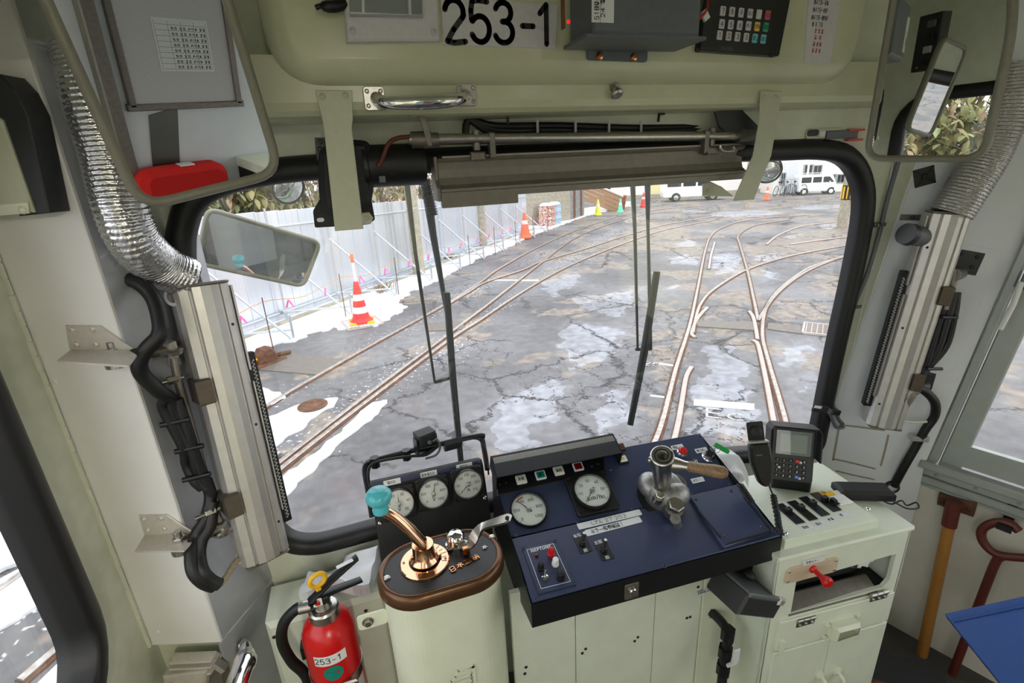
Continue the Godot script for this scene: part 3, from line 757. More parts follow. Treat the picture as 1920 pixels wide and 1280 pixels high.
# ---------------------------------------------------------------- yard
func yard():
	# snow lies in ragged sheets a few centimetres thick
	var k := 0
	for q in [
			[PackedVector2Array([Vector2(-1.99,4.68),Vector2(-2.29,4.36),Vector2(-2.54,4.05),Vector2(-2.73,3.81),Vector2(-3.23,3.3),Vector2(-3.76,2.56),Vector2(-7.18,6),Vector2(-5.35,9),Vector2(-3.44,9.68),Vector2(-2.39,10.25),Vector2(-.91,12.48),Vector2(2.23,16.28),Vector2(7.18,21.59),Vector2(13.27,27.83),Vector2(18.02,30.4),Vector2(16.26,27.42),Vector2(12.68,24.7),Vector2(11.43,23.67),Vector2(9.16,21.12),Vector2(7.63,19.52),Vector2(6.45,18.26),Vector2(4.88,15.96),Vector2(3.6,14.66),Vector2(2.31,12.8),Vector2(1.58,11.74),Vector2(1.09,11.23),Vector2(.68,10.39),Vector2(.77,9.74),Vector2(.21,8.82),Vector2(-.22,8.8),Vector2(-.52,9.08),Vector2(-.93,8.82),Vector2(-1,8.67),Vector2(-1.46,8.48),Vector2(-1.75,8.3),Vector2(-2.08,8.24),Vector2(-2.11,6.76)]), "snow", "wide white snow bank along the foot of the steel hoarding"],
			[PackedVector2Array([Vector2(-1.6,6.82),Vector2(-1.49,6.8),Vector2(-1.32,6.44),Vector2(-1.13,6.4),Vector2(-1.07,6.16),Vector2(-1.2,6.09),Vector2(-1.38,5.93),Vector2(-1.56,5.73),Vector2(-1.8,5.86)]), "snow", "small snow patch on the far side of the leftmost rail, beside the switch lever"],
			[PackedVector2Array([Vector2(-1.31,5.62),Vector2(-1.01,5.8),Vector2(-.72,5.94),Vector2(-.46,5.89),Vector2(-.52,5.67),Vector2(-.66,5.64),Vector2(-.8,5.3),Vector2(-1.12,4.9),Vector2(-1.35,4.56),Vector2(-1.68,4.02),Vector2(-2.02,3.63),Vector2(-2.24,3.41),Vector2(-2.44,3.23),Vector2(-2.78,2.96),Vector2(-3.17,3.2),Vector2(-2.68,3.72),Vector2(-2.38,4.12),Vector2(-1.89,4.78)]), "snow", "long snow sheet lying between the two rails of the left track"],
			[PackedVector2Array([Vector2(.12,5.61),Vector2(.05,5.42),Vector2(-.41,4.77),Vector2(-.76,4.19),Vector2(-.93,3.94),Vector2(-1.14,3.58),Vector2(-1.53,3.1),Vector2(-1.72,2.96),Vector2(-1.7,3),Vector2(-1.27,3.69),Vector2(-.99,4.2),Vector2(-.61,4.69),Vector2(-.05,5.56)]), "snow", "narrow tapering snow strip on the near side of the left track"],
			[PackedVector2Array([Vector2(-2.23,2.4),Vector2(-2,2.65),Vector2(-1.88,2.88),Vector2(-1.65,3.1),Vector2(-1.48,3.27),Vector2(-1.2,3.32),Vector2(-1.33,2.4),Vector2(-1.63,2.01)]), "snow", "thin trodden snow under the left side window of the tram"]]:
		var p := ragged(q[0], [0.09, 0.05, 0.035, 0.03, 0.06][k], 60 + k)
		var s := shape(Transform3D(Basis(Vector3(1, 0, 0), Vector3(0, 0, -1), Vector3(0, 1, 0)), Vector3(0, 0, 0)))
		for c in Geometry2D.offset_polygon(p, 0.012):
			if not Geometry2D.is_polygon_clockwise(c): s.prism(c, -0.02, [0.03, 0.02, 0.018, 0.018, 0.012][k])
		single(s, q[1], M.snow, q[2], "snow", "", ).set_meta("kind", "stuff")
		k += 1
	# utility poles
	for q in [[Vector3(1.558,0,-13.105), 0.155, "concrete utility pole standing in the snow just right of the striped cone", 0], [Vector3(4.293,0,-16.947), 0.15, "second concrete utility pole along the hoarding, farther than the first", 1], [Vector3(16.267,0,-13.251), 0.165, "grey utility pole with a black and yellow band at the right of the yard", 2]]:
		var at: Vector3 = q[0]
		var t := thing("utility_pole", q[2], "utility pole", at, "")
		var s := shape(Transform3D(Basis(Vector3(1, 0, 0), Vector3(0, 0, -1), Vector3(0, 1, 0)), at))
		var r: float = q[1]
		s.lathe([Vector2(r, -0.1), Vector2(r, 0), Vector2(r * 0.8, 8.0), Vector2(0, 8.0)], 20)
		put(s, "shaft", M.concrete, t)
		if q[3] == 2:
			var b := shape(s.x); b.lathe([Vector2(r * 0.985 + 0.006, 0.95), Vector2(r * 0.985 + 0.006, 1.42)], 20); put(b, "band", M.black, t)
			for i in 10:
				var a := TAU * i / 10
				var y := shape(s.x); y.box(Vector3(0.012, 0.055, 0.4), Vector3(cos(a), sin(a), 0) * (r + 0.004) + Vector3(0, 0, 1.185)); put(y, "yellow_stripe", M.yellow, t)
		else:
			for h in [1.7, 2.5, 3.4]:
				var b := shape(s.x); b.lathe([Vector2(r * 0.96 + 0.003, h), Vector2(r * 0.96 + 0.003, h + 0.03)], 20); put(b, "band", M.galv_pipe, t)
	var sp: Vector3 = Vector3(19.172,0,-21.06)
	var st := thing("post", "short beige concrete post standing alone in the middle of the yard", "post", sp)
	var ss := shape(Transform3D(Basis(Vector3(1, 0, 0), Vector3(0, 0, -1), Vector3(0, 1, 0)), sp)); ss.lathe([Vector2(0.13, -0.05), Vector2(0.12, 5.5), Vector2(0, 5.6)], 16); put(ss, "shaft", M.concrete, st)
	# cones
	cone(Vector3(-.052,0,-9.132), 0.78, 0.0, M.cone, true, "red and white striped traffic cone with a white delineator pole on a grating", 0.5)
	cone(Vector3(6.212,0,-17.904), 0.95, 0.2, M.cone_faded, false, "faded orange traffic cone in the snow beyond the second utility pole", 0.4)
	cone(Vector3(12.192,0,-23.622), 0.8, 0.3, M.yellow_cone, false, "yellow traffic cone in front of the tipped wooden box", 0.4)
	cone(Vector3(13.844,0,-24.251), 0.7, 0.1, M.green_cone, false, "green traffic cone beside the rusty tubs", 0.4)
	cone(Vector3(16.392,0,-26.091), 0.8, 0.5, M.cone, false, "red traffic cone before the pale yellow wall", 0.4)
	cone(Vector3(23.516,0,-24.245), 0.75, 0.7, M.cone_faded, false, "orange and white traffic cone beside the heap of bicycles", 0.4)
	# grating under the near cone, switch machine with its cover plate
	var gp: Vector3 = Vector3(-.053,0,-9.096)
	var gt := thing("drain_grating", "square iron grating in the snow under the striped cone", "grating", gp)
	grating(gt, Transform3D(Basis(Vector3.UP, 0.2), gp), 0.62, 0.62, 10)
	var g2: Vector3 = Vector3(6.484,0,-5.403)
	var gt2 := thing("drain_grating", "iron drain grating at the right end of the cover plates across the track", "grating", g2)
	grating(gt2, Transform3D(Basis(Vector3.UP, 0.7), g2), 0.55, 0.36, 8)
	var plates := [[PackedVector2Array([Vector2(5.21,6.58),Vector2(5.96,6.13),Vector2(5.67,5.78),Vector2(5.04,6.31)]), "long steel cover plate across the right track, between its rails"], [PackedVector2Array([Vector2(6.12,5.98),Vector2(6.39,5.63),Vector2(6.15,5.34),Vector2(5.87,5.74)]), "steel cover plate right of the right track, before the drain grating"], [PackedVector2Array([Vector2(-1.62,7.44),Vector2(-1.21,7.98),Vector2(-.35,7.24),Vector2(-.71,6.8)]), "flat steel plate beside the switch lever at the leftmost rail"], [PackedVector2Array([Vector2(.99,8.53),Vector2(1.67,8.4),Vector2(1.59,7.89),Vector2(.97,8.07)]), "small steel plate between the rails of the left track"]]
	for q in plates:
		var s := shape(Transform3D(Basis(Vector3(1, 0, 0), Vector3(0, 0, -1), Vector3(0, 1, 0)), Vector3.ZERO))
		s.prism(q[0], 0, 0.016, 0.004, false)
		single(s, "cover_plate", M.plate, q[1], "cover plate")
	var mp: Vector3 = Vector3(-.729,0,-5.779)
	var mh := shape(Transform3D(Basis(Vector3(1, 0, 0), Vector3(0, 0, -1), Vector3(0, 1, 0)), mp))
	mh.lathe([Vector2(0.17, 0.01), Vector2(0.17, 0.03), Vector2(0.12, 0.03), Vector2(0.11, 0.022), Vector2(0, 0.022)], 28)
	single(mh, "valve_cover", M.rust, "small round iron valve cover ringed dark in the snow", "valve cover")
	switch_machine()
	# tufts of dead grass in the snow
	for q in [Vector3(1.267,0,-13.859), Vector3(2.768,0,-15.004), Vector3(3.714,0,-16.524), Vector3(.491,0,-11.505)]:
		var s := shape()
		for i in 46:
			var a := rng.randf() * TAU; var r := rng.randf() * 0.3
			var b: Vector3 = q + Vector3(cos(a) * r, 0.02, sin(a) * r)
			var e := b + Vector3(rng.randf_range(-0.15, 0.15), rng.randf_range(0.08, 0.22), rng.randf_range(-0.15, 0.15))
			s.tube([b, (b + e) / 2 + Vector3(0, 0.03, 0), e], [0.009, 0.007, 0.002], 4)
		var o := single(s, "grass_tuft", M.leaf_dry, "tuft of dead grass sticking out of the snow by the poles", "grass", "tufts of dead grass")
		o.set_meta("kind", "stuff")

func ragged(poly: PackedVector2Array, amount: float, seed_: int) -> PackedVector2Array:
	var p := Array(poly)
	var nz := noise(1.1, seed_, 4)
	var o := PackedVector2Array()
	for i in p.size():
		var a: Vector2 = p[i]; var b: Vector2 = p[(i + 1) % p.size()]
		var n := mini(60, maxi(1, int(a.distance_to(b) / 0.07)))
		for j in n:
			var q := a.lerp(b, float(j) / n)
			o.append(q + Vector2(nz.get_noise_2d(q.x * 2.5, q.y * 2.5), nz.get_noise_2d(q.x * 2.5 + 70, q.y * 2.5)) * amount * 2.0)
	if Geometry2D.is_polygon_clockwise(o): o.reverse()
	return o

func cone(at: Vector3, h: float, turn: float, m: Material, striped: bool, label: String, wide: float):
	var t := thing("traffic_cone", label, "traffic cone", at)
	var x := Transform3D(Basis(Vector3(1, 0, 0), Vector3(0, 0, -1), Vector3(0, 1, 0)), at)
	x.basis = Basis(Vector3.UP, turn) * x.basis
	var k := h / 0.78
	var r0 := 0.155 * k; var r1 := 0.04 * k
	var b := shape(x); b.prism(rounded(wide * 0.78, wide * 0.78, 0.05), 0.0, 0.045, 0.01, false); put(b, "base", m if not striped else M.red_cone_base, t)
	if striped:
		for c in 4:
			var p := shape(x); p.box(Vector3(0.13, 0.13, 0.06), Vector3(0.155 * (1 if c % 2 else -1), 0.155 * (1 if c < 2 else -1), 0.036), 0.012); put(p, "corner_weight", M.yellow, t)
	var skirt := shape(x); skirt.lathe([Vector2(r0 * 1.3, 0.03), Vector2(r0 * 1.28, 0.07 * k), Vector2(r0 * 1.05, 0.1 * k), Vector2(r0, 0.13 * k)], 28); put(skirt, "skirt", m, t)
	var bands := 6
	for i in bands:
		var f0 := 0.13 + (1.0 - 0.13) * i / bands; var f1 := 0.13 + (1.0 - 0.13) * (i + 1) / bands
		var s := shape(x)
		var g0 := float(i) / bands; var g1 := float(i + 1) / bands
		s.lathe([Vector2(lerpf(r0, r1, g0), f0 * h), Vector2(lerpf(r0, r1, g1), f1 * h)] + ([Vector2(0, h)] if i == bands - 1 else []), 28)
		put(s, "band", (M.white if i % 2 == 1 and i < 5 else m) if striped else (M.white if i == 3 else m), t)
	if striped:
		var p := shape(x); p.lathe([Vector2(0.025, h - 0.02), Vector2(0.025, h + 0.42), Vector2(0, h + 0.42)], 14); put(p, "delineator_pole", M.white, t)
		var q := shape(x); q.lathe([Vector2(0.031, h + 0.34), Vector2(0.031, h + 0.47), Vector2(0.02, h + 0.485), Vector2(0, h + 0.485)], 14); put(q, "pole_cap", M.cone_faded, t)

func grating(t: Node3D, x: Transform3D, w: float, d: float, n: int):
	for s in [-1, 1]:
		var a := shape(x); a.box(Vector3(w, 0.03, 0.03), Vector3(0, 0.02, s * d / 2)); put(a, "frame_bar", M.guard, t)
		var b := shape(x); b.box(Vector3(0.03, 0.03, d), Vector3(s * w / 2, 0.02, 0)); put(b, "frame_bar", M.guard, t)
	for i in n:
		var a := shape(x); a.box(Vector3(0.014, 0.024, d), Vector3(w * ((i + 0.5) / n - 0.5), 0.02, 0)); put(a, "bar", M.guard, t)
	for i in int(n * d / w):
		var a := shape(x); a.box(Vector3(w, 0.02, 0.014), Vector3(0, 0.02, d * ((i + 0.5) / int(n * d / w) - 0.5))); put(a, "cross_bar", M.guard, t)

func switch_machine():
	var at: Vector3 = Vector3(-1.473,0,-7.668)
	var t := thing("track_switch_lever", "rusty track switch machine with a yellow painted lever at the left rail", "switch lever", at)
	var x := Transform3D(Basis(Vector3.UP, 0.75), at)
	var b := shape(x); b.box(Vector3(0.7, 0.03, 0.34), Vector3(-0.12, 0.02, 0.0), 0.008); put(b, "base_plate", M.rust, t)
	var h := shape(x * Transform3D(Basis(Vector3(0, 0, 1), Vector3(1, 0, 0), Vector3(0, 1, 0)), Vector3(0, 0.12, 0)))
	h.x = x * Transform3D(Basis(Vector3(1, 0, 0), Vector3(0, 1, 0), Vector3(0, 0, 1)), Vector3(0, 0.1, -0.1))
	h.prism(PackedVector2Array([Vector2(-0.16, -0.1), Vector2(0.16, -0.1), Vector2(0.13, 0.05), Vector2(0.07, 0.14), Vector2(-0.07, 0.14), Vector2(-0.13, 0.05)]), 0, 0.2, 0.03); put(h, "housing", M.rust, t)
	var r := shape(x); r.tube([Vector3(0.1, 0.08, 0), Vector3(0.32, 0.05, 0.02), Vector3(0.4, 0.04, 0.02)], 0.03, 8); put(r, "throw_rod", M.rust, t)
	var l := shape(x); l.tube([Vector3(-0.1, 0.1, 0), Vector3(-0.3, 0.1, 0.0), Vector3(-0.62, 0.09, 0.04)], [0.022, 0.035, 0.035], 8); put(l, "lever", M.yellow, t)
	var c := shape(x); c.ball(Vector3(-0.66, 0.09, 0.045), Vector3(0.06, 0.06, 0.06)); put(c, "counterweight", M.yellow, t)
	for i in 4:
		var n := shape(x * Transform3D(Basis(Vector3(1, 0, 0), Vector3(0, 0, -1), Vector3(0, 1, 0)), Vector3(-0.4 + 0.18 * i, 0.03, 0.13))); n.hexbolt(Vector3.ZERO, 0.02, 0.02); put(n, "bolt", M.rust, t)

# ---------------------------------------------------------------- rails
func rail(pts: Array, label: String, guard := false, sharp := false):
	var p := pts if sharp else smooth(pts, false, 6)
	var at: Vector3 = p[0]
	var t := thing("guard_rail" if guard else "tram_rail", label, "rail", at)
	for part in ([["flank", 0.075, 0.012, M.rust], ["head", 0.052, 0.03, M.guard]] if guard else [["flank", 0.09, 0.014, M.rust], ["head", 0.05, 0.034, M.rail_head]]):
		var s := shape()
		var rows := []
		for i in p.size():
			var a: Vector3 = p[maxi(0, i - 1)]; var b: Vector3 = p[mini(p.size() - 1, i + 1)]
			var d: Vector3 = (b - a).normalized(); var c: Vector3 = Vector3(-d.z, 0, d.x) * part[1] * 0.5; var up := Vector3(0, part[2], 0)
			rows.append([p[i] - c * 1.1 - Vector3(0, 0.01, 0), p[i] - c + up * 0.8, p[i] - c * 0.75 + up, p[i] + c * 0.75 + up, p[i] + c + up * 0.8, p[i] + c * 1.1 - Vector3(0, 0.01, 0)])
		for i in rows.size() - 1:
			for j in 5:
				var u: Vector3 = [(rows[i][0] - rows[i][5]).normalized(), (rows[i][0] - rows[i][5]).normalized() + Vector3.UP, Vector3.UP, (rows[i][5] - rows[i][0]).normalized() + Vector3.UP, (rows[i][5] - rows[i][0]).normalized()][j]
				s.flat([rows[i][j], rows[i][j + 1], rows[i + 1][j + 1], rows[i + 1][j]], u)
		for i in [0, rows.size() - 1]:
			s.flat(rows[i], (rows[0][0] - rows[1][0]) * (1 if i == 0 else -1))
		put(s, part[0], part[3], t)

func rails_and_marks():
	rail([Vector3(-2.889,0,-3.134), Vector3(-2.473,0,-3.905), Vector3(-2.004,0,-4.733), Vector3(-1.206,0,-6.079), Vector3(-.677,0,-6.8), Vector3(.073,0,-7.769), Vector3(1.618,0,-9.692), Vector3(2.726,0,-11.261), Vector3(3.694,0,-12.763), Vector3(6.117,0,-15.892), Vector3(9.365,0,-19.395), Vector3(13.318,0,-22.791), Vector3(16.699,0,-24.122), Vector3(19.293,0,-23.966)], "outermost left rail of the yard, nearest the hoarding")
	rail([Vector3(-2.096,0,-2.744), Vector3(-1.911,0,-3.065), Vector3(-1.601,0,-3.581), Vector3(-1.101,0,-4.385), Vector3(-.234,0,-5.638), Vector3(1.313,0,-7.774), Vector3(2.106,0,-8.864), Vector3(3.268,0,-10.509), Vector3(4.829,0,-12.749), Vector3(7.8,0,-16.822), Vector3(11.138,0,-20.097), Vector3(14.174,0,-22.243), Vector3(17.369,0,-22.812)], "second rail from the left, crossing over at the left turnout")
	rail([Vector3(1.594,0,-9.568), Vector3(2.284,0,-10.492), Vector3(2.866,0,-11.244), Vector3(4.065,0,-12.115), Vector3(4.996,0,-13.017), Vector3(6.882,0,-14.256), Vector3(9.742,0,-16.332), Vector3(12.51,0,-18.012), Vector3(15.742,0,-19.135)], "rail that leaves the outermost left rail and curves gently right")
	rail([Vector3(-1.084,0,-4.259), Vector3(-.238,0,-5.462), Vector3(1.248,0,-7.45), Vector3(1.948,0,-8.253), Vector3(2.913,0,-9.413), Vector3(4.406,0,-11.074), Vector3(6.115,0,-12.667), Vector3(8.868,0,-14.853), Vector3(11.626,0,-16.723), Vector3(14.793,0,-17.962)], "rail on the near side of the left turnout, running close beside the second rail")
	rail([Vector3(2.188,0,-3.295), Vector3(2.709,0,-3.827), Vector3(3.69,0,-4.974), Vector3(5.023,0,-6.476), Vector3(6.606,0,-8.362), Vector3(9.55,0,-11.888), Vector3(11.643,0,-14.257), Vector3(13.275,0,-15.7), Vector3(15.118,0,-16.825), Vector3(17.032,0,-17.158), Vector3(18.801,0,-16.848)], "left running rail of the track straight ahead on the right")
	rail([Vector3(3.41,0,-2.883), Vector3(3.921,0,-3.478), Vector3(4.949,0,-4.771), Vector3(5.623,0,-5.578), Vector3(6.614,0,-6.558), Vector3(7.64,0,-7.368), Vector3(8.841,0,-8.141), Vector3(10.206,0,-8.868), Vector3(12.352,0,-9.61)], "right running rail that curves away to the right edge")
	rail([Vector3(6.066,0,-6.139), Vector3(7.052,0,-7.32), Vector3(8.814,0,-9.448), Vector3(11.323,0,-12.556), Vector3(12.044,0,-13.452), Vector3(13.117,0,-14.447), Vector3(14.845,0,-15.61), Vector3(16.918,0,-16.129)], "rail from the pointed frog up the middle of the right track")
	rail([Vector3(4.763,0,-6.061), Vector3(5.143,0,-6.513), Vector3(5.918,0,-7.369), Vector3(6.902,0,-8.193), Vector3(8.686,0,-9.306), Vector3(10.404,0,-9.99), Vector3(11.788,0,-10.312), Vector3(13.494,0,-10.544)], "curving rail that crosses the middle of the right track")
	rail([Vector3(6.045,0,-6.117), Vector3(6.521,0,-6.495), Vector3(7.407,0,-7.169), Vector3(8.541,0,-7.905), Vector3(9.873,0,-8.635), Vector3(11.382,0,-9.245), Vector3(12.32,0,-9.437)], "inner curved rail beside the right running rail, starting at the frog")
	rail([Vector3(11.709,0,-11.873), Vector3(13.322,0,-13.063), Vector3(15.406,0,-14.223), Vector3(16.831,0,-14.451), Vector3(18.291,0,-14.249)], "pale far rail curving to the right, upper of two", true)
	rail([Vector3(12.219,0,-11.493), Vector3(13.296,0,-11.595), Vector3(14.165,0,-11.621), Vector3(15.065,0,-11.649)], "pale far rail curving to the right, lower of two", true)
	rail([Vector3(2.369,0,-3.221), Vector3(2.873,0,-3.781), Vector3(3.534,0,-4.575), Vector3(3.738,0,-4.801), Vector3(3.906,0,-4.952)], "guard rail with a flared end beside the left running rail, nearest the tram", true)
	rail([Vector3(5.858,0,-7.115), Vector3(5.567,0,-6.886), Vector3(5.238,0,-6.597), Vector3(4.948,0,-6.294), Vector3(4.717,0,-6.026), Vector3(4.668,0,-5.884)], "short bent guard rail left of the cover plate", true)
	rail([Vector3(6.316,0,-6.603), Vector3(6.126,0,-6.309), Vector3(5.723,0,-5.814), Vector3(5.391,0,-5.423)], "short guard rail beside the frog on the right track", true)
	rail([Vector3(5.306,0,-5.413), Vector3(5.261,0,-5.283), Vector3(4.919,0,-4.849), Vector3(4.331,0,-4.133), Vector3(3.775,0,-3.468), Vector3(3.327,0,-2.918)], "long guard rail inside the right running rail, nearest the tram", true)
	rail([Vector3(10.831,0,-13.066), Vector3(10.339,0,-12.505), Vector3(9.244,0,-11.254), Vector3(8.059,0,-9.848)], "short guard rail on the far left of the right track", true)
	# painted marks
	var paint := Transform3D(Basis(Vector3(1, 0, 0), Vector3(0, 0, -1), Vector3(0, 1, 0)), Vector3.ZERO)
	for q in [[PackedVector2Array([Vector2(3.38,4.2),Vector2(3.89,3.85),Vector2(3.78,3.73),Vector2(3.28,4.07)]), "thick white painted bar above the letters between the right rails"], [PackedVector2Array([Vector2(3.65,5.28),Vector2(3.77,5.14),Vector2(3.74,5.09),Vector2(3.61,5.23)]), "thin white tick painted right of the number 25 on the asphalt"], [PackedVector2Array([Vector2(3,4.49),Vector2(3.13,4.39),Vector2(3.1,4.35),Vector2(2.98,4.45)]), "lower thin white tick left of the right track, with no number"], [PackedVector2Array([Vector2(3.01,11.56),Vector2(4.08,10.92),Vector2(4.02,10.76),Vector2(2.97,11.45)]), "thin white line painted across the left turnout"]]:
		var s := shape(paint); s.prism(q[0], 0, 0.003); single(s, "road_marking", M.white_paint, q[1], "road marking")
	var o: Vector2 = Vector2(3.2421,3.8082)
	var u: Vector2 = (Vector2(3.3373,3.7293) - o).normalized(); var up: Vector2 = Vector2(-u.y, u.x)
	var tx := Transform3D(Vector3(u.x, 0, -u.y), Vector3(up.x, 0, -up.y), Vector3.UP, Vector3(o.x, 0, -o.y))
	var e := shape(tx)
	for l in [PackedVector2Array([Vector2(0.13, 0), Vector2(0, 0), Vector2(0, 0.2), Vector2(0.13, 0.2)]), PackedVector2Array([Vector2(0, 0.1), Vector2(0.11, 0.1)]), PackedVector2Array([Vector2(0.34, 0.02), Vector2(0.28, 0.0), Vector2(0.22, 0.03), Vector2(0.2, 0.07), Vector2(0.23, 0.12), Vector2(0.29, 0.14), Vector2(0.34, 0.12)])]:
		e.stroke(l, 0.012, 0.004)
	single(e, "road_lettering", M.white_paint, "white letters EC painted between the right rails, below the bar", "road marking")
	var o2: Vector2 = Vector2(3.3991,5.3084)
	var n := shape(Transform3D(tx.basis, Vector3(o2.x, 0, -o2.y)))
	write(n, "25", Vector2.ZERO, 0.13, 0.011, 0.8, 0.25, 0, 0.004)
	single(n, "road_lettering", M.white_paint, "white number 25 painted on the asphalt left of the right track", "road marking")

# ---------------------------------------------------------------- hoarding
func fence_line():
	var a: Vector3 = Vector3(-2.212,0,-9.266); var d: Vector3 = Vector3(.6449,0,-.76426)
	var side := Vector3(-d.z, 0, d.x)            # towards the tracks
	var first := -7.0; var last := 14.6
	var t := thing("hoarding", "long fence of upright galvanised steel panels on scaffold pipes, left of the tracks", "fence", a)
	var n := int((last - first) / 0.5)
	var pm := []
	for i in 3:
		pm.append(plain([Color(0.88, 0.895, 0.92), Color(0.85, 0.87, 0.90), Color(0.90, 0.91, 0.93)][i], [0.3, 0.36, 0.33][i], 0.75))
	for i in n:
		var s0 := first + 0.5 * i
		var h := fence_h(s0 + 0.25)
		var p := shape(Transform3D(d, Vector3.UP, side, a + d * (s0 + 0.25)))
		p.prism(PackedVector2Array([Vector2(-0.246, 0.03), Vector2(0.246, 0.03), Vector2(0.246, h), Vector2(-0.246, h)]), -0.02, 0.0, 0.004)
		for u in [-0.24, 0.24, -0.08, 0.08]:
			p.prism(PackedVector2Array([Vector2(u - 0.016, 0.04), Vector2(u + 0.016, 0.04), Vector2(u + 0.016, h - 0.01), Vector2(u - 0.016, h - 0.01)]), 0.0, 0.018 if absf(u) > 0.2 else 0.005, 0.004, false)
		put(p, "panel", pm[rng.randi() % 3], t)
	for f in [0.08, 0.86]:
		for i in range(0, int(last - first), 4):
			var s := shape()
			var p0: float = first + i; var p1: float = minf(last, first + i + 4.1)
			s.tube([a + d * p0 + side * 0.06 + Vector3(0, fence_h(p0) * f, 0), a + d * p1 + side * 0.06 + Vector3(0, fence_h(p1) * f, 0)], 0.022, 8)
			put(s, "rail_pipe", M.galv_pipe, t)
	var k := 0
	var s0 := first + 0.62
	while s0 < last:
		var q := a + d * s0
		var h := fence_h(s0)
		var s := shape(); s.tube([q + side * 0.1 - Vector3(0, 0.1, 0), q + side * 0.1 + Vector3(0, h + 0.06, 0)], 0.022, 8); put(s, "post_pipe", M.galv_pipe, t)
		var g := shape(); g.tube([q + side * 0.12 + Vector3(0, h * 0.66, 0), q + side * 1.2 + d * 0.55 + Vector3(0, 0.02, 0)], 0.022, 8); put(g, "brace_pipe", M.galv_pipe, t)
		var c := shape(); c.box(Vector3(0.07, 0.07, 0.07), q + side * 0.11 + Vector3(0, h * 0.66, 0), 0.012); c.box(Vector3(0.07, 0.07, 0.07), q + side * 0.09 + Vector3(0, h * 0.86, 0), 0.012); c.box(Vector3(0.08, 0.08, 0.08), q + side * 0.09 + Vector3(0, h * 0.08, 0), 0.012); put(c, "clamp", M.galv_pipe, t)
		var e := shape(); e.tube([q + side * 1.17 + d * 0.6 - Vector3(0, 0.1, 0), q + side * 1.17 + d * 0.6 + Vector3(0, 0.42, 0)], 0.022, 8); put(e, "ground_stake", M.galv_pipe, t)
		var w := shape(); w.tube([q + side * 0.08 + Vector3(0, 0.16, 0), q + side * 1.17 + d * 0.6 + Vector3(0, 0.18, 0)], 0.02, 8); put(w, "foot_pipe", M.galv_pipe, t)
		s0 += 1.5; k += 1
	var b := shape(Transform3D(d, Vector3.UP, side, a)); b.box(Vector3(last - first, 0.09, 0.1), Vector3((last + first) / 2, 0.03, 0.28), 0.02)
	put(b, "foot_beam", M.concrete, t)
	# rope on thin rods with pink flags
	var r := thing("rope_line", "thin orange rope on rusty rods in front of the hoarding, tied with pink ribbons", "rope", a + side * 1.15)
	var pts := []
	var u := -2.0
	while u < last:
		var o := a + d * u + side * 1.2
		var rod := shape(); rod.tube([o, o + Vector3(0, 0.85, 0)], 0.009, 6); put(rod, "rod", M.rust, r)
		pts.append(o + Vector3(0, 0.78, 0)); pts.append(o + d * 0.85 + Vector3(0, 0.66, 0))
		for j in [0.45, 1.25]:
			var f: Vector3 = o + d * (j + rng.randf() * 0.2) + Vector3(0, 0.69, 0)
			var rb := shape()
			for v in 2:
				var sw := Vector3(rng.randf_range(-0.04, 0.04), 0, rng.randf_range(-0.04, 0.04))
				rb.loft([PackedVector3Array([f - d * 0.02, f + d * 0.02]), PackedVector3Array([f - d * 0.022 + sw - Vector3(0, 0.07, 0), f + d * 0.022 + sw - Vector3(0, 0.07, 0)]), PackedVector3Array([f - d * 0.02 + sw * 2 - Vector3(0, 0.14, 0), f + d * 0.02 + sw * 2 - Vector3(0, 0.15, 0)])], false)
			put(rb, "ribbon", M.pink, r)
		u += 1.75
	var rp := shape(); rp.tube(smooth(pts, false, 4), 0.006, 6); put(rp, "rope", M.rope, r)
	# bushes on the bank behind the hoarding
	var leaf := Shape.new()
	leaf.loft([PackedVector3Array([Vector3(-0.004, 0, 0), Vector3(0, 0.004, 0), Vector3(0.004, 0, 0)]), PackedVector3Array([Vector3(-0.045, 0.0, 0.06), Vector3(0, 0.016, 0.06), Vector3(0.045, 0.0, 0.06)]), PackedVector3Array([Vector3(-0.04, -0.02, 0.13), Vector3(0, -0.008, 0.13), Vector3(0.04, -0.02, 0.13)]), PackedVector3Array([Vector3(-0.003, -0.06, 0.2), Vector3(0, -0.058, 0.2), Vector3(0.003, -0.06, 0.2)])], false)
	var lm := leaf.mesh()
	var mm := StandardMaterial3D.new(); mm.vertex_color_use_as_albedo = true; mm.roughness = 0.5
	var names := ["bush with drooping olive leaves behind the left end of the hoarding", "bush with yellow-green leaves behind the hoarding, above the outside mirror", "leafy bush behind the hoarding, just left of the wiper motor", "sparse reddish bush behind the hoarding, right of the wiper motor", "bare reddish shrub behind the hoarding at the left of the rolled sunshade", "thin shrub behind the hoarding over the second utility pole", "bush of mixed green and dry leaves past the near end of the hoarding", "leafy bush beyond the left side window, middle of three", "rearmost leafy bush beyond the left side window"]
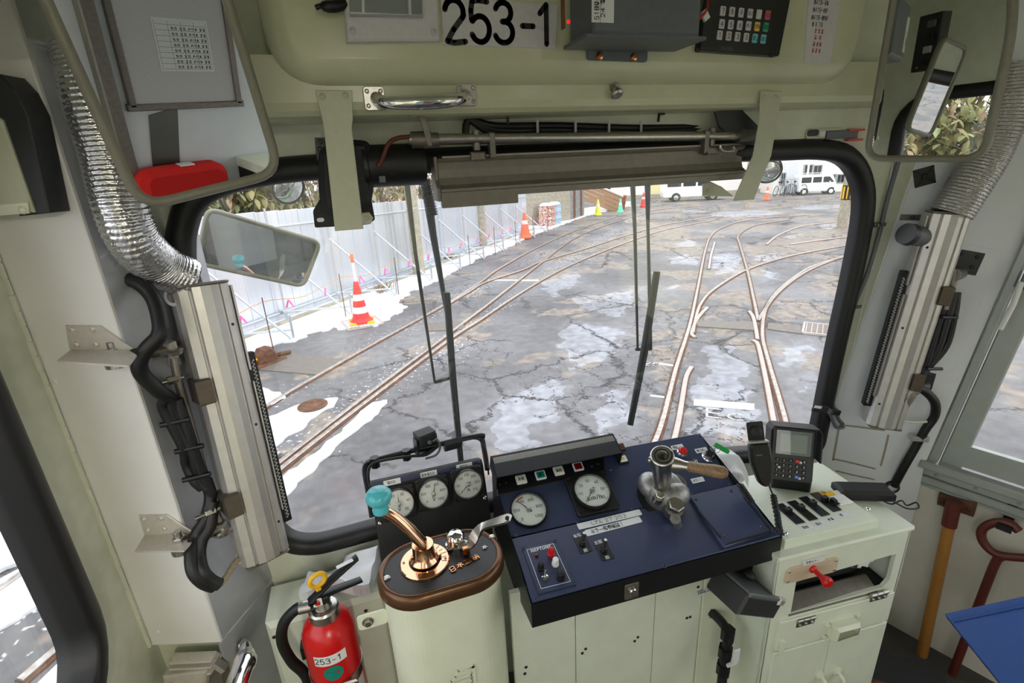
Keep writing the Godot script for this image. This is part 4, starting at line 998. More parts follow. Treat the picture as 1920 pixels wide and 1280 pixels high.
	for i in 9:
		var at: Vector3 = a + d * [-1.6, 0.0, 1.9, 4.2, 6.6, 9.0, -9.0, -11.2, -13.6][i] - side * [1.5, 1.6, 1.6, 1.7, 1.8, 1.8, 0.6, 0.8, 0.5][i]
		var bt := thing("bush", names[i], "bush", at)
		var bare := i in [3, 4, 5]
		var st := shape()
		for j in (26 if bare else 12):
			var e := at + Vector3(rng.randf_range(-1.3, 1.3), rng.randf_range(2.0, 3.6), rng.randf_range(-1.0, 1.0))
			st.tube([at + Vector3(rng.randf_range(-0.2, 0.2), -0.1, rng.randf_range(-0.2, 0.2)), at.lerp(e, 0.5) + Vector3(rng.randf_range(-0.2, 0.2), 0.2, 0), e], [0.035, 0.02, 0.006], 5)
			for w in (5 if bare else 1):
				var f := at.lerp(e, rng.randf_range(0.55, 1.0)); var g := f + Vector3(rng.randf_range(-0.5, 0.5), rng.randf_range(0.1, 0.6), rng.randf_range(-0.5, 0.5))
				st.tube([f, g], [0.009, 0.003], 4)
		put(st, "stem", M.twig, bt)
		var mi := MultiMeshInstance3D.new()
		var mu := MultiMesh.new()
		mu.transform_format = MultiMesh.TRANSFORM_3D; mu.use_colors = true; mu.mesh = lm
		mu.instance_count = 900 if bare else 3600
		for j in mu.instance_count:
			var dir := Vector3(rng.randfn(), rng.randfn(), rng.randfn()).normalized() * pow(rng.randf(), 0.4)
			var p := Vector3(dir.x * 1.35, (2.5 if i < 6 else 1.6) + dir.y * 1.55, dir.z * 1.2)
			var yaw := Basis(Vector3.UP, rng.randf() * TAU) * Basis(Vector3.RIGHT, rng.randf_range(-0.1, 1.15))
			mu.set_instance_transform(j, Transform3D(yaw.scaled(Vector3.ONE * rng.randf_range(0.7, 1.35)), p))
			var c := Color(0.17, 0.20, 0.06).lerp(Color(0.36, 0.30, 0.12), rng.randf())
			if rng.randf() < (0.75 if bare else 0.22): c = Color(0.33, 0.20, 0.11).lerp(Color(0.55, 0.42, 0.25), rng.randf())
			if rng.randf() < 0.12: c = Color(0.42, 0.46, 0.22)
			mu.set_instance_color(j, c)
		mi.multimesh = mu; mi.material_override = mm; mi.name = "foliage"; bt.add_child(mi, true); mi.set_meta("kind", "stuff")

func fence_h(s: float) -> float:
	return lerpf(2.06, 1.62, clampf(s / 13.5, -0.3, 1.1))

# ---------------------------------------------------------------- far side of the yard
func far_yard():
	var up := Basis(Vector3(1, 0, 0), Vector3(0, 0, -1), Vector3(0, 1, 0))
	# concrete lean-to with rusty sheets
	var a: Vector3 = Vector3(7.866,0,-21.503); var b: Vector3 = Vector3(10.173,0,-22.534); var c: Vector3 = Vector3(11.675,0,-24.177)
	var ct := thing("concrete_shed", "stained concrete wall block at the end of the hoarding", "shed", a)
	var back := Vector3(-2.0, 0, -3.0)
	var s := shape(Transform3D(up, Vector3.ZERO)); s.prism(PackedVector2Array([Vector2(a.x, -a.z), Vector2(b.x, -b.z), Vector2(b.x + back.x, -b.z - back.z), Vector2(a.x + back.x, -a.z - back.z)]), 0, 3.6, 0.03); put(s, "block", M.concrete, ct)
	var sheets := thing("rusty_sheet_wall", "wall of weathered grey sheets with rusty joints beside the concrete block", "wall", b)
	for i in 6:
		var p0 := b.lerp(c, i / 6.0); var p1 := b.lerp(c, (i + 0.94) / 6.0)
		var q := shape(Transform3D((p1 - p0).normalized(), Vector3.UP, (p1 - p0).normalized().cross(Vector3.UP), p0))
		q.box(Vector3(p0.distance_to(p1), 3.5, 0.05), Vector3(p0.distance_to(p1) / 2, 1.75, 0), 0.015)
		put(q, "sheet", M.rust if i in [1, 4] else M.sheet, sheets)
	# drums
	for k in 2:
		var at: Vector3 = [Vector3(8.36,0,-21.054), Vector3(8.864,0,-21.399)][k]
		var t := thing("oil_drum", ["rusty white-flaked oil drum with snow on its lid", "pale blue drum with a rusty streak behind the rusty oil drum"][k], "drum", at)
		var d := shape(Transform3D(up, at)); var r: float = [0.36, 0.3][k]
		d.lathe([Vector2(r - 0.02, 0), Vector2(r, 0.02), Vector2(r, 0.29), Vector2(r + 0.015, 0.31), Vector2(r, 0.33), Vector2(r, 0.6), Vector2(r + 0.015, 0.62), Vector2(r, 0.64), Vector2(r, 0.88), Vector2(r + 0.012, 0.9), Vector2(r - 0.02, 0.9), Vector2(r - 0.03, 0.87), Vector2(0, 0.87)], 28)
		put(d, "barrel", [M.drum, M.drum_blue][k], t)
		var sn := shape(Transform3D(up, at)); sn.lathe([Vector2(r - 0.03, 0.875), Vector2(r - 0.05, 0.95), Vector2(r * 0.6, 1.0), Vector2(0, 1.02)], 20); put(sn, "snow_cap", M.snow, t)
	# tipped box, tubs, bare tree
	var bx: Vector3 = Vector3(13.324,0,-25.757)
	var wt := thing("wooden_box", "long wooden box lying tipped with snow along its upper edge", "box", bx)
	var wx := Transform3D(Basis(Vector3.UP, -0.25) * Basis(Vector3(0, 0, 1), -0.42), bx + Vector3(0, 0.75, 0))
	for i in 4:
		var w := shape(wx); w.box(Vector3(2.4, 0.2, 0.05), Vector3(0, -0.33 + 0.215 * i, 0.3), 0.008); put(w, "plank", M.plank, wt)
	for e in [-1.18, 1.18]:
		var w := shape(wx); w.box(Vector3(0.05, 0.85, 0.6), Vector3(e, 0, 0), 0.008); put(w, "end_board", M.plank, wt)
	var wl := shape(wx); wl.box(Vector3(2.44, 0.05, 0.66), Vector3(0, 0.46, 0), 0.01); put(wl, "lid", M.plank, wt)
	var ws := shape(wx); ws.box(Vector3(2.4, 0.1, 0.62), Vector3(0, 0.53, 0), 0.04); put(ws, "snow_cap", M.snow, wt)
	for k in 2:
		var at: Vector3 = [Vector3(14.706,0,-26.069), Vector3(14.827,0,-26.976)][k]
		var t := thing("planter_tub", ["rusty brown tub behind the green cone", "brown tub half hidden behind the first tub"][k], "tub", at)
		var d := shape(Transform3D(up, at)); d.lathe([Vector2(0.33, 0), Vector2(0.4, 0.02), Vector2(0.46, 0.62), Vector2(0.5, 0.64), Vector2(0.5, 0.74), Vector2(0.42, 0.74), Vector2(0.4, 0.6), Vector2(0, 0.6)], 24); put(d, "pot", M.terracotta, t)
		var h := shape(Transform3D(up, at)); h.lathe([Vector2(0.425, 0.3), Vector2(0.445, 0.3), Vector2(0.455, 0.36), Vector2(0.435, 0.36)], 24); put(h, "hoop", M.rust, t)
	var tr: Vector3 = Vector3(14.998,0,-27.885)
	var tt := thing("bare_tree", "small leafless tree before the white wall", "tree", tr)
	var trunk := shape(); trunk.tube([tr, tr + Vector3(0.05, 0.9, 0), tr + Vector3(0, 1.6, 0)], [0.09, 0.07, 0.06], 8); put(trunk, "trunk", M.twig, tt)
	var br := shape()
	for i in 26:
		var e := Vector3(rng.randf_range(-1.6, 1.6), rng.randf_range(1.4, 3.2), rng.randf_range(-0.8, 0.8))
		var f := tr + Vector3(0, rng.randf_range(0.6, 1.6), 0)
		br.tube([f, f.lerp(tr + e, 0.5) + Vector3(0, 0.12, 0), tr + e], [0.035, 0.022, 0.008], 5)
		for j in 3:
			var g := f.lerp(tr + e, rng.randf_range(0.4, 0.9)); br.tube([g, g + Vector3(rng.randf_range(-0.4, 0.4), rng.randf_range(0, 0.5), rng.randf_range(-0.3, 0.3))], [0.012, 0.005], 4)
	put(br, "branches", M.twig, tt)
	# walls and house
	var w0: Vector3 = Vector3(14.774,0,-33.611); var w1: Vector3 = Vector3(20.765,0,-32.119); var w2: Vector3 = Vector3(21.845,0,-31.244); var w3: Vector3 = Vector3(29.105,0,-29.656)
	building("white_building", "plain white building wall behind the bare tree", w0, w1, 7.5, M.wall_white, 0)
	building("yellow_shed", "pale yellow ribbed shed wall left of the white minivan", w1, w2, 6.0, M.wall_yellow, 1)
	building("white_garage", "blank white building behind the white minivan", w2, w3, 7.0, M.wall_white, 0)
	house()
	van(Vector3(19.786,0,-27.77), Vector3(21.844,0,-26.876), "white minivan parked before the blank white building, cut by the sunshade", false)
	van(Vector3(27.338,0,-25.213), Vector3(28.718,0,-24.528), "small boxy white van parked in front of the house with dark windows", true)
	# bicycles
	for k in 4:
		var at: Vector3 = Vector3(25.952,0,-25.881).lerp(Vector3(27.125,0,-25.617), k / 3.0)
		bicycle(at, 0.4 + 0.35 * k, ["leftmost bicycle of the heap beside the house", "second bicycle from the left in the heap beside the house", "third bicycle from the left in the heap beside the house", "rightmost bicycle of the heap, nearest the small van"][k])

func building(called: String, label: String, a: Vector3, b: Vector3, h: float, m: Material, ribs: int):
	var t := thing(called, label, "building", a)
	var d := (b - a).normalized(); var n := d.cross(Vector3.UP) * -1.0
	if n.dot(a) < 0: n = -n
	var l := a.distance_to(b)
	var s := shape(Transform3D(d, Vector3.UP, -n if d.cross(Vector3.UP).dot(-n) > 0 else -n, a))
	s.x = Transform3D(d, Vector3.UP, d.cross(Vector3.UP), a)
	var front := 1.0 if d.cross(Vector3.UP).dot(-a) > 0 else -1.0
	s.box(Vector3(l, h, 3.0), Vector3(l / 2, h / 2, -1.5 * front)); put(s, "wall", m, t)
	var r := shape(s.x); r.box(Vector3(l + 0.3, 0.25, 3.3), Vector3(l / 2, h + 0.12, -1.5 * front), 0.05); put(r, "roof", M.snow, t)
	var f := shape(s.x); f.box(Vector3(l, 0.25, 0.05), Vector3(l / 2, 0.125, 0.02 * front)); put(f, "plinth", M.concrete, t)
	if ribs:
		for i in int(l / 0.2):
			var q := shape(s.x); q.box(Vector3(0.05, h, 0.03), Vector3(0.1 + 0.2 * i, h / 2, 0.012 * front)); put(q, "rib", m, t)

func house():
	var a: Vector3 = Vector3(27.184,0,-27.58); var b: Vector3 = Vector3(32.85,0,-24.872)
	var t := thing("house", "white house with dark paired windows behind the small van", "house", a)
	var d := (b - a).normalized(); var n := d.cross(Vector3.UP)
	if n.dot(-a) < 0: n = -n
	var x := Transform3D(d, Vector3.UP, n, a)
	var l := a.distance_to(b)
	var s := shape(x); s.box(Vector3(l + 6, 9.0, 4.0), Vector3(l / 2 + 3, 4.5, -2.0)); put(s, "wall", M.wall_white, t)
	var r := shape(x); r.box(Vector3(l + 6.6, 0.4, 4.6), Vector3(l / 2 + 3, 9.1, -2.0), 0.05); put(r, "roof", M.snow, t)
	var pl := Plane(n, a)
	for q in [[Vector3(.88871,-.02524,-.82701), Vector3(.89845,-.04209,-.81786)], [Vector3(.90592,-.02715,-.82105), Vector3(.91565,-.044,-.8119)], [Vector3(.93082,-.04581,-.8066), Vector3(.94001,-.05957,-.79875)], [Vector3(.94818,-.04672,-.80096), Vector3(.95737,-.06048,-.79311)], [Vector3(.8414,-.0381,-.83676), Vector3(.84336,-.05863,-.82865)]]:
		var e: Vector3 = Vector3(0,2.55,0)
		var p0 = pl.intersects_ray(e, q[0]); var p1 = pl.intersects_ray(e, q[1])
		var u0: Vector3 = x.affine_inverse() * p0; var u1: Vector3 = x.affine_inverse() * p1
		var c: Vector3 = (u0 + u1) / 2; var sz := Vector2(absf(u1.x - u0.x), absf(u1.y - u0.y))
		var f := shape(x); f.box(Vector3(sz.x + 0.12, sz.y + 0.12, 0.08), Vector3(c.x, c.y, 0.03), 0.015); put(f, "window_frame", M.frame_grey, t)
		for k in 2:
			var g := shape(x); g.box(Vector3(sz.x / 2 - 0.04, sz.y, 0.03), Vector3(c.x + sz.x * (k - 0.5) / 2, c.y, 0.07)); put(g, "pane", M.dark_glass, t)
	var dr := shape(x); dr.box(Vector3(0.9, 2.0, 0.06), Vector3(1.0, 1.05, 0.03), 0.01); put(dr, "door", M.grey_panel, t)
	var pp := shape(x); pp.box(Vector3(0.12, 9.0, 0.12), Vector3(2.0, 4.5, 0.06)); put(pp, "drainpipe", M.wall_white, t)

func van(w0: Vector3, w1: Vector3, label: String, boxy: bool):
	var d := (w1 - w0).normalized(); var n := d.cross(Vector3.UP)
	if n.dot(-w0) < 0: n = -n
	var base := w0.distance_to(w1)
	var k := base / (2.35 if boxy else 2.8)
	var t := thing("van", label, "van", w0)
	var x := Transform3D(d * k, Vector3.UP * k, n * k, w0)      # x forward, y up, z towards the viewer
	var prof := PackedVector2Array([Vector2(-0.55, 0.3), Vector2(2.75, 0.3), Vector2(2.8, 0.75), Vector2(2.7, 1.05), Vector2(2.4, 1.7), Vector2(2.25, 1.82), Vector2(-0.45, 1.84), Vector2(-0.58, 1.72)]) if boxy else PackedVector2Array([Vector2(-0.95, 0.3), Vector2(3.7, 0.3), Vector2(3.75, 0.8), Vector2(3.3, 1.0), Vector2(2.5, 1.7), Vector2(2.2, 1.8), Vector2(-0.7, 1.82), Vector2(-0.95, 1.55), Vector2(-1.0, 0.9)])
	var s := shape(x); s.prism(round_corners(prof, 0.12), -1.45, 0.0, 0.06); put(s, "body", M.car_white, t)
	for q in ([[-0.35, 0.5], [0.65, 1.4], [1.55, 2.3]] if boxy else [[-0.7, 0.35], [0.5, 1.45], [1.6, 2.55]]):
		var w := shape(x)
		var lean := 0.0 if q[1] < 2.0 else 0.22
		w.prism(round_corners(PackedVector2Array([Vector2(q[0], 1.12), Vector2(q[1] + lean, 1.12), Vector2(q[1] - lean, 1.62), Vector2(q[0], 1.62)]), 0.06), 0.0, 0.012, 0.004, false); put(w, "window", M.dark_glass, t)
	var wx := 2.35 if boxy else 2.8
	for c in [0.0, wx]:
		var ar := shape(x); ar.prism(circle(0.36, 24, Vector2(c, 0.3)), -0.2, 0.008); put(ar, "wheel_arch", M.black, t)
		for z in [-1.3, 0.0]:
			var wh := shape(x * Transform3D(Basis(), Vector3(c, 0.3, z - 0.08)))
			wh.lathe([Vector2(0, -0.1), Vector2(0.27, -0.1), Vector2(0.3, -0.06), Vector2(0.3, 0.06), Vector2(0.27, 0.1), Vector2(0.19, 0.1)], 24); put(wh, "tyre", M.tyre, t)
			var hub := shape(wh.x); hub.lathe([Vector2(0.19, 0.1), Vector2(0.17, 0.115), Vector2(0.08, 0.11), Vector2(0.05, 0.125), Vector2(0, 0.125)], 24); put(hub, "wheel_rim", M.white if boxy else M.bolt, t)
	var bp := shape(x); bp.box(Vector3(0.25, 0.18, 1.5), Vector3(2.7 if boxy else 3.65, 0.42, -0.72), 0.03); put(bp, "bumper", M.car_white, t)
	var ml := shape(x); ml.box(Vector3(0.1, 0.16, 0.12), Vector3(2.1 if boxy else 2.6, 1.15, 0.1), 0.03); put(ml, "door_mirror", M.car_white, t)
	if boxy:
		var rk := shape(x)
		for i in 6:
			rk.tube([Vector3(-0.4 + i * 0.4, 1.85, 0), Vector3(-0.4 + i * 0.4, 1.98, 0), Vector3(-0.4 + i * 0.4, 1.98, -1.4), Vector3(-0.4 + i * 0.4, 1.85, -1.4)], 0.015, 6)
		rk.tube([Vector3(-0.5, 1.98, 0), Vector3(1.8, 1.98, 0)], 0.015, 6); put(rk, "roof_rack", M.white, t)

func bicycle(at: Vector3, turn: float, label: String):
	var t := thing("bicycle", label, "bicycle", at)
	var x := Transform3D(Basis(Vector3.UP, turn) * Basis(Vector3(1, 0, 0), 0.15), at + Vector3(0, 0.02, 0))
	for c in [-0.5, 0.5]:
		var pts := []
		for i in 20:
			pts.append(Vector3(c + cos(TAU * i / 20) * 0.31, 0.33 + sin(TAU * i / 20) * 0.31, 0))
		var w := shape(x); w.tube(pts, 0.018, 6, true); put(w, "wheel", M.tyre, t)
		var sp := shape(x)
		for i in 8: sp.tube([Vector3(c, 0.33, 0), pts[i * 20 / 8]], 0.004, 3)
		put(sp, "spokes", M.bolt, t)
	var f := shape(x); f.tube([Vector3(-0.5, 0.33, 0), Vector3(-0.05, 0.3, 0), Vector3(0.38, 0.75, 0), Vector3(-0.2, 0.72, 0), Vector3(-0.05, 0.3, 0)], 0.018, 6); f.tube([Vector3(0.5, 0.33, 0), Vector3(0.36, 0.9, 0)], 0.016, 6); put(f, "frame", M.galv_pipe, t)
	var h := shape(x); h.tube([Vector3(0.25, 0.98, 0.26), Vector3(0.36, 0.95, 0.1), Vector3(0.36, 0.95, -0.1), Vector3(0.25, 0.98, -0.26)], 0.014, 6); put(h, "handlebar", M.bolt, t)
	var st := shape(x); st.ball(Vector3(-0.25, 0.85, 0), Vector3(0.13, 0.05, 0.08), 10, 6); st.tube([Vector3(-0.2, 0.7, 0), Vector3(-0.24, 0.84, 0)], 0.014, 6); put(st, "saddle", M.black, t)
# ---------------------------------------------------------------- the cab itself
func cab_shell():
	var floor_y := 0.85
	# floor and ceiling
	var s := shape(); s.box(Vector3(3.0, 0.08, 5.0), Vector3(0.72, floor_y - 0.04, 1.2)); struct(s, "floor", M.floor)
	s = shape(); s.box(Vector3(3.2, 0.06, 5.0), Vector3(0.72, 3.12, 1.2)); struct(s, "ceiling", M.header)
	# front wall with the windscreen opening
	var glass: PackedVector2Array = smooth2(PackedVector2Array([Vector2(-.001,.862),Vector2(.022,.898),Vector2(.063,.922),Vector2(.123,.936),Vector2(.226,.945),Vector2(.483,.948),Vector2(.73,.948),Vector2(1.148,.939),Vector2(1.383,.933),Vector2(1.517,.93),Vector2(1.604,.912),Vector2(1.66,.861),Vector2(1.692,.778),Vector2(1.703,.622),Vector2(1.705,.361),Vector2(1.714,.062),Vector2(1.713,-.009),Vector2(1.672,-.009),Vector2(1.56,.009),Vector2(1.412,.03),Vector2(1.252,.038),Vector2(.883,.04),Vector2(.547,.034),Vector2(.262,.023),Vector2(.152,.014),Vector2(.081,.012),Vector2(.032,.033),Vector2(.009,.083),Vector2(.005,.19),Vector2(.01,.383),Vector2(-.013,.612),Vector2(-.024,.762),Vector2(-.015,.825)]), true, 4)
	if Geometry2D.is_polygon_clockwise(glass): glass.reverse()
	var wx := front_wall
	s = shape(wx)
	holed(s, PackedVector2Array([Vector2(-0.36, -0.8), Vector2(2.15, -0.8), Vector2(2.15, 1.52), Vector2(-0.36, 1.52)]), Shape.inset(glass, -0.04), -0.05, 0.0)
	struct(s, "wall_front", M.cream_dull)
	var win := Node3D.new(); win.name = "window_1"; add_child(win); win.position = Vector3(.358,2.09,-1.176); win.set_meta("kind", "structure")
	s = shape(wx); rim(s, glass, [Vector2(0.002, -0.024), Vector2(0.0, 0.0), Vector2(0.003, 0.014), Vector2(0.014, 0.024), Vector2(0.03, 0.026), Vector2(0.044, 0.018), Vector2(0.052, 0.004), Vector2(0.052, -0.01)])
	put(s, "gasket", M.rubber, win)
	s = shape(wx); s.prism(Shape.inset(glass, -0.01), -0.022, -0.017); put(s, "glass", M.glass, win)
	# deep header box with a rounded lower edge, and the valance under it
	s = shape(header_face)
	var hp := PackedVector2Array([Vector2(-.091, 0.0), Vector2(1.198, 0.0), Vector2(1.237, 0.45), Vector2(-.094, 0.45)])
	hp = round_corners(hp, 0.09, 7)
	var rows := []
	for q in [Vector2(0.0, -0.22), Vector2(0.0, -0.042), Vector2(0.003, -0.026), Vector2(0.011, -0.012), Vector2(0.023, -0.003), Vector2(0.038, 0.0), Vector2(0.042, 0.0)]:
		var row := PackedVector3Array()
		for p in Shape.inset(hp if not Geometry2D.is_polygon_clockwise(hp) else reversed(hp), q.x): row.append(Vector3(p.x, p.y, q.y))
		rows.append(row)
	s.loft(rows); s.cap(Shape.inset(hp if not Geometry2D.is_polygon_clockwise(hp) else reversed(hp), 0.042), 0.0, 1.0)
	struct(s, "trim_1", M.header).set_meta("label", "cream header box above the windscreen")
	s = shape(); var vz := PackedVector2Array()
	for p in [Vector2(-1.26, 2.652), Vector2(-1.06, 2.652), Vector2(-1.045, 2.655), Vector2(-1.034, 2.663), Vector2(-1.03, 2.676), Vector2(-1.03, 2.75), Vector2(-1.26, 2.75)]: vz.append(Vector2(-p.x, p.y))
	s.x = Transform3D(Vector3(0, 0, -1), Vector3(0, 1, 0), Vector3(1, 0, 0), Vector3.ZERO)
	s.prism(vz, -0.33, 1.75); struct(s, "trim_2", M.header).set_meta("label", "rounded cream ledge under the header box")
	# left corner pillar
	var la := pillar_back; var lb := pillar_side
	s = shape(la); s.prism(PackedVector2Array([Vector2(0, 0), Vector2(.17, 0), Vector2(.17, 1.6), Vector2(0, 1.6)]), -0.01, 0.0, 0.002)
	for p in [Vector3(.014,.698,0), Vector3(.016,.339,0), Vector3(.029,.043,0)]: s.screw(p, 0.005)
	var pil := struct(s, "trim_3", M.pillar); pil.set_meta("label", "pale corner pillar panel facing the seat")
	var bl := .198
	s = shape(lb); s.prism(PackedVector2Array([Vector2(0, 0), Vector2(bl + 0.05, 0), Vector2(bl + 0.05, 1.6), Vector2(0, 1.6)]), -0.012, -0.002, 0.002); struct(s, "trim_4", M.satin).set_meta("label", "satin metal side of the left corner pillar")
	s = shape(lb); s.prism(PackedVector2Array([Vector2(0, -0.7), Vector2(bl + 0.05, -0.7), Vector2(bl + 0.05, -0.004), Vector2(0, -0.004)]), -0.012, -0.004, 0.002)
	for p in [Vector3(.129,.031,0), Vector3(.021,-.003,0), Vector3(.01,-.113,0)]: s.screw(p - Vector3(0, 0, 0.003), 0.005)
	struct(s, "trim_5", M.satin).set_meta("label", "lower satin metal panel of the left corner")
	s = shape(la); s.prism(PackedVector2Array([Vector2(-0.1, -0.7), Vector2(.17 - 0.01, -0.7), Vector2(.17 - 0.01, -0.02), Vector2(-0.1, -0.02)]), -0.06, -0.03, 0.003); struct(s, "trim_6", M.cream_dull).set_meta("label", "lower cream panel under the left corner pillar")
	# left wall with the side window
	var lw := left_side
	var lo := PackedVector2Array([Vector2(-4.5, -0.75), Vector2(0.2, -0.75), Vector2(0.2, 1.62), Vector2(-4.5, 1.62)])
	var lh := rounded(1.0, 1.02, 0.11, 6, Vector2(-0.54, 0.645))
	s = shape(lw)
	holed(s, PackedVector2Array([Vector2(-1.3, -0.75), Vector2(0.2, -0.75), Vector2(0.2, 1.62), Vector2(-1.3, 1.62)]), Shape.inset(lh, -0.02), -0.06, 0.0)
	struct(s, "wall_left", M.cream_dull)
	var w2 := Node3D.new(); w2.name = "window_2"; add_child(w2); w2.position = lw * Vector3(-0.54, 0.645, 0); w2.set_meta("kind", "structure")
	s = shape(lw); rim(s, lh, [Vector2(0.0, -0.05), Vector2(0.0, 0.01), Vector2(0.01, 0.02), Vector2(0.03, 0.02), Vector2(0.05, 0.012), Vector2(0.056, -0.005)]); put(s, "gasket", M.rubber, w2)
	s = shape(lw); s.prism(Shape.inset(lh, -0.01), -0.031, -0.026); put(s, "glass", M.glass, w2)
	s = shape(lw)
	for k in 40:                                      # the cracked paint edge where the wall meets the pillar
		var v := 0.02 + k * 0.03
		s.box(Vector3(rng.randf_range(0.004, 0.012), 0.03, 0.01), Vector3(0.128, v, 0.002), 0.002)
	struct(s, "trim_7", M.cream_dull).set_meta("label", "chipped paint edge along the left pillar")
	# right corner pillar
	var rp := right_pillar
	s = shape(rp); s.prism(PackedVector2Array([Vector2(.308,-.11),Vector2(.394,.589),Vector2(.429,.858)]) + PackedVector2Array([Vector2(0.46, 1.5), Vector2(-0.02, 1.5), Vector2(-0.02, -0.85), Vector2(0.33, -0.85)]), -0.02, 0.0, 0.002); struct(s, "trim_8", M.grey_panel).set_meta("label", "pale grey panel of the right corner pillar")
	s = shape(wx); s.prism(PackedVector2Array([Vector2(1.773,.911),Vector2(1.869,.907),Vector2(1.853,.828),Vector2(1.774,.131),Vector2(1.765,.042),Vector2(1.719,-.174),Vector2(1.683,-.166),Vector2(1.762,-.057),Vector2(1.792,.368),Vector2(1.789,.694)]), 0.001, 0.005, 0.001); struct(s, "trim_9", M.grey_panel).set_meta("label", "narrow pale strip between the windscreen and the right pillar")
	# right wall with its sliding window
	var rw := right_side
	rw.basis.y += rw.basis.x * 0.1                  # this side of the cab leans
	s = shape(rw)
	var ro := PackedVector2Array([Vector2(-0.05, -0.75), Vector2(1.25, -0.75), Vector2(1.25, 1.62), Vector2(-0.05, 1.62)])
	var rh := PackedVector2Array([Vector2(-0.03, 0.02), Vector2(1.1, 0.02), Vector2(1.1, 1.1), Vector2(-0.03, 1.1)])
	holed(s, ro, rh, -0.05, 0.0)
	struct(s, "wall_right", M.lower_wall)
	var w3 := Node3D.new(); w3.name = "window_3"; add_child(w3); w3.position = rw * Vector3(0.5, 0.5, 0); w3.set_meta("kind", "structure")
	s = shape(rw); s.box(Vector3(0.024, 1.08, 0.05), Vector3(-0.024, 0.56, -0.012), 0.004); s.box(Vector3(0.04, 1.1, 0.05), Vector3(1.09, 0.56, -0.02), 0.004); s.box(Vector3(1.1, 0.04, 0.05), Vector3(0.54, 1.09, -0.02), 0.004); put(s, "window_frame", M.frame_grey, w3)
	s = shape(rw); s.box(Vector3(0.056, 1.04, 0.03), Vector3(0.02, 0.57, -0.012), 0.004); put(s, "stile", M.frame_grey, w3)
	s = shape(rw); s.box(Vector3(1.0, 0.075, 0.03), Vector3(0.54, 0.1, -0.0125), 0.004); put(s, "bottom_rail", M.frame_grey, w3)
	s = shape(rw); s.box(Vector3(1.05, 1.0, 0.005), Vector3(0.54, 0.6, -0.018)); put(s, "glass", M.glass, w3)
	s = shape(rw); s.box(Vector3(1.2, 0.028, 0.04), Vector3(0.55, 0.044, 0.02), 0.004); s.box(Vector3(1.2, 0.03, 0.014), Vector3(0.55, 0.013, 0.008), 0.003); s.box(Vector3(1.2, 0.026, 0.022), Vector3(0.55, -0.016, 0.011), 0.003); s.box(Vector3(1.2, 0.01, 0.018), Vector3(0.55, -0.036, 0.009), 0.002)
	for k in 12: s.screw(Vector3(0.0 + 0.1 * k, 0.012, 0.016), 0.005, 0.004)
	struct(s, "trim_10", M.frame_grey).set_meta("label", "riveted grey sill beam under the right side window")
	var lt := thing("window_latch", "white bar handle of the right side window latch", "latch", Vector3(1.788,2.117,-.901))
	s = shape(rw); s.box(Vector3(0.05, 0.05, 0.04), Vector3(.027,.679,0) + Vector3(0, 0, 0.02), 0.006); put(s, "block", M.alu_dull, lt)
	s = shape(); s.tube([Vector3(1.744,2.182,-.854), Vector3(1.74,2.118,-.856), Vector3(1.738,2.041,-.868)], 0.007, 10); put(s, "bar", M.white, lt)
	s = shape(rw); s.tube([Vector3(.015,.709,0) + Vector3(0, 0, 0.03), Vector3(.061,.729,0) + Vector3(0, 0, 0.03)], 0.01, 10); put(s, "pivot", M.alu_dull, lt)

func reversed(p: PackedVector2Array) -> PackedVector2Array:
	var q := p.duplicate(); q.reverse(); return q

# the passenger saloon behind the viewer: it lets daylight in through its side windows and shows in the mirrors
func saloon():
	for k in 2:
		var x0: float = [-0.64, 2.2][k]
		var z0: float = [0.3, 0.2][k]
		var x := Transform3D(Vector3(0, 0, -1), Vector3.UP, Vector3(1, 0, 0), Vector3(x0, 0.85, z0))
		for j in 3:
			var s := shape(x)
			var w := 3.4 / 3.0
			var p := PackedVector2Array([Vector2(-w * (j + 1), 0), Vector2(-w * j, 0), Vector2(-w * j, 2.25), Vector2(-w * (j + 1), 2.25)])
			holed(s, p, rounded(w - 0.16, 1.05, 0.07, 5, Vector2(-w * (j + 0.5), 1.35)), -0.03, 0.03)
			struct(s, ["wall_left", "wall_right"][k], M.cream_dull)
			var g := shape(x); g.prism(rounded(w - 0.14, 1.07, 0.07, 5, Vector2(-w * (j + 0.5), 1.35)), -0.003, 0.003)
			struct(g, "window_%d" % (4 + k * 3 + j), M.glass)
	var b := shape(); b.box(Vector3(3.2, 2.3, 0.06), Vector3(0.72, 1.98, 3.7)); struct(b, "wall_back", M.cream_dull)
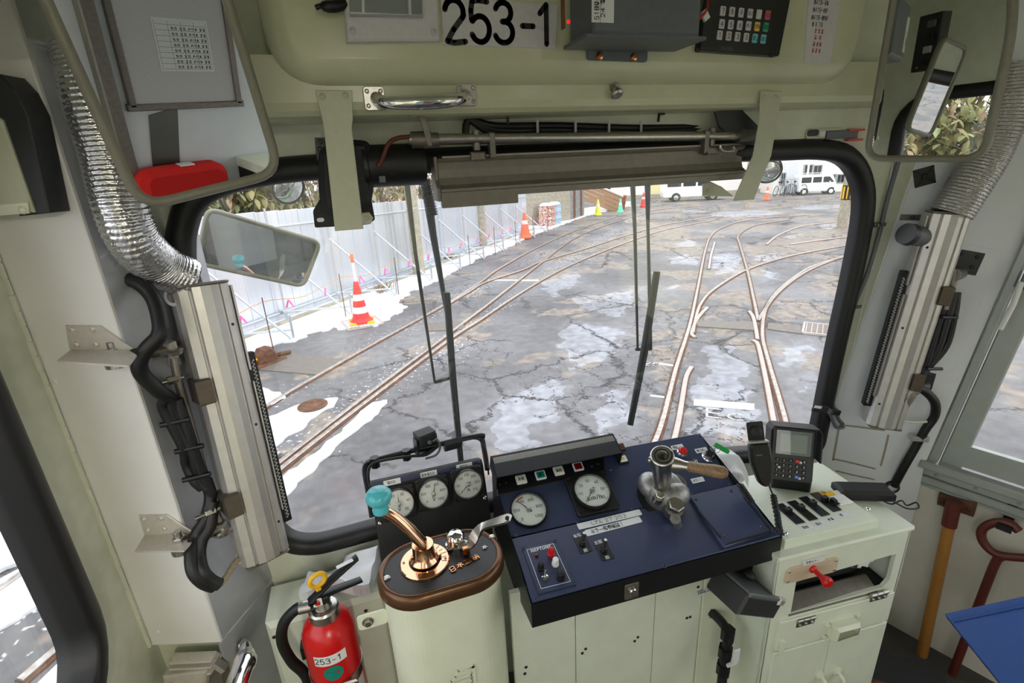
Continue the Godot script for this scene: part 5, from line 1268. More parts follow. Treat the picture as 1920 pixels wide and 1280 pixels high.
# ---------------------------------------------------------------- driver's console
func dial_face(t: Node3D, x: Transform3D, r: float, words: Array, a0: float, a1: float, needle: float, unit: String, red := Vector2.ZERO):
	var f := shape(x); f.lathe([Vector2(r, 0.0), Vector2(r, 0.002), Vector2(0, 0.002)], 36)
	var dial := put(f, "dial", M.dial, t)
	var tk := shape(off(x, 0, 0, 0.0024))
	var n := (words.size() - 1) * 5
	for i in n + 1:
		var a := lerpf(a0, a1, float(i) / n)
		var d := Vector2(cos(a), sin(a))
		tk.stroke(PackedVector2Array([d * r * (0.84 if i % 5 == 0 else 0.89), d * r * 0.95]), r * (0.014 if i % 5 == 0 else 0.007))
	for i in words.size():
		var a := lerpf(a0, a1, float(i) / (words.size() - 1))
		var w: String = words[i]
		var h := r * 0.17
		write(tk, w, Vector2(cos(a), sin(a)) * r * 0.68 - Vector2(w.length() * h * 0.37, h / 2), h, r * 0.014, 0.6, 0.25)
	put(tk, "scale", M.ink, dial)
	if red != Vector2.ZERO:
		var rd := shape(off(x, 0, 0, 0.0026))
		var p := PackedVector2Array()
		for i in 8: p.append(Vector2.from_angle(lerpf(red.x, red.y, i / 7.0)) * r * 0.86)
		rd.stroke(p, r * 0.045); put(rd, "red_zone", M.red, dial)
	var nd := shape(off(x, 0, 0, 0.006)); var d := Vector2.from_angle(needle)
	nd.prism(PackedVector2Array([-d * r * 0.22 + d.orthogonal() * r * 0.06, d * r * 0.8, -d * r * 0.22 - d.orthogonal() * r * 0.06]), 0, 0.001); put(nd, "needle", M.ink, t)
	var hb := shape(x); hb.lathe([Vector2(r * 0.16, 0.002), Vector2(r * 0.15, 0.008), Vector2(0, 0.009)], 18); put(hb, "hub", M.bolt, t)
	if unit: latin(unit, r * 0.26, "unit_mark", M.ink, off(x, 0, -r * 0.42, 0.0022), t, true)

func gauge(called: String, label: String, x: Transform3D, r: float, square: float, words: Array, a0: float, a1: float, needle: float, unit: String, red := Vector2.ZERO):
	var t := thing(called, label, "gauge", x.origin)
	if square > 0:
		var b := shape(x); b.prism(rounded(square, square, 0.008), 0.001, 0.012, 0.002, false)
		for c in [Vector2(1, 1), Vector2(1, -1), Vector2(-1, 1), Vector2(-1, -1)]: b.screw(Vector3(c.x, c.y, 0) * square * 0.43 + Vector3(0, 0, 0.012), 0.0035)
		put(b, "mount", M.black, t)
	var z := 0.012 if square > 0 else 0.001
	var bz := shape(off(x, 0, 0, z)); bz.lathe([Vector2(r * 1.1, -0.001), Vector2(r * 1.1, 0.005), Vector2(r * 1.06, 0.009), Vector2(r * 1.01, 0.009), Vector2(r * 0.99, 0.004)], 36); put(bz, "bezel", M.black, t)
	dial_face(t, off(x, 0, 0, z), r * 0.99, words, a0, a1, needle, unit, red)
	var gl := shape(off(x, 0, 0, z)); gl.lathe([Vector2(r, 0.0095), Vector2(0, 0.0105)], 28); put(gl, "glass", M.lens, t)

func push_cap(t: Node3D, x: Transform3D, r: float, h: float, m: Material, called := "button"):
	var c := shape(x); c.lathe([Vector2(r * 1.15, 0), Vector2(r * 1.15, h * 0.3), Vector2(r, h * 0.34), Vector2(r, h * 0.9), Vector2(r * 0.85, h), Vector2(0, h * 1.02)], 20); put(c, called, m, t)

func toggle(label: String, x: Transform3D, words: Array):
	var t := thing("toggle_switch", label, "switch", x.origin)
	var b := shape(x); b.prism(rounded(0.03, 0.05, 0.003), 0.0004, 0.0012); put(b, "plate", M.console_side, t)
	var n := shape(x); n.hexbolt(Vector3(0, 0, 0.001), 0.0085, 0.004); n.lathe([Vector2(0.006, 0.004), Vector2(0.006, 0.009), Vector2(0.004, 0.011), Vector2(0, 0.011)], 16); put(n, "collar", M.black, t)
	var l := shape(x); l.tube([Vector3(0, 0, 0.008), Vector3(0.003, 0.004, 0.014), Vector3(0.005, 0.007, 0.02)], [0.0022, 0.003, 0.0042], 10); l.ball(Vector3(0.005, 0.007, 0.02), Vector3.ONE * 0.0042, 10, 8); put(l, "lever", M.black_metal, t)
	var tp := shape(x); tp.ball(Vector3(0.006, 0.0085, 0.0225), Vector3.ONE * 0.0038, 10, 8); put(tp, "tip", M.white, t)
	var w := shape(off(x, 0, 0, 0.0014)); write(w, words[0], Vector2(-0.013, 0.018), 0.008, 0.0006, 0.9, 0.4); write(w, words[1], Vector2(-0.004, -0.024), 0.008, 0.0006, 0.9, 0.4); put(w, "lettering", M.label, t)

func console():
	var f0: Vector3 = Vector3(.24,1.7,-.747); var f1: Vector3 = Vector3(.859,1.7,-.719); var m0: Vector3 = Vector3(.248,1.735,-.906); var m1: Vector3 = Vector3(.855,1.735,-.872); var b0: Vector3 = Vector3(.255,1.81,-1.073); var b1: Vector3 = Vector3(.859,1.81,-1.029)
	var t := thing("console_desk", "black and dark blue sloping driver's desk under the windscreen", "console", Vector3(0.55, 0.85, -0.9))
	var dn := Vector3(0, -0.064, 0)
	var s := shape()
	var bk := Vector3(0, -0.2, -0.02)
	s.flat([f0 + dn, f1 + dn, f1, f0], Vector3(0, 0, 1))
	s.flat([f0, m0, b0, b0 + bk, m0 + dn * 2.2, f0 + dn], Vector3(-1, 0, 0)); s.flat([f1, m1, b1, b1 + bk, m1 + dn * 2.2, f1 + dn], Vector3(1, 0, 0))
	s.flat([b0, b1, b1 + bk, b0 + bk], Vector3(0, 0, -1)); s.flat([f0 + dn, f1 + dn, m1 + dn * 2.2, m0 + dn * 2.2], Vector3(0, -1, 0)); s.flat([m0 + dn * 2.2, m1 + dn * 2.2, b1 + bk, b0 + bk], Vector3(0, -1, 0))
	put(s, "desk_body", M.console_side, t)
	var cf := desk_lower; var cb := desk_upper
	s = shape(cf); s.prism(PackedVector2Array([Vector2(0.003, 0.002), Vector2(0.617, 0.002), Vector2(0.608, 0.158), Vector2(0.002, 0.16)]), -0.002, 0.004, 0.0015)
	for p in [Vector3(.012,.007,0), Vector3(.309,.003,0), Vector3(.609,.011,0), Vector3(.013,.166,0), Vector3(.167,.163,0)]: s.screw(p + Vector3(0, 0, 0.004), 0.0045)
	put(s, "lower_panel", M.console, t)
	s = shape(cb); s.prism(PackedVector2Array([Vector2(0.001, 0.002), Vector2(0.607, 0.002), Vector2(0.604, 0.176), Vector2(-0.002, 0.182)]), -0.002, 0.003, 0.0015)
	for p in [Vector3(.597,.167,0), Vector3(.486,.006,0), Vector3(.597,.009,0), Vector3(.312,.003,0), Vector3(.305,.122,0), Vector3(.347,.121,0), Vector3(.015,.004,0)]: s.screw(p + Vector3(0, 0, 0.003), 0.0045)
	put(s, "upper_panel", M.console, t)
	# hood over the signal lamps
	s = shape(cb)
	var hx := PackedVector2Array([Vector2(0.186, 0.0), Vector2(0.2, 0.0), Vector2(0.2, 0.046), Vector2(0.135, 0.05), Vector2(0.135, 0.046), Vector2(0.186, 0.042)])
	s.x = cb * Transform3D(Vector3(0, 1, 0), Vector3(0, 0, 1), Vector3(1, 0, 0), Vector3.ZERO)
	s.prism(hx, -0.004, 0.335)
	for e in [-0.004, 0.331]: s.prism(PackedVector2Array([Vector2(0.128, 0.002), Vector2(0.2, 0.002), Vector2(0.2, 0.046), Vector2(0.135, 0.05)]), e, e + 0.003)
	put(s, "hood", M.black_metal, t)
	s = shape(off(cb, 0, 0, 0.05)); s.box(Vector3(0.33, 0.05, 0.001), Vector3(0.166, 0.168, -0.003)); put(s, "hood_top", M.steel, t)
	s = shape(cb); s.prism(PackedVector2Array([Vector2(.004,.161),Vector2(.303,.173),Vector2(.287,.119),Vector2(-.006,.11)]), 0.003, 0.007, 0.002)
	for q in [Vector3(.007,.14,0), Vector3(.024,.141,0), Vector3(.256,.139,0), Vector3(.276,.143,0)]: s.screw(q + Vector3(0, 0, 0.007), 0.004)
	put(s, "lamp_panel", M.black, t)
	# lock plate on the front edge, clip at the back edge
	var ff := desk_front
	s = shape(ff); s.prism(rounded(0.034, 0.042, 0.004, 4, Vector2(.2291,-.0372)), 0.0, 0.002, 0.0008, false); put(s, "lock_plate", M.alu_dull, t)
	s = shape(off(ff, .23, -.036, 0.002)); s.lathe([Vector2(0.009, 0), Vector2(0.009, 0.004), Vector2(0.007, 0.006), Vector2(0, 0.006)], 20); s.box(Vector3(0.002, 0.008, 0.002), Vector3(0, 0, 0.0065)); put(s, "key_cylinder", M.chrome, t)
	s = shape(off(cb, .358, 0.179, 0.0)); s.box(Vector3(0.022, 0.02, 0.012), Vector3(0, 0, 0.004), 0.002); put(s, "clip", M.bronze, t)
	# raised lid on the right
	s = shape(cf); s.prism(round_corners(PackedVector2Array([Vector2(.467,.158),Vector2(.621,.158),Vector2(.601,.014),Vector2(.46,.004)]), 0.004), 0.004, 0.014, 0.002, false)
	for q in [Vector3(.477,.141,0), Vector3(.579,.142,0), Vector3(.479,.028,0), Vector3(.581,.027,0)]: s.screw(q + Vector3(0, 0, 0.014), 0.0045)
	put(s, "lid", M.console, t)
	s = shape(cf)
	for q in [[Vector3(.463,.112,0), Vector3(.468,.029,0)], [Vector3(.598,.117,0), Vector3(.595,.016,0)], [Vector3(.471,.009,0), Vector3(.592,.012,0)]]:
		s.stroke(PackedVector2Array([Vector2(q[0].x, q[0].y), Vector2(q[1].x, q[1].y)]), 0.0018, 0.0155, 0.002)
	put(s, "lid_rib", M.console_side, t)
	# two label plates
	for k in 2:
		var x: Transform3D = [at(desk_lower, .1628, .1487, 0, 0), at(desk_lower, .1743, .1271, 0, .0207)][k]
		var w: float = [0.1662, 0.1449][k]
		x = off(x, 0, 0, [0.0048, 0.0042][k])
		var lb := thing("label_plate", ["upper white label plate with handwritten characters and the numbers 27 253 on the desk", "lower white label plate with printed black characters on the desk"][k], "label", x.origin)
		s = shape(off(x, w / 2, 0)); s.prism(rounded(w, 0.017, 0.003), 0, 0.0008); put(s, "plate", M.label, lb)
		s = shape(off(x, 0, 0, 0.0011))
		if k == 0: write(s, "しでん 27 253", Vector2(w * 0.2, -0.005), 0.01, 0.0005, 0.8, 0.3)
		else: write(s, "ミラー格納確認!", Vector2(w * 0.09, -0.005), 0.011, 0.0007, 0.85, 0.15)
		put(s, "lettering", M.ink, lb)
	# signal lamps
	for k in 4:
		var x := desk_upper
		var p: Vector3 = [Vector3(.064,.14,0), Vector3(.116,.141,0), Vector3(.166,.143,0), Vector3(.22,.144,0)][k]
		x = x * Transform3D(Basis(), p + Vector3(0, 0, 0.007))
		var l := thing("signal_lamp", ["unlit cream signal lamp, leftmost under the hood of the desk", "green signal lamp with a dark mark under the hood of the desk", "unlit cream signal lamp between the green and the red one", "dark red signal lamp, rightmost under the hood of the desk"][k], "signal lamp", x.origin)
		s = shape(x); s.prism(rounded(0.027, 0.025, 0.003), 0, 0.004, 0.001, false); put(s, "frame", M.label, l)
		s = shape(x); s.prism(rounded(0.02, 0.018, 0.002), 0.004, 0.0055, 0.001, false); put(s, "lens", [M.cream, M.green_lens, M.cream, M.red_dark][k], l)
		s = shape(off(x, 0, 0, 0.0058)); write(s, ["非常", "開", "電回", "火"][k], Vector2([-0.0085, -0.004, -0.0085, -0.004][k], -0.004), 0.0075, 0.0006); put(s, "lettering", M.ink if k != 3 else M.red_dark, l)
	var xs := at(desk_upper, .3469, .141, .003)
	var sq := thing("signal_lamp", "square clear signal lamp alone in the middle of the desk's upper panel", "signal lamp", xs.origin)
	s = shape(xs); s.prism(rounded(0.03, 0.026, 0.003), 0, 0.005, 0.001, false); put(s, "frame", M.black, sq)
	s = shape(xs); s.prism(rounded(0.022, 0.019, 0.002), 0.005, 0.007, 0.001, false); put(s, "lens", M.dial, sq)
	s = shape(off(xs, 0, 0, 0.0072)); s.lathe([Vector2(0.004, 0), Vector2(0, 0.001)], 12); put(s, "bulb_spot", M.yellow, sq)
	# gauges
	gauge("pressure_gauge", "round white pressure gauge with a red zone on the left of the desk", at(desk_upper, .0602, .057, .003), 0.042, 0.0, ["0", "200", "400", "600", "800", "1000"], 3.9, -0.75, 2.25, "", Vector2(2.3, 1.75))
	gauge("speedometer", "white speedometer marked 0 to 60 in a black square mount on the desk", at(desk_upper, .2266, .065, .003), 0.044, 0.11, ["0", "10", "20", "30", "40", "50", "60"], 3.95, -0.75, 3.95, "km/h")
	# radio panel, lower left
	var np := at(desk_lower, .0631, .0715, .004)
	var nt := thing("intercom", "small blue control panel with red, white and black buttons, lower left of the desk", "control panel", np.origin)
	var rel := PackedVector2Array([Vector2(-.045,.058),Vector2(.036,.057),Vector2(.041,-.058),Vector2(-.043,-.057)])
	s = shape(np); s.prism(rel, 0, 0.003, 0.001, false)
	for q in rel: s.screw(Vector3(q.x, q.y, 0) * 0.93 + Vector3(0, 0, 0.003), 0.004)
	put(s, "plate", M.console, nt)
	var ln := Shape.inset(rel if not Geometry2D.is_polygon_clockwise(rel) else reversed(rel), 0.009)
	s = shape(np); ln.append(ln[0]); s.stroke(ln, 0.0006, 0.0032); put(s, "border_line", M.label, nt)
	latin("NEPTUNE", 0.008, "lettering", M.label, at(desk_lower, .0588, .1146, .0073, .0072), nt, true)
	push_cap(nt, at(desk_lower, .0756, .0933, .007), 0.0068, 0.022, M.red, "red_button")
	push_cap(nt, at(desk_lower, .0768, .0684, .007), 0.0068, 0.02, M.white, "white_button")
	push_cap(nt, at(desk_lower, .0775, .0367, .007), 0.0085, 0.018, M.black, "black_button")
	push_cap(nt, at(desk_lower, .0429, .067, .007), 0.0068, 0.02, M.black, "volume_knob")
	push_cap(nt, at(desk_lower, .0436, .0993, .007), 0.004, 0.004, M.red_dark, "pilot_lamp")
	s = shape(at(desk_lower, .045, .0443, .007)); s.lathe([Vector2(0.0075, 0), Vector2(0.0075, 0.003), Vector2(0.004, 0.004), Vector2(0, 0.004)], 16); s.tube([Vector3(0, 0, 0.003), Vector3(0.002, 0.006, 0.018)], [0.002, 0.003], 8); put(s, "toggle", M.chrome, nt)
	toggle("left toggle switch in the middle of the desk, marked with white characters", at(desk_lower, .1566, .1049, .004), ["右開", "閉"])
	toggle("right toggle switch in the middle of the desk, marked with white characters", at(desk_lower, .1965, .0753, .004), ["左開", "閉"])
	# right part of the upper panel
	var rb := at(desk_upper, .5198, .1276, .003)
	var rt := thing("push_button", "red push button with a chrome ring at the top right of the desk", "button", rb.origin)
	s = shape(rb); s.lathe([Vector2(0.017, 0), Vector2(0.017, 0.003), Vector2(0.0135, 0.008), Vector2(0.012, 0.008), Vector2(0.0115, 0.004)], 24); put(s, "ring", M.chrome, rt)
	s = shape(rb); s.lathe([Vector2(0.0112, 0.003), Vector2(0.0112, 0.011), Vector2(0.008, 0.014), Vector2(0, 0.0145)], 20); put(s, "cap", M.red, rt)
	for q in [[at(desk_upper, .5148, .1461, .0035), "電回", "small white label above the red push button"], [at(desk_upper, .5761, .1221, .0035), "取り消し", "small white label above the key switch"], [at(desk_upper, .5171, .0405, .0035), "ミラー", "white label under the wooden grip of the brake handle"]]:
		var lt := thing("name_label", q[2], "label", q[0].origin)
		s = shape(q[0]); s.prism(rounded(0.036, 0.014, 0.0015), 0, 0.001); put(s, "plate", M.label, lt)
		s = shape(off(q[0], 0, 0, 0.0013)); write(s, q[1], Vector2(-0.014, -0.003), 0.0065, 0.00045, 0.9, 0.15); put(s, "lettering", M.ink, lt)
	var kx := at(desk_upper, .5822, .0983, .003)
	var kt := thing("key_switch", "round key switch with a key and a green tag at the right of the desk", "key switch", kx.origin)
	s = shape(kx); s.lathe([Vector2(0.017, 0), Vector2(0.017, 0.004), Vector2(0.013, 0.009), Vector2(0.012, 0.018), Vector2(0.0, 0.018)], 24); put(s, "barrel", M.chrome, kt)
	s = shape(kx); s.prism(rounded(0.003, 0.02, 0.001), 0.018, 0.038, 0.0005); put(s, "key", M.black_metal, kt)
	s = shape(kx)
	var rg := []
	for i in 16: rg.append(Vector3(0.009 + cos(TAU * i / 16) * 0.012, sin(TAU * i / 16) * 0.012, 0.036))
	s.tube(rg, 0.0011, 6, true); put(s, "key_ring", M.bolt, kt)
	s = shape(off(kx, 0.03, 0.0, 0.032) * Transform3D(Basis(Vector3(0, 0, 1), -0.9), Vector3.ZERO)); s.prism(rounded(0.042, 0.017, 0.006), 0, 0.003, 0.001); put(s, "tag", M.green, kt)
	var ex := at(desk_upper, .5397, .0904, .003)
	var et := thing("emblem_disc", "small black disc with a white swirl beside the key switch", "emblem", ex.origin)
	s = shape(ex); s.lathe([Vector2(0.0105, 0), Vector2(0.0105, 0.002), Vector2(0.009, 0.003), Vector2(0, 0.003)], 20); put(s, "disc", M.black, et)
	s = shape(off(ex, 0, 0, 0.0033)); s.stroke(PackedVector2Array([Vector2(-0.006, -0.003), Vector2(-0.001, 0.004), Vector2(0.005, 0.001), Vector2(0.001, -0.005), Vector2(-0.003, 0.001), Vector2(0.006, 0.005)]), 0.0008); put(s, "swirl", M.label, et)
	brake_valve()
	# towel hung over the right edge of the desk
	var tw := thing("towel", "white towel draped over the right rear corner of the desk", "towel", Vector3(.921,1.727,-.946))
	s = shape()
	var rows := []
	for i in 12:
		var u := i / 11.0
		var row := PackedVector3Array()
		var pts: Array = [Vector3(.956,1.707,-1.061), Vector3(.953,1.731,-1.037), Vector3(.957,1.745,-1.008), Vector3(.962,1.743,-.984), Vector3(.956,1.729,-.958), Vector3(.949,1.709,-.931), Vector3(.942,1.687,-.92)]
		var q: Array = [Vector3(.841,1.762,-.961), Vector3(.845,1.748,-.944), Vector3(.854,1.737,-.931), Vector3(.866,1.731,-.92), Vector3(.871,1.725,-.905), Vector3(.878,1.721,-.896), Vector3(.882,1.717,-.888)]
		for j in 7: row.append(pts[j].lerp(q[j], u) + Vector3(0, 0.006 * sin(u * 9.0 + j * 1.7) + 0.02 * sin(PI * u), 0.004 * cos(u * 13.0 + j)))
		rows.append(row)
	s.loft(smooth_rows(rows), false)
	put(s, "cloth", M.towel, tw)
	# cream boards that carry the desk
	var up := desk_boards
	s = shape(up)
	var bt := thing("desk_support", "cream painted support panels under the driver's desk", "panel", Vector3(0.55, 0.85, -0.84))
	var xs2 := [-0.02, 0.14, 0.36, 0.5, 0.64]
	for i in 4:
		s = shape(up); s.prism(PackedVector2Array([Vector2(xs2[i] + 0.001, -0.35), Vector2(xs2[i + 1] - 0.001, -0.35), Vector2(xs2[i + 1] - 0.001, 0.44), Vector2(xs2[i] + 0.001, 0.44)]), -0.016, 0.0 if i != 3 else 0.003, 0.0015)
		put(s, "board", [M.mint, M.mint, M.mint, M.cream][i], bt)
	s = shape(up)
	for p in [Vector3(.157,.192,0), Vector3(.166,.203,0), Vector3(.304,.176,0), Vector3(.313,.186,0), Vector3(.009,.205,0), Vector3(.005,.185,0), Vector3(.458,.199,0), Vector3(.468,.199,0), Vector3(.484,.296,0), Vector3(.553,.195,0)]: s.screw(p, 0.0042)
	put(s, "screw", M.black_metal, bt)
	s = shape(at(desk_boards, .5042, .2767, .004)); s.prism(rounded(0.05, 0.013, 0.001), 0, 0.001); put(s, "paper_label", M.label, bt)
	s = shape(at(desk_boards, .5031, .2784, .0053)); write(s, "非常切取り消し", Vector2(-0.022, -0.003), 0.006, 0.0004, 0.9, 0.12); put(s, "lettering", M.ink, bt)

func smooth_rows(rows: Array) -> Array:
	var o := []
	for r in rows: o.append(PackedVector3Array(smooth(Array(r), false, 4)))
	return o

func brake_valve():
	var p := at(desk_upper, .401, .0199, .003)
	var t := thing("brake_valve", "cast grey brake valve with a wooden handled lever on the desk", "brake valve", p.origin)
	var o: Vector3 = p.origin
	var top: Vector3 = Vector3(.591,1.924,-.825)
	var s := shape(p); s.lathe([Vector2(0.062, -0.004), Vector2(0.062, 0.004), Vector2(0, 0.004)], 28); put(s, "flange", M.black, t)
	s = shape(p)
	s.lathe([Vector2(0.045, 0.0), Vector2(0.05, 0.02), Vector2(0.048, 0.045), Vector2(0.036, 0.06), Vector2(0.026, 0.066), Vector2(0.0, 0.066)], 28)
	s.ball(Vector3(0.01, -0.02, 0.035), Vector3(0.045, 0.035, 0.035), 20, 12)
	s.ball(Vector3(-0.03, 0.02, 0.03), Vector3(0.03, 0.035, 0.03), 20, 12)
	put(s, "body", M.cast, t)
	var ax := aim(o + (top - o).normalized() * 0.03, top)
	var h: float = (top - o).length() - 0.03
	s = shape(ax); s.lathe([Vector2(0.034, 0), Vector2(0.026, 0.015), Vector2(0.022, 0.02), Vector2(0.022, h - 0.04), Vector2(0.0265, h - 0.038), Vector2(0.0265, h - 0.002), Vector2(0.024, h), Vector2(0.014, h), Vector2(0.013, h - 0.006), Vector2(0, h - 0.006)], 28); put(s, "stem", M.steel, t)
	s = shape(off(ax, 0, 0, h + 0.0006)); var sp := PackedVector2Array()
	for i in 26: sp.append(Vector2.from_angle(i * 0.4) * (0.009 + 0.0005 * i))
	s.stroke(sp, 0.0013); put(s, "spiral_groove", M.ink, t)
	s = shape(off(ax, 0, 0, h - 0.0045)); s.box(Vector3(0.01, 0.01, 0.004)); put(s, "square_key", M.black_metal, t)
	# quadrant with its scale
	var qx := at(desk_upper, .4255, .0197, .058)
	s = shape(qx); s.lathe([Vector2(0.024, -0.02), Vector2(0.026, 0.0), Vector2(0.024, 0.003), Vector2(0, 0.003)], 24); put(s, "quadrant", M.steel, t)
	s = shape(off(qx, 0, 0, 0.0034))
	for i in 9: s.stroke(PackedVector2Array([Vector2.from_angle(0.6 - i * 0.25) * 0.014, Vector2.from_angle(0.6 - i * 0.25) * 0.021]), 0.0007)
	put(s, "scale_marks", M.ink, t)
	# hex nuts
	for q in [[at(desk_upper, .3947, -.0344, .045), 0.02, 0.03], [at(desk_upper, .3623, -.0077, .066), 0.011, 0.012]]:
		s = shape(q[0]); s.lathe([Vector2(q[1] * 1.15, -0.02), Vector2(q[1] * 1.15, 0.0), Vector2(0, 0)], 20); s.hexbolt(Vector3.ZERO, q[1], q[2] * 0.7, 0.3); put(s, "hex_plug", M.steel, t)
	s = shape(); s.tube([Vector3(.59,1.798,-.763), Vector3(.61,1.763,-.777)], [0.012, 0.009], 10); put(s, "drain_boss", M.cast, t)
	# lever
	var a: Vector3 = ax * Vector3(0, 0, h - 0.03)
	var e: Vector3 = Vector3(.694,1.906,-.737)
	var d := (e - a).normalized()
	s = shape(); s.tube([a + d * 0.015, a + d * 0.03, a + d * 0.05, a + d * 0.06], [0.017, 0.016, 0.0115, 0.0115], 16); put(s, "lever_socket", M.steel, t)
	s = shape(); s.tube([a + d * 0.056, e - d * 0.085], 0.0055, 12); put(s, "lever_rod", M.brass, t)
	s = shape(aim(e - d * 0.085, e)); s.lathe([Vector2(0, 0), Vector2(0.0105, 0.0), Vector2(0.0125, 0.01), Vector2(0.012, 0.03), Vector2(0.0145, 0.06), Vector2(0.0135, 0.078), Vector2(0.007, 0.087), Vector2(0, 0.088)], 20); put(s, "wooden_grip", M.wood, t)
	s = shape(); s.tube([a - d * 0.03, a + d * 0.02], 0.008, 10); put(s, "lock_arm", M.steel, t)

# ---------------------------------------------------------------- controller pedestal
func controller():
	var c := Vector3(0.081, 1.76, -0.872)
	var up := Basis(Vector3(1, 0, 0), Vector3(0, 0, -1), Vector3(0, 1, 0))
	var x := Transform3D(up, c)
	var w := 0.273; var d := 0.175
	var t := thing("drive_controller", "tall cream controller pedestal with a bronze rimmed oblong top", "controller", Vector3(c.x, 0.85, c.z))
	var s := shape(x); s.prism(rounded(w - 0.016, d - 0.016, 0.078, 12), -0.91, -0.03, 0.003); put(s, "casing", M.cream, t)
	s = shape(x)
	var rows := []
	for q in [Vector2(0.007, -0.036), Vector2(0.0, -0.03), Vector2(0.0, -0.012), Vector2(0.003, -0.004), Vector2(0.009, 0.0), Vector2(0.014, -0.001), Vector2(0.016, -0.006)]:
		var row := PackedVector3Array()
		for p in rounded(w - q.x * 2, d - q.x * 2, d / 2 - q.x - 0.001, 12): row.append(Vector3(p.x, p.y, q.y))
		rows.append(row)
	s.loft(rows); put(s, "rim", M.bronze, t)
	s = shape(x); s.prism(rounded(w - 0.03, d - 0.03, 0.07, 12), -0.02, -0.004, 0.001, false); put(s, "top_plate", M.black_metal, t)
	for p in [at(controller_top, -.1147, .0055, 0), at(controller_top, .1236, .0435, 0)]:
		s = shape(p); s.lathe([Vector2(0.0075, -0.004), Vector2(0.0075, -0.002), Vector2(0.005, 0.0), Vector2(0, 0.0)], 16); s.box(Vector3(0.012, 0.0015, 0.001), Vector3(0, 0, 0.0002)); put(s, "plate_screw", M.steel, t)
	# dial ring, hub and crank
	var hx := at(controller_top, -.0327, .0213, -.004)
	s = shape(hx); s.lathe([Vector2(0.053, 0), Vector2(0.053, 0.004), Vector2(0.051, 0.006), Vector2(0.034, 0.006), Vector2(0.033, 0.003)], 40)
	s.screw(Vector3(-0.044, 0.008, 0.006), 0.003); s.screw(Vector3(0.043, -0.012, 0.006), 0.003); put(s, "dial_ring", M.copper, t)
	s = shape(off(hx, 0, 0, 0.0064))
	for i in 9: s.stroke(PackedVector2Array([Vector2.from_angle(-0.4 + i * 0.28) * 0.038, Vector2.from_angle(-0.4 + i * 0.28) * (0.046 if i % 2 else 0.049)]), 0.0006)
	put(s, "notch_marks", M.ink, t)
	s = shape(hx); s.lathe([Vector2(0.035, 0.0), Vector2(0.035, 0.002), Vector2(0.03, 0.003), Vector2(0, 0.003)], 30); put(s, "hub_recess", M.black, t)
	s = shape(hx); s.lathe([Vector2(0.03, 0.002), Vector2(0.031, 0.012), Vector2(0.027, 0.018), Vector2(0.0235, 0.024), Vector2(0.0225, 0.05), Vector2(0.0, 0.05)], 32)
	s.prism(PackedVector2Array([Vector2(0.02, -0.008), Vector2(0.036, -0.004), Vector2(0.036, 0.004), Vector2(0.02, 0.008)]), 0.004, 0.014, 0.001); put(s, "hub", M.copper, t)
	var a: Vector3 = hx * Vector3(0, 0, 0.052)
	var kn: Vector3 = Vector3(-.025,1.91,-.881)
	var arm := []
	for q in [[0.0, 0.012, 0.021, -0.012], [0.0, 0.02, 0.023, 0.0], [0.14, 0.02, 0.021, 0.006], [0.35, 0.018, 0.017, 0.012], [0.6, 0.017, 0.0135, 0.014], [0.82, 0.017, 0.011, 0.01], [1.0, 0.015, 0.01, 0.0]]:
		arm.append([a.lerp(kn, q[0]) + Vector3(0, q[3], 0), q[1], q[2]])
	var dir := Vector3(kn.x - a.x, 0, kn.z - a.z).normalized(); var sd := dir.cross(Vector3.UP)
	rows = []
	for i in arm.size():
		var tg: Vector3 = (arm[mini(i + 1, arm.size() - 1)][0] - arm[maxi(i - 1, 0)][0]).normalized()
		if i < 2: tg = Vector3.UP.lerp(dir, 0.15 + 0.25 * i).normalized()
		var nn := sd.cross(tg).normalized()
		var row := PackedVector3Array()
		for j in 16:
			var g := TAU * j / 16
			row.append(arm[i][0] + sd * cos(g) * arm[i][2] + nn * sin(g) * arm[i][1] * 0.62)
		rows.append(row)
	s = shape()
	var fine := []
	for i in 16:
		var line := []
		for r in rows: line.append(r[i])
		fine.append(smooth(line, false, 5))
	var rr := []
	for i in fine[0].size():
		var row := PackedVector3Array()
		for j in 16: row.append(fine[j][i])
		rr.append(row)
	s.loft(rr); s.flat(Array(rr[0]), Vector3.DOWN); s.flat(Array(rr[rr.size() - 1]), dir); put(s, "crank", M.copper, t)
	var kx := Transform3D(up, kn)
	s = shape(kx); s.lathe([Vector2(0.0, 0.0), Vector2(0.016, 0.0), Vector2(0.0165, 0.006), Vector2(0.0135, 0.014), Vector2(0.014, 0.018), Vector2(0.022, 0.024), Vector2(0.0262, 0.033), Vector2(0.0255, 0.041), Vector2(0.02, 0.049), Vector2(0.011, 0.053), Vector2(0, 0.054)], 32); put(s, "knob", M.teal, t)
	# reverser
	var rx := at(controller_top, .0414, .044, -.004)
	s = shape(rx); s.lathe([Vector2(0.024, 0), Vector2(0.024, 0.012), Vector2(0.021, 0.014), Vector2(0.0205, 0.026), Vector2(0.018, 0.034), Vector2(0.012, 0.039), Vector2(0, 0.041)], 28); put(s, "reverser_dome", M.chrome, t)
	var la: Vector3 = rx * Vector3(0, 0, 0.014)
	var lv := [la, Vector3(.143,1.776,-.875), Vector3(.163,1.803,-.873), Vector3(.178,1.823,-.865), Vector3(.2,1.852,-.835), Vector3(.224,1.875,-.809)]
	s = shape()
	rows = []
	lv = smooth(lv, false, 4)
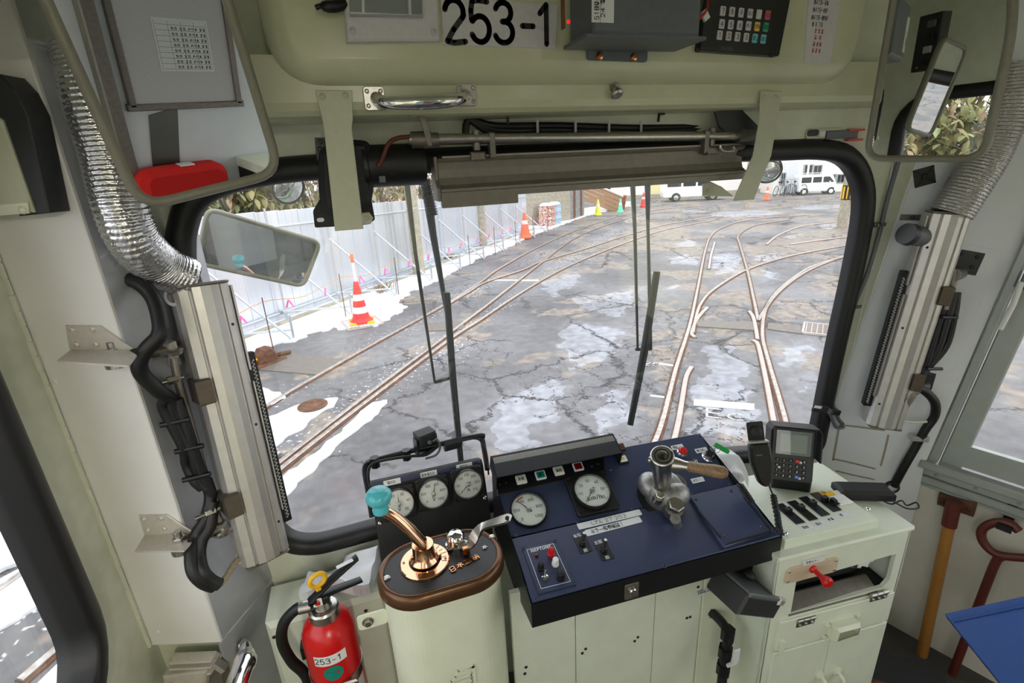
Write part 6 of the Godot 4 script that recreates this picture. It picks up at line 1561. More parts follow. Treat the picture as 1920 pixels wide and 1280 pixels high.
	for i in lv.size():
		var tg: Vector3 = (lv[mini(i + 1, lv.size() - 1)] - lv[maxi(i - 1, 0)]).normalized()
		var b := tg.cross(Vector3(0, 1, 0.3)).normalized(); var nn := b.cross(tg)
		var wd := 0.0115 if i < lv.size() - 1 else 0.007
		rows.append(PackedVector3Array([lv[i] - b * wd - nn * 0.0025, lv[i] + b * wd - nn * 0.0025, lv[i] + b * wd + nn * 0.0025, lv[i] - b * wd + nn * 0.0025]))
	for i in rows.size() - 1:
		for j in 4: 
			var j2 := (j + 1) % 4
			s.flat([rows[i][j], rows[i][j2], rows[i + 1][j2], rows[i + 1][j]], (rows[i][j] + rows[i][j2]) / 2 - lv[i])
	s.flat(Array(rows[0]), lv[0] - lv[1]); s.flat(Array(rows[rows.size() - 1]), lv[lv.size() - 1] - lv[0]); put(s, "reverser_lever", M.steel, t)
	s = shape(Transform3D(Vector3(1,0,0), Vector3(0,.2873,-.9578), Vector3(0,.9578,.2873), Vector3(.216,1.878,-.805))); s.lathe([Vector2(0.0042, 0.0), Vector2(0.0042, 0.0035), Vector2(0, 0.0035)], 14); put(s, "lever_hole", M.black, t)
	s = shape(at(controller_top, .0565, .008, -.002)); s.box(Vector3(0.014, 0.012, 0.022), Vector3(0, 0, 0.01), 0.002); put(s, "stop_block", M.brass, t)
	s = shape(at(controller_top, .0427, .0857, -.004)); s.box(Vector3(0.034, 0.006, 0.004), Vector3(0, 0, 0.003), 0.001); put(s, "small_plate", M.bronze, t)
	s = shape(at(controller_top, .0135, -.03, -.001, .2766)); write(s, "日本車輌", Vector2(0, 0), 0.0135, 0.0009, 1.05, 0.3, 0.003); put(s, "raised_lettering", M.brass, t)
	s = shape(at(controller_top, .0954, .009, -.001, .3004)); write(s, "本", Vector2(0, 0), 0.011, 0.0008, 1.0, 0.3, 0.003); put(s, "raised_lettering", M.steel, t)
	# raised emblem on the casing
	var ey := Transform3D(Vector3(1,0,0), Vector3(0,1,0), Vector3(0,0,1), Vector3(.093,1.512,-.792))
	s = shape(ey)
	for l in [[-0.03, -0.005, 0.016, 0.018], [-0.034, -0.016, 0.016, 0.006], [-0.038, -0.028, 0.016, -0.006], [-0.012, 0.018, 0.022, 0.034]]:
		s.stroke(PackedVector2Array([Vector2(l[0], l[1]), Vector2(l[2], l[1])]), 0.003, 0.003, 0.003); 
	s.stroke(PackedVector2Array([Vector2(0.022, -0.04), Vector2(0.022, 0.016), Vector2(-0.02, 0.004)]), 0.003, 0.003, 0.003)
	put(s, "raised_emblem", M.cream, t)
	s = shape(Transform3D(Vector3(1,0,0), Vector3(0,1,0), Vector3(0,0,1), Vector3(-.088,1.648,-.875))); s.prism(rounded(0.062, 0.04, 0.008, 4, Vector2(0.01, 0)), -0.004, 0.0, 0.001); put(s, "wall_strap", M.cream, t)
	s = shape(Transform3D(Vector3(1,0,0), Vector3(0,1,0), Vector3(0,0,1), Vector3(-.088,1.648,-.875))); s.lathe([Vector2(0.012, 0), Vector2(0.012, 0.002), Vector2(0, 0.002)], 18); s.hexbolt(Vector3(0, 0, 0.002), 0.0085, 0.007); put(s, "strap_bolt", M.steel, t)

# ---------------------------------------------------------------- three electric meters
func gauge_stand():
	var x := meter_face
	var t := thing("meter_stand", "black sloping stand for three round meters left of the desk", "meter stand", Vector3(.079,1.73,-1.081))
	var s := shape(x)
	s.x = x * Transform3D(Vector3(0, 1, 0), Vector3(0, 0, 1), Vector3(1, 0, 0), Vector3.ZERO)
	s.prism(PackedVector2Array([Vector2(-0.16, 0.004), Vector2(0.092, 0.0), Vector2(0.1, -0.004), Vector2(0.106, -0.012), Vector2(0.1, -0.05), Vector2(-0.16, -0.08)]), -0.004, 0.285, 0.002); put(s, "housing", M.black_soft, t)
	s = shape(off(x, 0, 0.1, 0)); s.box(Vector3(0.284, 0.012, 0.004), Vector3(0.14, 0.0, -0.003), 0.001)
	for u in [0.005, 0.275]: s.screw(Vector3(u, 0, 0.0), 0.004)
	put(s, "top_strip", M.console, t)
	for u in [0.006, 0.276]:
		s = shape(off(x, u, 0.006, 0.003)); s.screw(Vector3.ZERO, 0.0055, 0.004); put(s, "corner_screw", M.chrome, t)
	for k in 3:
		var lx := off(x, [0.05, 0.142, 0.235][k], 0.1, -0.0005)
		var lb := thing("name_label", ["white label above the leftmost meter", "white label above the middle meter", "white label above the rightmost meter"][k], "label", lx.origin)
		s = shape(lx); s.prism(rounded(0.042, 0.014, 0.001), 0, 0.001); put(s, "plate", M.label, lb)
		s = shape(off(lx, 0, 0, 0.0013)); write(s, ["電圧計", "電車電圧計", "電流計"][k], Vector2([-0.012, -0.019, -0.012][k], -0.003), 0.0065, 0.0004, 0.9, 0.2); put(s, "lettering", M.ink, lb)
		gauge("meter", ["leftmost round meter behind the teal knob, marked up to 50 V", "middle round meter marked up to 1000 V", "rightmost round meter marked up to 300 A"][k], off(x, [0.058, 0.145, 0.235][k], [0.048, 0.053, 0.057][k], 0.002), 0.036, 0.083,
			[["0", "10", "20", "30", "40", "50"], ["0", "200", "400", "600", "800", "1000"], ["0", "50", "100", "150", "200", "250", "300"]][k], 3.9, -0.75, [1.55, 1.3, 3.9][k], ["V", "V", "A"][k])
	# bent frame with a small camera on it
	var fr := thing("camera_frame", "bent black bar frame over the meters with cables tied along it", "frame", Vector3(.108,1.823,-1.207))
	s = shape(); s.tube(smooth([Vector3(-.054,1.745,-1.096), Vector3(-.056,1.782,-1.154), Vector3(-.058,1.815,-1.2), Vector3(-.05,1.826,-1.213), Vector3(-.033,1.825,-1.224), Vector3(.082,1.834,-1.22), Vector3(.253,1.846,-1.205), Vector3(.264,1.836,-1.203), Vector3(.265,1.818,-1.191), Vector3(.258,1.779,-1.134)], false, 5), 0.0075, 10); put(s, "bar", M.black, fr)
	s = shape(); s.tube(smooth([Vector3(.142,1.842,-1.204), Vector3(.106,1.831,-1.189), Vector3(.064,1.834,-1.192), Vector3(.015,1.841,-1.187), Vector3(-.031,1.838,-1.189), Vector3(-.049,1.825,-1.173), Vector3(-.052,1.782,-1.153), Vector3(-.055,1.749,-1.108)], false, 5), 0.0042, 8); s.tube(smooth([Vector3(.209,1.847,-1.196), Vector3(.245,1.844,-1.196), Vector3(.261,1.83,-1.191), Vector3(.266,1.809,-1.165), Vector3(.257,1.771,-1.121)], false, 5), 0.0025, 6); put(s, "cable", M.rubber, fr)
	for q in [Vector3(-.029,1.832,-1.206), Vector3(.054,1.832,-1.211)]:
		s = shape(); s.tube([q + Vector3(0, 0.013, 0), q + Vector3(0, -0.016, 0)], 0.0125, 6); put(s, "cable_tie", M.black_metal, fr)
	var cm := Transform3D(Basis(Vector3.UP, 0.35), Vector3(.109,1.866,-1.212))
	var ct := thing("dash_camera", "small black camera box on a bracket above the meters", "camera", cm.origin)
	s = shape(cm); s.box(Vector3(0.05, 0.034, 0.045), Vector3(0, 0.006, 0), 0.004); put(s, "case", M.black_soft, ct)
	s = shape(cm); s.prism(PackedVector2Array([Vector2(-0.031, -0.035), Vector2(-0.027, -0.035), Vector2(-0.027, 0.01), Vector2(-0.031, 0.01)]), -0.012, 0.012, 0.001); s.prism(PackedVector2Array([Vector2(0.031, -0.035), Vector2(0.027, -0.035), Vector2(0.027, 0.01), Vector2(0.031, 0.01)]), -0.012, 0.012, 0.001); s.box(Vector3(0.062, 0.004, 0.024), Vector3(0, -0.035, 0), 0.001); put(s, "bracket", M.black_metal, ct)
	s = shape(cm); s.rod(0.006, 0.022, 0.028, 0.001, 12); s.tube(smooth([Vector3(0.01, 0, 0.026), Vector3(0.018, 0.006, 0.035), Vector3(0.024, -0.02, 0.036), Vector3(0.012, -0.042, 0.03), Vector3(-0.012, -0.05, 0.015)], false, 5), 0.003, 8); put(s, "lead", M.grey_plastic, ct)
	var bx := thing("junction_box", "flat black junction box on the bar right of the small camera", "box", Vector3(.182,1.832,-1.21))
	s = shape(Transform3D(Basis(Vector3.UP, 0.1) * Basis(Vector3.RIGHT, 0.6), Vector3(.182,1.836,-1.206))); s.box(Vector3(0.05, 0.035, 0.02), Vector3.ZERO, 0.003); put(s, "case", M.black_soft, bx)
# ---------------------------------------------------------------- right cabinet
func cabinet():
	var kf := cabinet_front
	var t := thing("equipment_cabinet", "cream steel cabinet with small doors to the right of the desk", "cabinet", Vector3(1.03, 0.85, -0.85))
	var d := 0.3
	var s := shape(kf)
	s.box(Vector3(0.392, 0.012, d + 0.005), Vector3(0.193, -0.006, -d / 2 + 0.004), 0.004)
	put(s, "top", M.mint, t)
	s = shape(kf); s.box(Vector3(0.008, 0.8, d), Vector3(0.004, -0.412, -d / 2), 0.002); put(s, "side", M.mint, t)
	s = shape(kf); s.box(Vector3(0.008, 0.8, d), Vector3(0.382, -0.412, -d / 2), 0.002); put(s, "side", M.mint, t)
	s = shape(kf); holed(s, PackedVector2Array([Vector2(0, -0.81), Vector2(0.386, -0.81), Vector2(0.386, -0.012), Vector2(0, -0.012)]), PackedVector2Array([Vector2(0.063, -0.19), Vector2(0.34, -0.185), Vector2(0.356, -0.165), Vector2(0.356, -0.08), Vector2(0.063, -0.09)]), -0.01, 0.0); put(s, "front", M.mint, t)
	s = shape(kf); s.box(Vector3(0.37, 0.008, d - 0.02), Vector3(0.193, -0.2, -d / 2), 0.001); s.box(Vector3(0.37, 0.19, 0.005), Vector3(0.193, -0.1, -d + 0.02)); put(s, "inner_floor", M.black_soft, t)
	# two doors under a hinged flap
	for k in 2:
		s = shape(kf); s.prism(PackedVector2Array([Vector2([0.026, 0.2][k], -0.8), Vector2([0.198, 0.378][k], -0.8), Vector2([0.198, 0.378][k], -0.31), Vector2([0.026, 0.2][k], -0.31)]), 0.0, 0.006, 0.002, false)
		var dr := put(s, "door", M.mint, t)
		var px: Vector3 = [Vector3(.189,-.441,0), Vector3(.244,-.444,0)][k]
		s = shape(kf); s.x = off(kf, px.x, px.y, 0.006); s.lathe([Vector2(0.013, 0), Vector2(0.013, 0.004), Vector2(0.009, 0.006), Vector2(0, 0.006)], 18)
		s.tube(smooth([Vector3(0, 0, 0.004), Vector3(0.0, -0.004, 0.018), Vector3(0.003, -0.02, 0.024), Vector3(0.008, -0.05, 0.024), Vector3(0.008, -0.06, 0.005)], false, 4), 0.0055, 10); put(s, "handle", M.cream, dr)
	s = shape(kf); s.prism(PackedVector2Array([Vector2(0.03, -0.3), Vector2(0.376, -0.3), Vector2(0.376, -0.205), Vector2(0.03, -0.205)]), 0.0, 0.007, 0.002, false); put(s, "flap", M.mint, t)
	for p in [Vector3(.106,-.213,0), Vector3(.324,-.193,0)]:
		s = shape(kf)
		for i in 3:
			s.tube([p + Vector3(-0.027 + 0.018 * i, 0, 0.008), p + Vector3(-0.0105 + 0.018 * i, 0, 0.008)], 0.005, 10)
			s.screw(p + Vector3(-0.018 + 0.018 * i, -0.014, 0.008), 0.0035, 0.004)
		s.box(Vector3(0.054, 0.018, 0.003), p + Vector3(0, -0.013, 0.007), 0.001); put(s, "hinge", M.steel, t)
	s = shape(kf); s.tube([Vector3(.044,-.267,0) + Vector3(0, 0, 0.008), Vector3(.047,-.315,0) + Vector3(0, 0, 0.008)], 0.007, 10); put(s, "hinge", M.cream, t)
	s = shape(at(cabinet_front, .2192, -.2703, .007)); s.prism(round_corners(PackedVector2Array([Vector2(-0.04, -0.026), Vector2(0.04, -0.02), Vector2(0.042, 0.018), Vector2(-0.036, 0.02)]), 0.006), 0, 0.026, 0.008, false)
	for c in [Vector3(-0.047, -0.022, 0), Vector3(0.05, 0.022, 0), Vector3(-0.045, 0.018, 0), Vector3(0.002, -0.033, 0)]: s.hexbolt(c, 0.006, 0.008)
	put(s, "latch_cover", M.cream, t)
	# tray and radio inside the opening
	s = shape(off(kf, 0.21, -0.17, -0.03) * Transform3D(Basis(Vector3.RIGHT, 0.45), Vector3.ZERO)); s.box(Vector3(0.27, 0.012, 0.05), Vector3(-0.02, -0.012, 0.015), 0.004); put(s, "tray", M.alu_dull, t)
	var rd := thing("radio_set", "dark grey radio set inside the opening of the cabinet", "radio", kf * Vector3(0.2, -0.19, -0.15))
	s = shape(off(kf, 0.2, -0.135, -0.11)); s.box(Vector3(0.24, 0.1, 0.1), Vector3.ZERO, 0.005); put(s, "case", M.dark_plastic, rd)
	for u in [0.03, 0.085]:
		s = shape(off(kf, 0.2 + u, -0.125, -0.06)); s.lathe([Vector2(0.021, 0), Vector2(0.021, 0.006), Vector2(0.016, 0.009), Vector2(0, 0.009)], 20); put(s, "knob", M.black_soft, rd)
	s = shape(off(kf, 0.1, -0.125, -0.06)); s.box(Vector3(0.03, 0.05, 0.01), Vector3.ZERO, 0.002); put(s, "rocker_switch", M.grey_plastic, rd)
	var rag := thing("rag", "crumpled white rag stuffed in the cabinet opening", "rag", kf * Vector3(0.32, -0.11, -0.05))
	s = shape(); var rows := []
	for i in 10:
		var row := PackedVector3Array()
		for j in 14:
			var a := TAU * j / 14; var r := (0.012 + 0.016 * sin(PI * (i + 0.5) / 10.0)) * (1.0 + 0.35 * sin(a * 3 + i) * cos(i * 1.3 + a))
			row.append(kf * (Vector3(0.275, -0.125, -0.04).lerp(Vector3(0.34, -0.09, -0.06), i / 9.0) + Vector3(0.3 * cos(a), cos(a), sin(a)) * r))
		rows.append(row)
	s.loft(rows); put(s, "cloth", M.towel, rag)
	# red pull knob on its beige plate
	var kp := at(cabinet_front, .0986, -.0626, 0)
	var kt := thing("pull_knob", "red pull knob on a beige plate at the cabinet's upper left", "knob", kp.origin)
	s = shape(off(kf, 0.1, -0.062)); s.prism(rounded(0.148, 0.046, 0.01), 0, 0.004, 0.001, false); put(s, "plate", M.beige, kt)
	s = shape(off(kf, 0.1, -0.062, 0.004))
	for c in [Vector3(-0.065, 0.014, 0), Vector3(0.065, 0.014, 0), Vector3(-0.065, -0.014, 0), Vector3(0.065, -0.014, 0)]: s.screw(c, 0.0042)
	put(s, "screw", M.bolt, kt)
	s = shape(off(kf, 0.1, -0.056, 0.004)); s.lathe([Vector2(0.01, 0), Vector2(0.01, 0.004), Vector2(0.006, 0.008), Vector2(0.006, 0.022), Vector2(0.008, 0.03), Vector2(0.0135, 0.04), Vector2(0.0135, 0.046), Vector2(0.009, 0.05), Vector2(0, 0.05)], 22); put(s, "knob", M.red, kt)
	for q in [[at(cabinet_front, .1002, -.0319, .0005), "非常ミラー", M.ink, 0.06, 0.013]]:
		s = shape(q[0]); s.prism(rounded(q[3], q[4], 0.001), 0, 0.0045); put(s, "paper_label", M.label, kt)
		s = shape(off(q[0], 0, 0, 0.0048)); write(s, q[1], Vector2(-0.024, -0.003), 0.0065, 0.00045); put(s, "lettering", q[2], kt)
	# switch box with four breakers
	var kt2 := cabinet_top
	var sx := off(kt2, 0.168, 0.08, 0.0)
	var sb := thing("breaker_box", "cream switch box with four black breakers on top of the cabinet", "switch box", sx.origin)
	s = shape(kt2); s.prism(PackedVector2Array([Vector2(0.03, 0.018), Vector2(0.298, 0.018), Vector2(0.3, 0.145), Vector2(0.05, 0.145)]), 0, 0.025, 0.003, false); put(s, "box", M.mint, sb)
	for c in [Vector3(.047,.038,.025), Vector3(.304,.055,.025)]:
		s = shape(kt2); s.screw(c, 0.0065, 0.006); put(s, "box_screw", M.chrome, sb)
	for k in 4:
		var p: Transform3D = [at(cabinet_top, .1082, .0967, .025, 1.0123), at(cabinet_top, .1473, .0979, .025, 1.0123), at(cabinet_top, .1877, .1035, .025, 1.0123), at(cabinet_top, .2289, .1091, .025, 1.0123)][k]
		s = shape(Transform3D(kt2.basis, p.origin)); s.prism(PackedVector2Array([Vector2(-0.013, -0.038), Vector2(0.013, -0.038), Vector2(0.013, 0.038), Vector2(-0.013, 0.038)]), 0, 0.0025, 0.0005, false)
		var br := put(s, "breaker", M.black, sb)
		s = shape(Transform3D(kt2.basis, p.origin)); s.box(Vector3(0.014, 0.012, 0.018), Vector3(0, 0.004, 0.008), 0.003); put(s, "lever", M.black, br)
		s = shape(Transform3D(kt2.basis, p.origin)); s.box(Vector3(0.03, 0.018, 0.001), Vector3(0.004, -0.053, 0.0005)); put(s, "paper_label", M.label, sb)
		s = shape(off(Transform3D(kt2.basis, p.origin), 0, 0, 0.0013)); write(s, ["電回", "電計", "車番", "常時"][k].substr(0, 2), Vector2(-0.008, -0.057), 0.0075, 0.0005); put(s, "lettering", M.ink, sb)
	var yl := at(cabinet_top, .2454, .1388, .0253)
	s = shape(yl); s.box(Vector3(0.03, 0.017, 0.001), Vector3(-0.012, 0.004, 0.0)); s.box(Vector3(0.03, 0.017, 0.001), Vector3(0.018, -0.004, 0.0)); put(s, "yellow_label", M.yellow, sb)
	s = shape(off(yl, 0, 0, 0.0008)); write(s, "開日", Vector2(-0.02, 0.0), 0.009, 0.0008, 1.3, 0.9); put(s, "lettering", M.red_dark, sb)
	s = shape(at(cabinet_top, .2711, .1033, .025)); s.box(Vector3(0.04, 0.036, 0.004), Vector3(0.0, 0.0, 0.002), 0.001); s.box(Vector3(0.03, 0.012, 0.0046), Vector3(0.0, 0.008, 0.0023)); put(s, "switch_plate", M.white, sb)
	s = shape(at(cabinet_top, .2433, .0993, .029)); s.box(Vector3(0.022, 0.022, 0.001)); s.box(Vector3(0.01, 0.014, 0.012), Vector3(0, 0, 0.005), 0.002); put(s, "rocker", M.black, sb)
	# display radio, microphone, power brick, notice strip
	radio_display()
	var bx := at(cabinet_top, .3657, .1258, 0)
	var pb := thing("power_brick", "flat black power brick lying behind the switch box", "power adapter", bx.origin)
	s = shape(off(bx, 0, 0, 0.017) * Transform3D(Basis(Vector3(0, 0, 1), -0.35), Vector3.ZERO)); s.box(Vector3(0.135, 0.055, 0.032), Vector3.ZERO, 0.008); put(s, "case", M.black_soft, pb)
	s = shape(); s.tube(smooth([Vector3(1.231,1.672,-.755), Vector3(1.241,1.67,-.738), Vector3(1.263,1.68,-.731), Vector3(1.268,1.672,-.719), Vector3(1.289,1.68,-.712), Vector3(1.287,1.67,-.703), Vector3(1.256,1.672,-.711), Vector3(1.241,1.68,-.735)], false, 5), 0.002, 6); put(s, "cord", M.rubber, pb)
	var ns := at(right_pillar, -.0092, -.1994, 0, -.212)
	var nt := thing("notice_strip", "long white printed notice strip leaning behind the display radio", "notice", ns.origin)
	s = shape(off(ns, 0.12, 0, 0.004)); s.box(Vector3(0.27, 0.03, 0.0015)); put(s, "paper", M.label, nt)
	s = shape(off(ns, 0.02, 0.002, 0.0052)); write(s, "運転日常確認行先設定流入力送電車", Vector2(-0.005, 0), 0.008, 0.0005, 0.9, 0.5); write(s, "右開左閉確認", Vector2(-0.005, -0.012), 0.007, 0.0005, 0.9, 0.5); put(s, "lettering", M.ink, nt)
	# grey ticket unit and pipes on the cabinet's left side
	var tu := thing("card_reader", "dark grey card reader mounted beside the cabinet under the desk", "card reader", Vector3(.793,1.525,-.734))
	var tx := Transform3D(Basis(Vector3.UP, 0.12) * Basis(Vector3.FORWARD, 0.55) , Vector3(.789,1.535,-.739))
	s = shape(tx); s.box(Vector3(0.155, 0.055, 0.1), Vector3.ZERO, 0.006); put(s, "case", M.dark_plastic, tu)
	s = shape(tx); s.box(Vector3(0.15, 0.012, 0.102), Vector3(0.002, 0.028, 0.0), 0.003); put(s, "lid", M.grey_plastic, tu)
	s = shape(tx); s.box(Vector3(0.03, 0.024, 0.108), Vector3(0.066, 0.024, 0.0), 0.006); put(s, "end_cap", M.alu, tu)
	s = shape(tx); s.box(Vector3(0.12, 0.04, 0.03), Vector3(-0.01, 0.045, -0.045), 0.006); s.ball(Vector3(-0.02, 0.05, 0.0), Vector3(0.016, 0.012, 0.016)); put(s, "upper_frame", M.black_soft, tu)
	var pp := thing("conduit", "jointed black conduit pipe coming out of the support panel beside the cabinet", "pipe", Vector3(.775,1.355,-.766))
	s = shape(); s.tube(smooth([Vector3(.769,1.388,-.846), Vector3(.776,1.393,-.813), Vector3(.778,1.392,-.778), Vector3(.773,1.386,-.756), Vector3(.769,1.344,-.753), Vector3(.764,1.302,-.75), Vector3(.752,1.227,-.737)], false, 5), 0.0125, 12); put(s, "pipe", M.black_metal, pp)
	for q in [Vector3(.769,1.391,-.838), Vector3(.774,1.386,-.759), Vector3(.768,1.331,-.754), Vector3(.762,1.282,-.748)]:
		s = shape(); s.tube([q + Vector3(0, 0.016, 0), q - Vector3(0, 0.016, 0)], 0.0185, 6); put(s, "union_nut", M.black_metal, pp)
	s = shape(Transform3D(Basis(), Vector3(.778,1.345,-.728))); s.box(Vector3(0.018, 0.045, 0.008), Vector3.ZERO, 0.002); s.box(Vector3(0.03, 0.008, 0.006), Vector3(-0.01, -0.026, 0)); put(s, "white_tag", M.label, pp)

func radio_display():
	var o: Vector3 = Vector3(1.061,1.773,-.898)
	var x := Transform3D(Basis(Vector3.UP, -0.62) * Basis(Vector3.RIGHT, -0.3), o)
	var t := thing("display_radio", "black display radio with a hooded screen and keypad on the cabinet", "radio", o - Vector3(0, 0.1, 0))
	var s := shape(x); s.prism(round_corners(PackedVector2Array([Vector2(-0.053, -0.078), Vector2(0.053, -0.078), Vector2(0.053, 0.07), Vector2(-0.053, 0.07)]), 0.008), -0.04, 0.0, 0.003); put(s, "case", M.dark_plastic, t)
	s = shape(x)                                   # hood
	var sec := [Vector2(-0.062, -0.012), Vector2(-0.062, 0.066), Vector2(-0.054, 0.078), Vector2(0.054, 0.078), Vector2(0.062, 0.066), Vector2(0.062, -0.012)]
	for i in 5:
		var a: Vector2 = sec[i]; var b: Vector2 = sec[i + 1]
		var n := Vector2(-(b - a).y, (b - a).x).normalized()
		var p := PackedVector2Array([a, b, b - n * 0.003, a - n * 0.003])
		s.prism(p, -0.045, 0.032 if i != 0 else 0.03)
	put(s, "hood", M.black_soft, t)
	s = shape(off(x, 0, 0.03, 0)); s.prism(rounded(0.086, 0.066, 0.004), 0, 0.003, 0.001, false); put(s, "screen_bezel", M.black, t)
	s = shape(off(x, 0, 0.028, 0.003)); s.prism(rounded(0.066, 0.05, 0.001), 0, 0.001); put(s, "screen", M.lcd, t)
	s = shape(off(x, 0, 0.03, 0.0045)); s.prism(rounded(0.086, 0.066, 0.003), 0, 0.001); put(s, "screen_cover", M.lens, t)
	var keys := "789ー電456行先123設定0番回取消"
	for r in 4:
		for c in 5:
			var k := off(x, -0.036 + c * 0.0165, -0.02 - r * 0.0145, 0.0)
			s = shape(k); s.prism(rounded(0.011, 0.009, 0.002), 0, 0.0022, 0.0006, false)
			put(s, "key", M.red if r == 0 and c == 3 else (M.blue_key if r == 3 and c == 3 else M.black_soft), t)
			s = shape(off(k, 0, 0, 0.0024)); write(s, keys[r * 5 + c] if GLYPH.has(keys[r * 5 + c]) else "0", Vector2(-0.002, -0.0025), 0.005, 0.00035, 0.7); put(s, "key_mark", M.label, t)
	for q in [Vector2(0.021, -0.022), Vector2(-0.031, -0.041), Vector2(0.021, -0.066)]:
		s = shape(off(x, q.x, q.y, 0.0024)); s.prism(rounded(0.006, 0.006, 0.001), 0, 0.0008); put(s, "white_sticker", M.label, t)
	s = shape(Transform3D(Basis(Vector3.UP, -0.62), o + Vector3(0, -0.095, 0.012))); s.box(Vector3(0.098, 0.035, 0.06), Vector3(0, 0, -0.03), 0.004); put(s, "stand", M.black, t)
	# hand microphone on its clip
	var m: Vector3 = Vector3(.898,1.819,-.843)
	var mx := Transform3D(Basis(Vector3.UP, -0.45) * Basis(Vector3.RIGHT, -0.35) * Basis(Vector3(0, 0, 1), 0.12), m)
	var mt := thing("hand_microphone", "black hand microphone hung beside the display radio", "microphone", m)
	s = shape(mx); s.prism(round_corners(PackedVector2Array([Vector2(-0.025, 0.05), Vector2(0.025, 0.05), Vector2(0.027, 0.0), Vector2(0.018, -0.05), Vector2(0.005, -0.064), Vector2(-0.012, -0.055), Vector2(-0.026, 0.0)]), 0.012), -0.02, 0.008, 0.006); put(s, "case", M.black, mt)
	s = shape(off(mx, 0, 0.051, -0.006)); s.box(Vector3(0.046, 0.005, 0.024), Vector3.ZERO, 0.002); put(s, "top_band", M.alu, mt)
	s = shape(off(mx, -0.006, 0.02, 0.0085)); s.box(Vector3(0.014, 0.003, 0.001)); put(s, "name_strip", M.grey_plastic, mt)
	s = shape(off(mx, 0.0, 0.075, -0.018)); s.prism(rounded(0.04, 0.05, 0.004), 0, 0.004, 0.001); s.lathe([Vector2(0.012, 0.004), Vector2(0.014, 0.009), Vector2(0.009, 0.012), Vector2(0, 0.012)], 18); put(s, "hook", M.black_soft, mt)
	var cp := smooth([Vector3(.903,1.771,-.818), Vector3(.902,1.759,-.808), Vector3(.899,1.75,-.795), Vector3(.885,1.744,-.775), Vector3(.872,1.733,-.753), Vector3(.849,1.73,-.725), Vector3(.844,1.72,-.712)], false, 12)
	var coil := []
	for i in cp.size():
		for j in 3:
			var a := (i * 3 + j) * 1.35; var q: Vector3 = cp[i].lerp(cp[mini(i + 1, cp.size() - 1)], j / 3.0)
			var on := 0.0065 if i > 22 else 0.0
			coil.append(q + Vector3(cos(a), 0, sin(a)) * on)
	s = shape(); s.tube(coil, 0.0022, 5); put(s, "coiled_cord", M.rubber, mt)
	s = shape(); var c2 := []
	for i in 60:
		var q: Vector3 = Vector3(.831,1.775,-.836).lerp(Vector3(.824,1.76,-.788), i / 59.0); c2.append(q + Vector3(cos(i * 1.3), 0, sin(i * 1.3)) * 0.008)
	s.tube(c2, 0.0022, 5); put(s, "coiled_cord", M.rubber, mt)

# ---------------------------------------------------------------- heater duct blower: an aluminium extrusion with a slot
func blower(t: Node3D, top: Vector3, bottom: Vector3, out: Vector3, w: float, slot_side: float):
	var d := (top - bottom); var h := d.length(); d = d.normalized()
	var n := (out - d * out.dot(d)).normalized(); var u := d.cross(n)
	if u.dot(Vector3(.95,-.049,.309)) < 0: u = -u
	var x := Transform3D(u, n, d, bottom)                 # x across to the right, y towards the cab, z upwards
	var k := w / 0.1
	var prof := PackedVector2Array()
	for p in [Vector2(-50, -30), Vector2(50, -30), Vector2(50, -4), Vector2(44, -4), Vector2(44, 4), Vector2(50, 6), Vector2(48, 16), Vector2(40, 24), Vector2(30, 26), Vector2(28, 22), Vector2(25, 22), Vector2(23, 29), Vector2(10, 34), Vector2(-8, 34), Vector2(-22, 29), Vector2(-24, 24), Vector2(-27, 24), Vector2(-29, 27), Vector2(-44, 20), Vector2(-50, 6)]: prof.append(p * 0.001 * k)
	var s := shape(x); s.prism(prof, 0.0, h, 0.001); put(s, "extrusion", M.alu, t)
	s = shape(x); s.prism(rounded(0.096 * k, 0.066 * k, 0.012, 4, Vector2(0, 0.001)), h, h + 0.006, 0.002); put(s, "end_cap", M.alu_dull, t)
	s = shape(x); s.prism(rounded(0.092 * k, 0.06 * k, 0.008), -0.004, 0.0, 0.001); put(s, "end_cap", M.alu_dull, t)
	var e := 0.052 * k * slot_side
	s = shape(x); s.box(Vector3(0.022, 0.02 * k, h * 0.66), Vector3(e + 0.008 * slot_side, -0.002, h * 0.42), 0.002); put(s, "slot", M.black, t)
	s = shape(x)
	var n2 := int(h * 0.62 / 0.0045)
	for i in n2: s.ball(Vector3(e + (0.009 + 0.003 * (i % 2)) * slot_side, 0.01 * k - 0.002, h * 0.11 + 0.0045 * i), Vector3.ONE * 0.0032, 6, 4)
	var mesh := put(s, "mesh_strip", M.bolt, t); mesh.set_meta("kind", "stuff")
	s = shape(x); s.box(Vector3(0.004, 0.02 * k, h * 0.3), Vector3(e + 0.001 * slot_side, 0.006 * k, h * 0.84), 0.001); s.box(Vector3(0.003, 0.016 * k, h * 0.5), Vector3(e + 0.001 * slot_side, 0.01 * k, h * 0.4), 0.001); put(s, "side_plate", M.alu, t)
	for f in [0.25, 0.66]:
		s = shape(x); s.box(Vector3(0.03 * k, 0.06 * k, 0.055), Vector3(-0.042 * k * slot_side, 0.004, h * f), 0.003); put(s, "clamp", M.alu_dark, t)
	for f in [0.12, 0.5, 0.86]:
		s = shape(x * Transform3D(Basis(Vector3(1, 0, 0), -PI / 2), Vector3(0.036 * k * slot_side, 0.024 * k, h * f))); s.screw(Vector3.ZERO, 0.0035); put(s, "screw", M.black_metal, t)

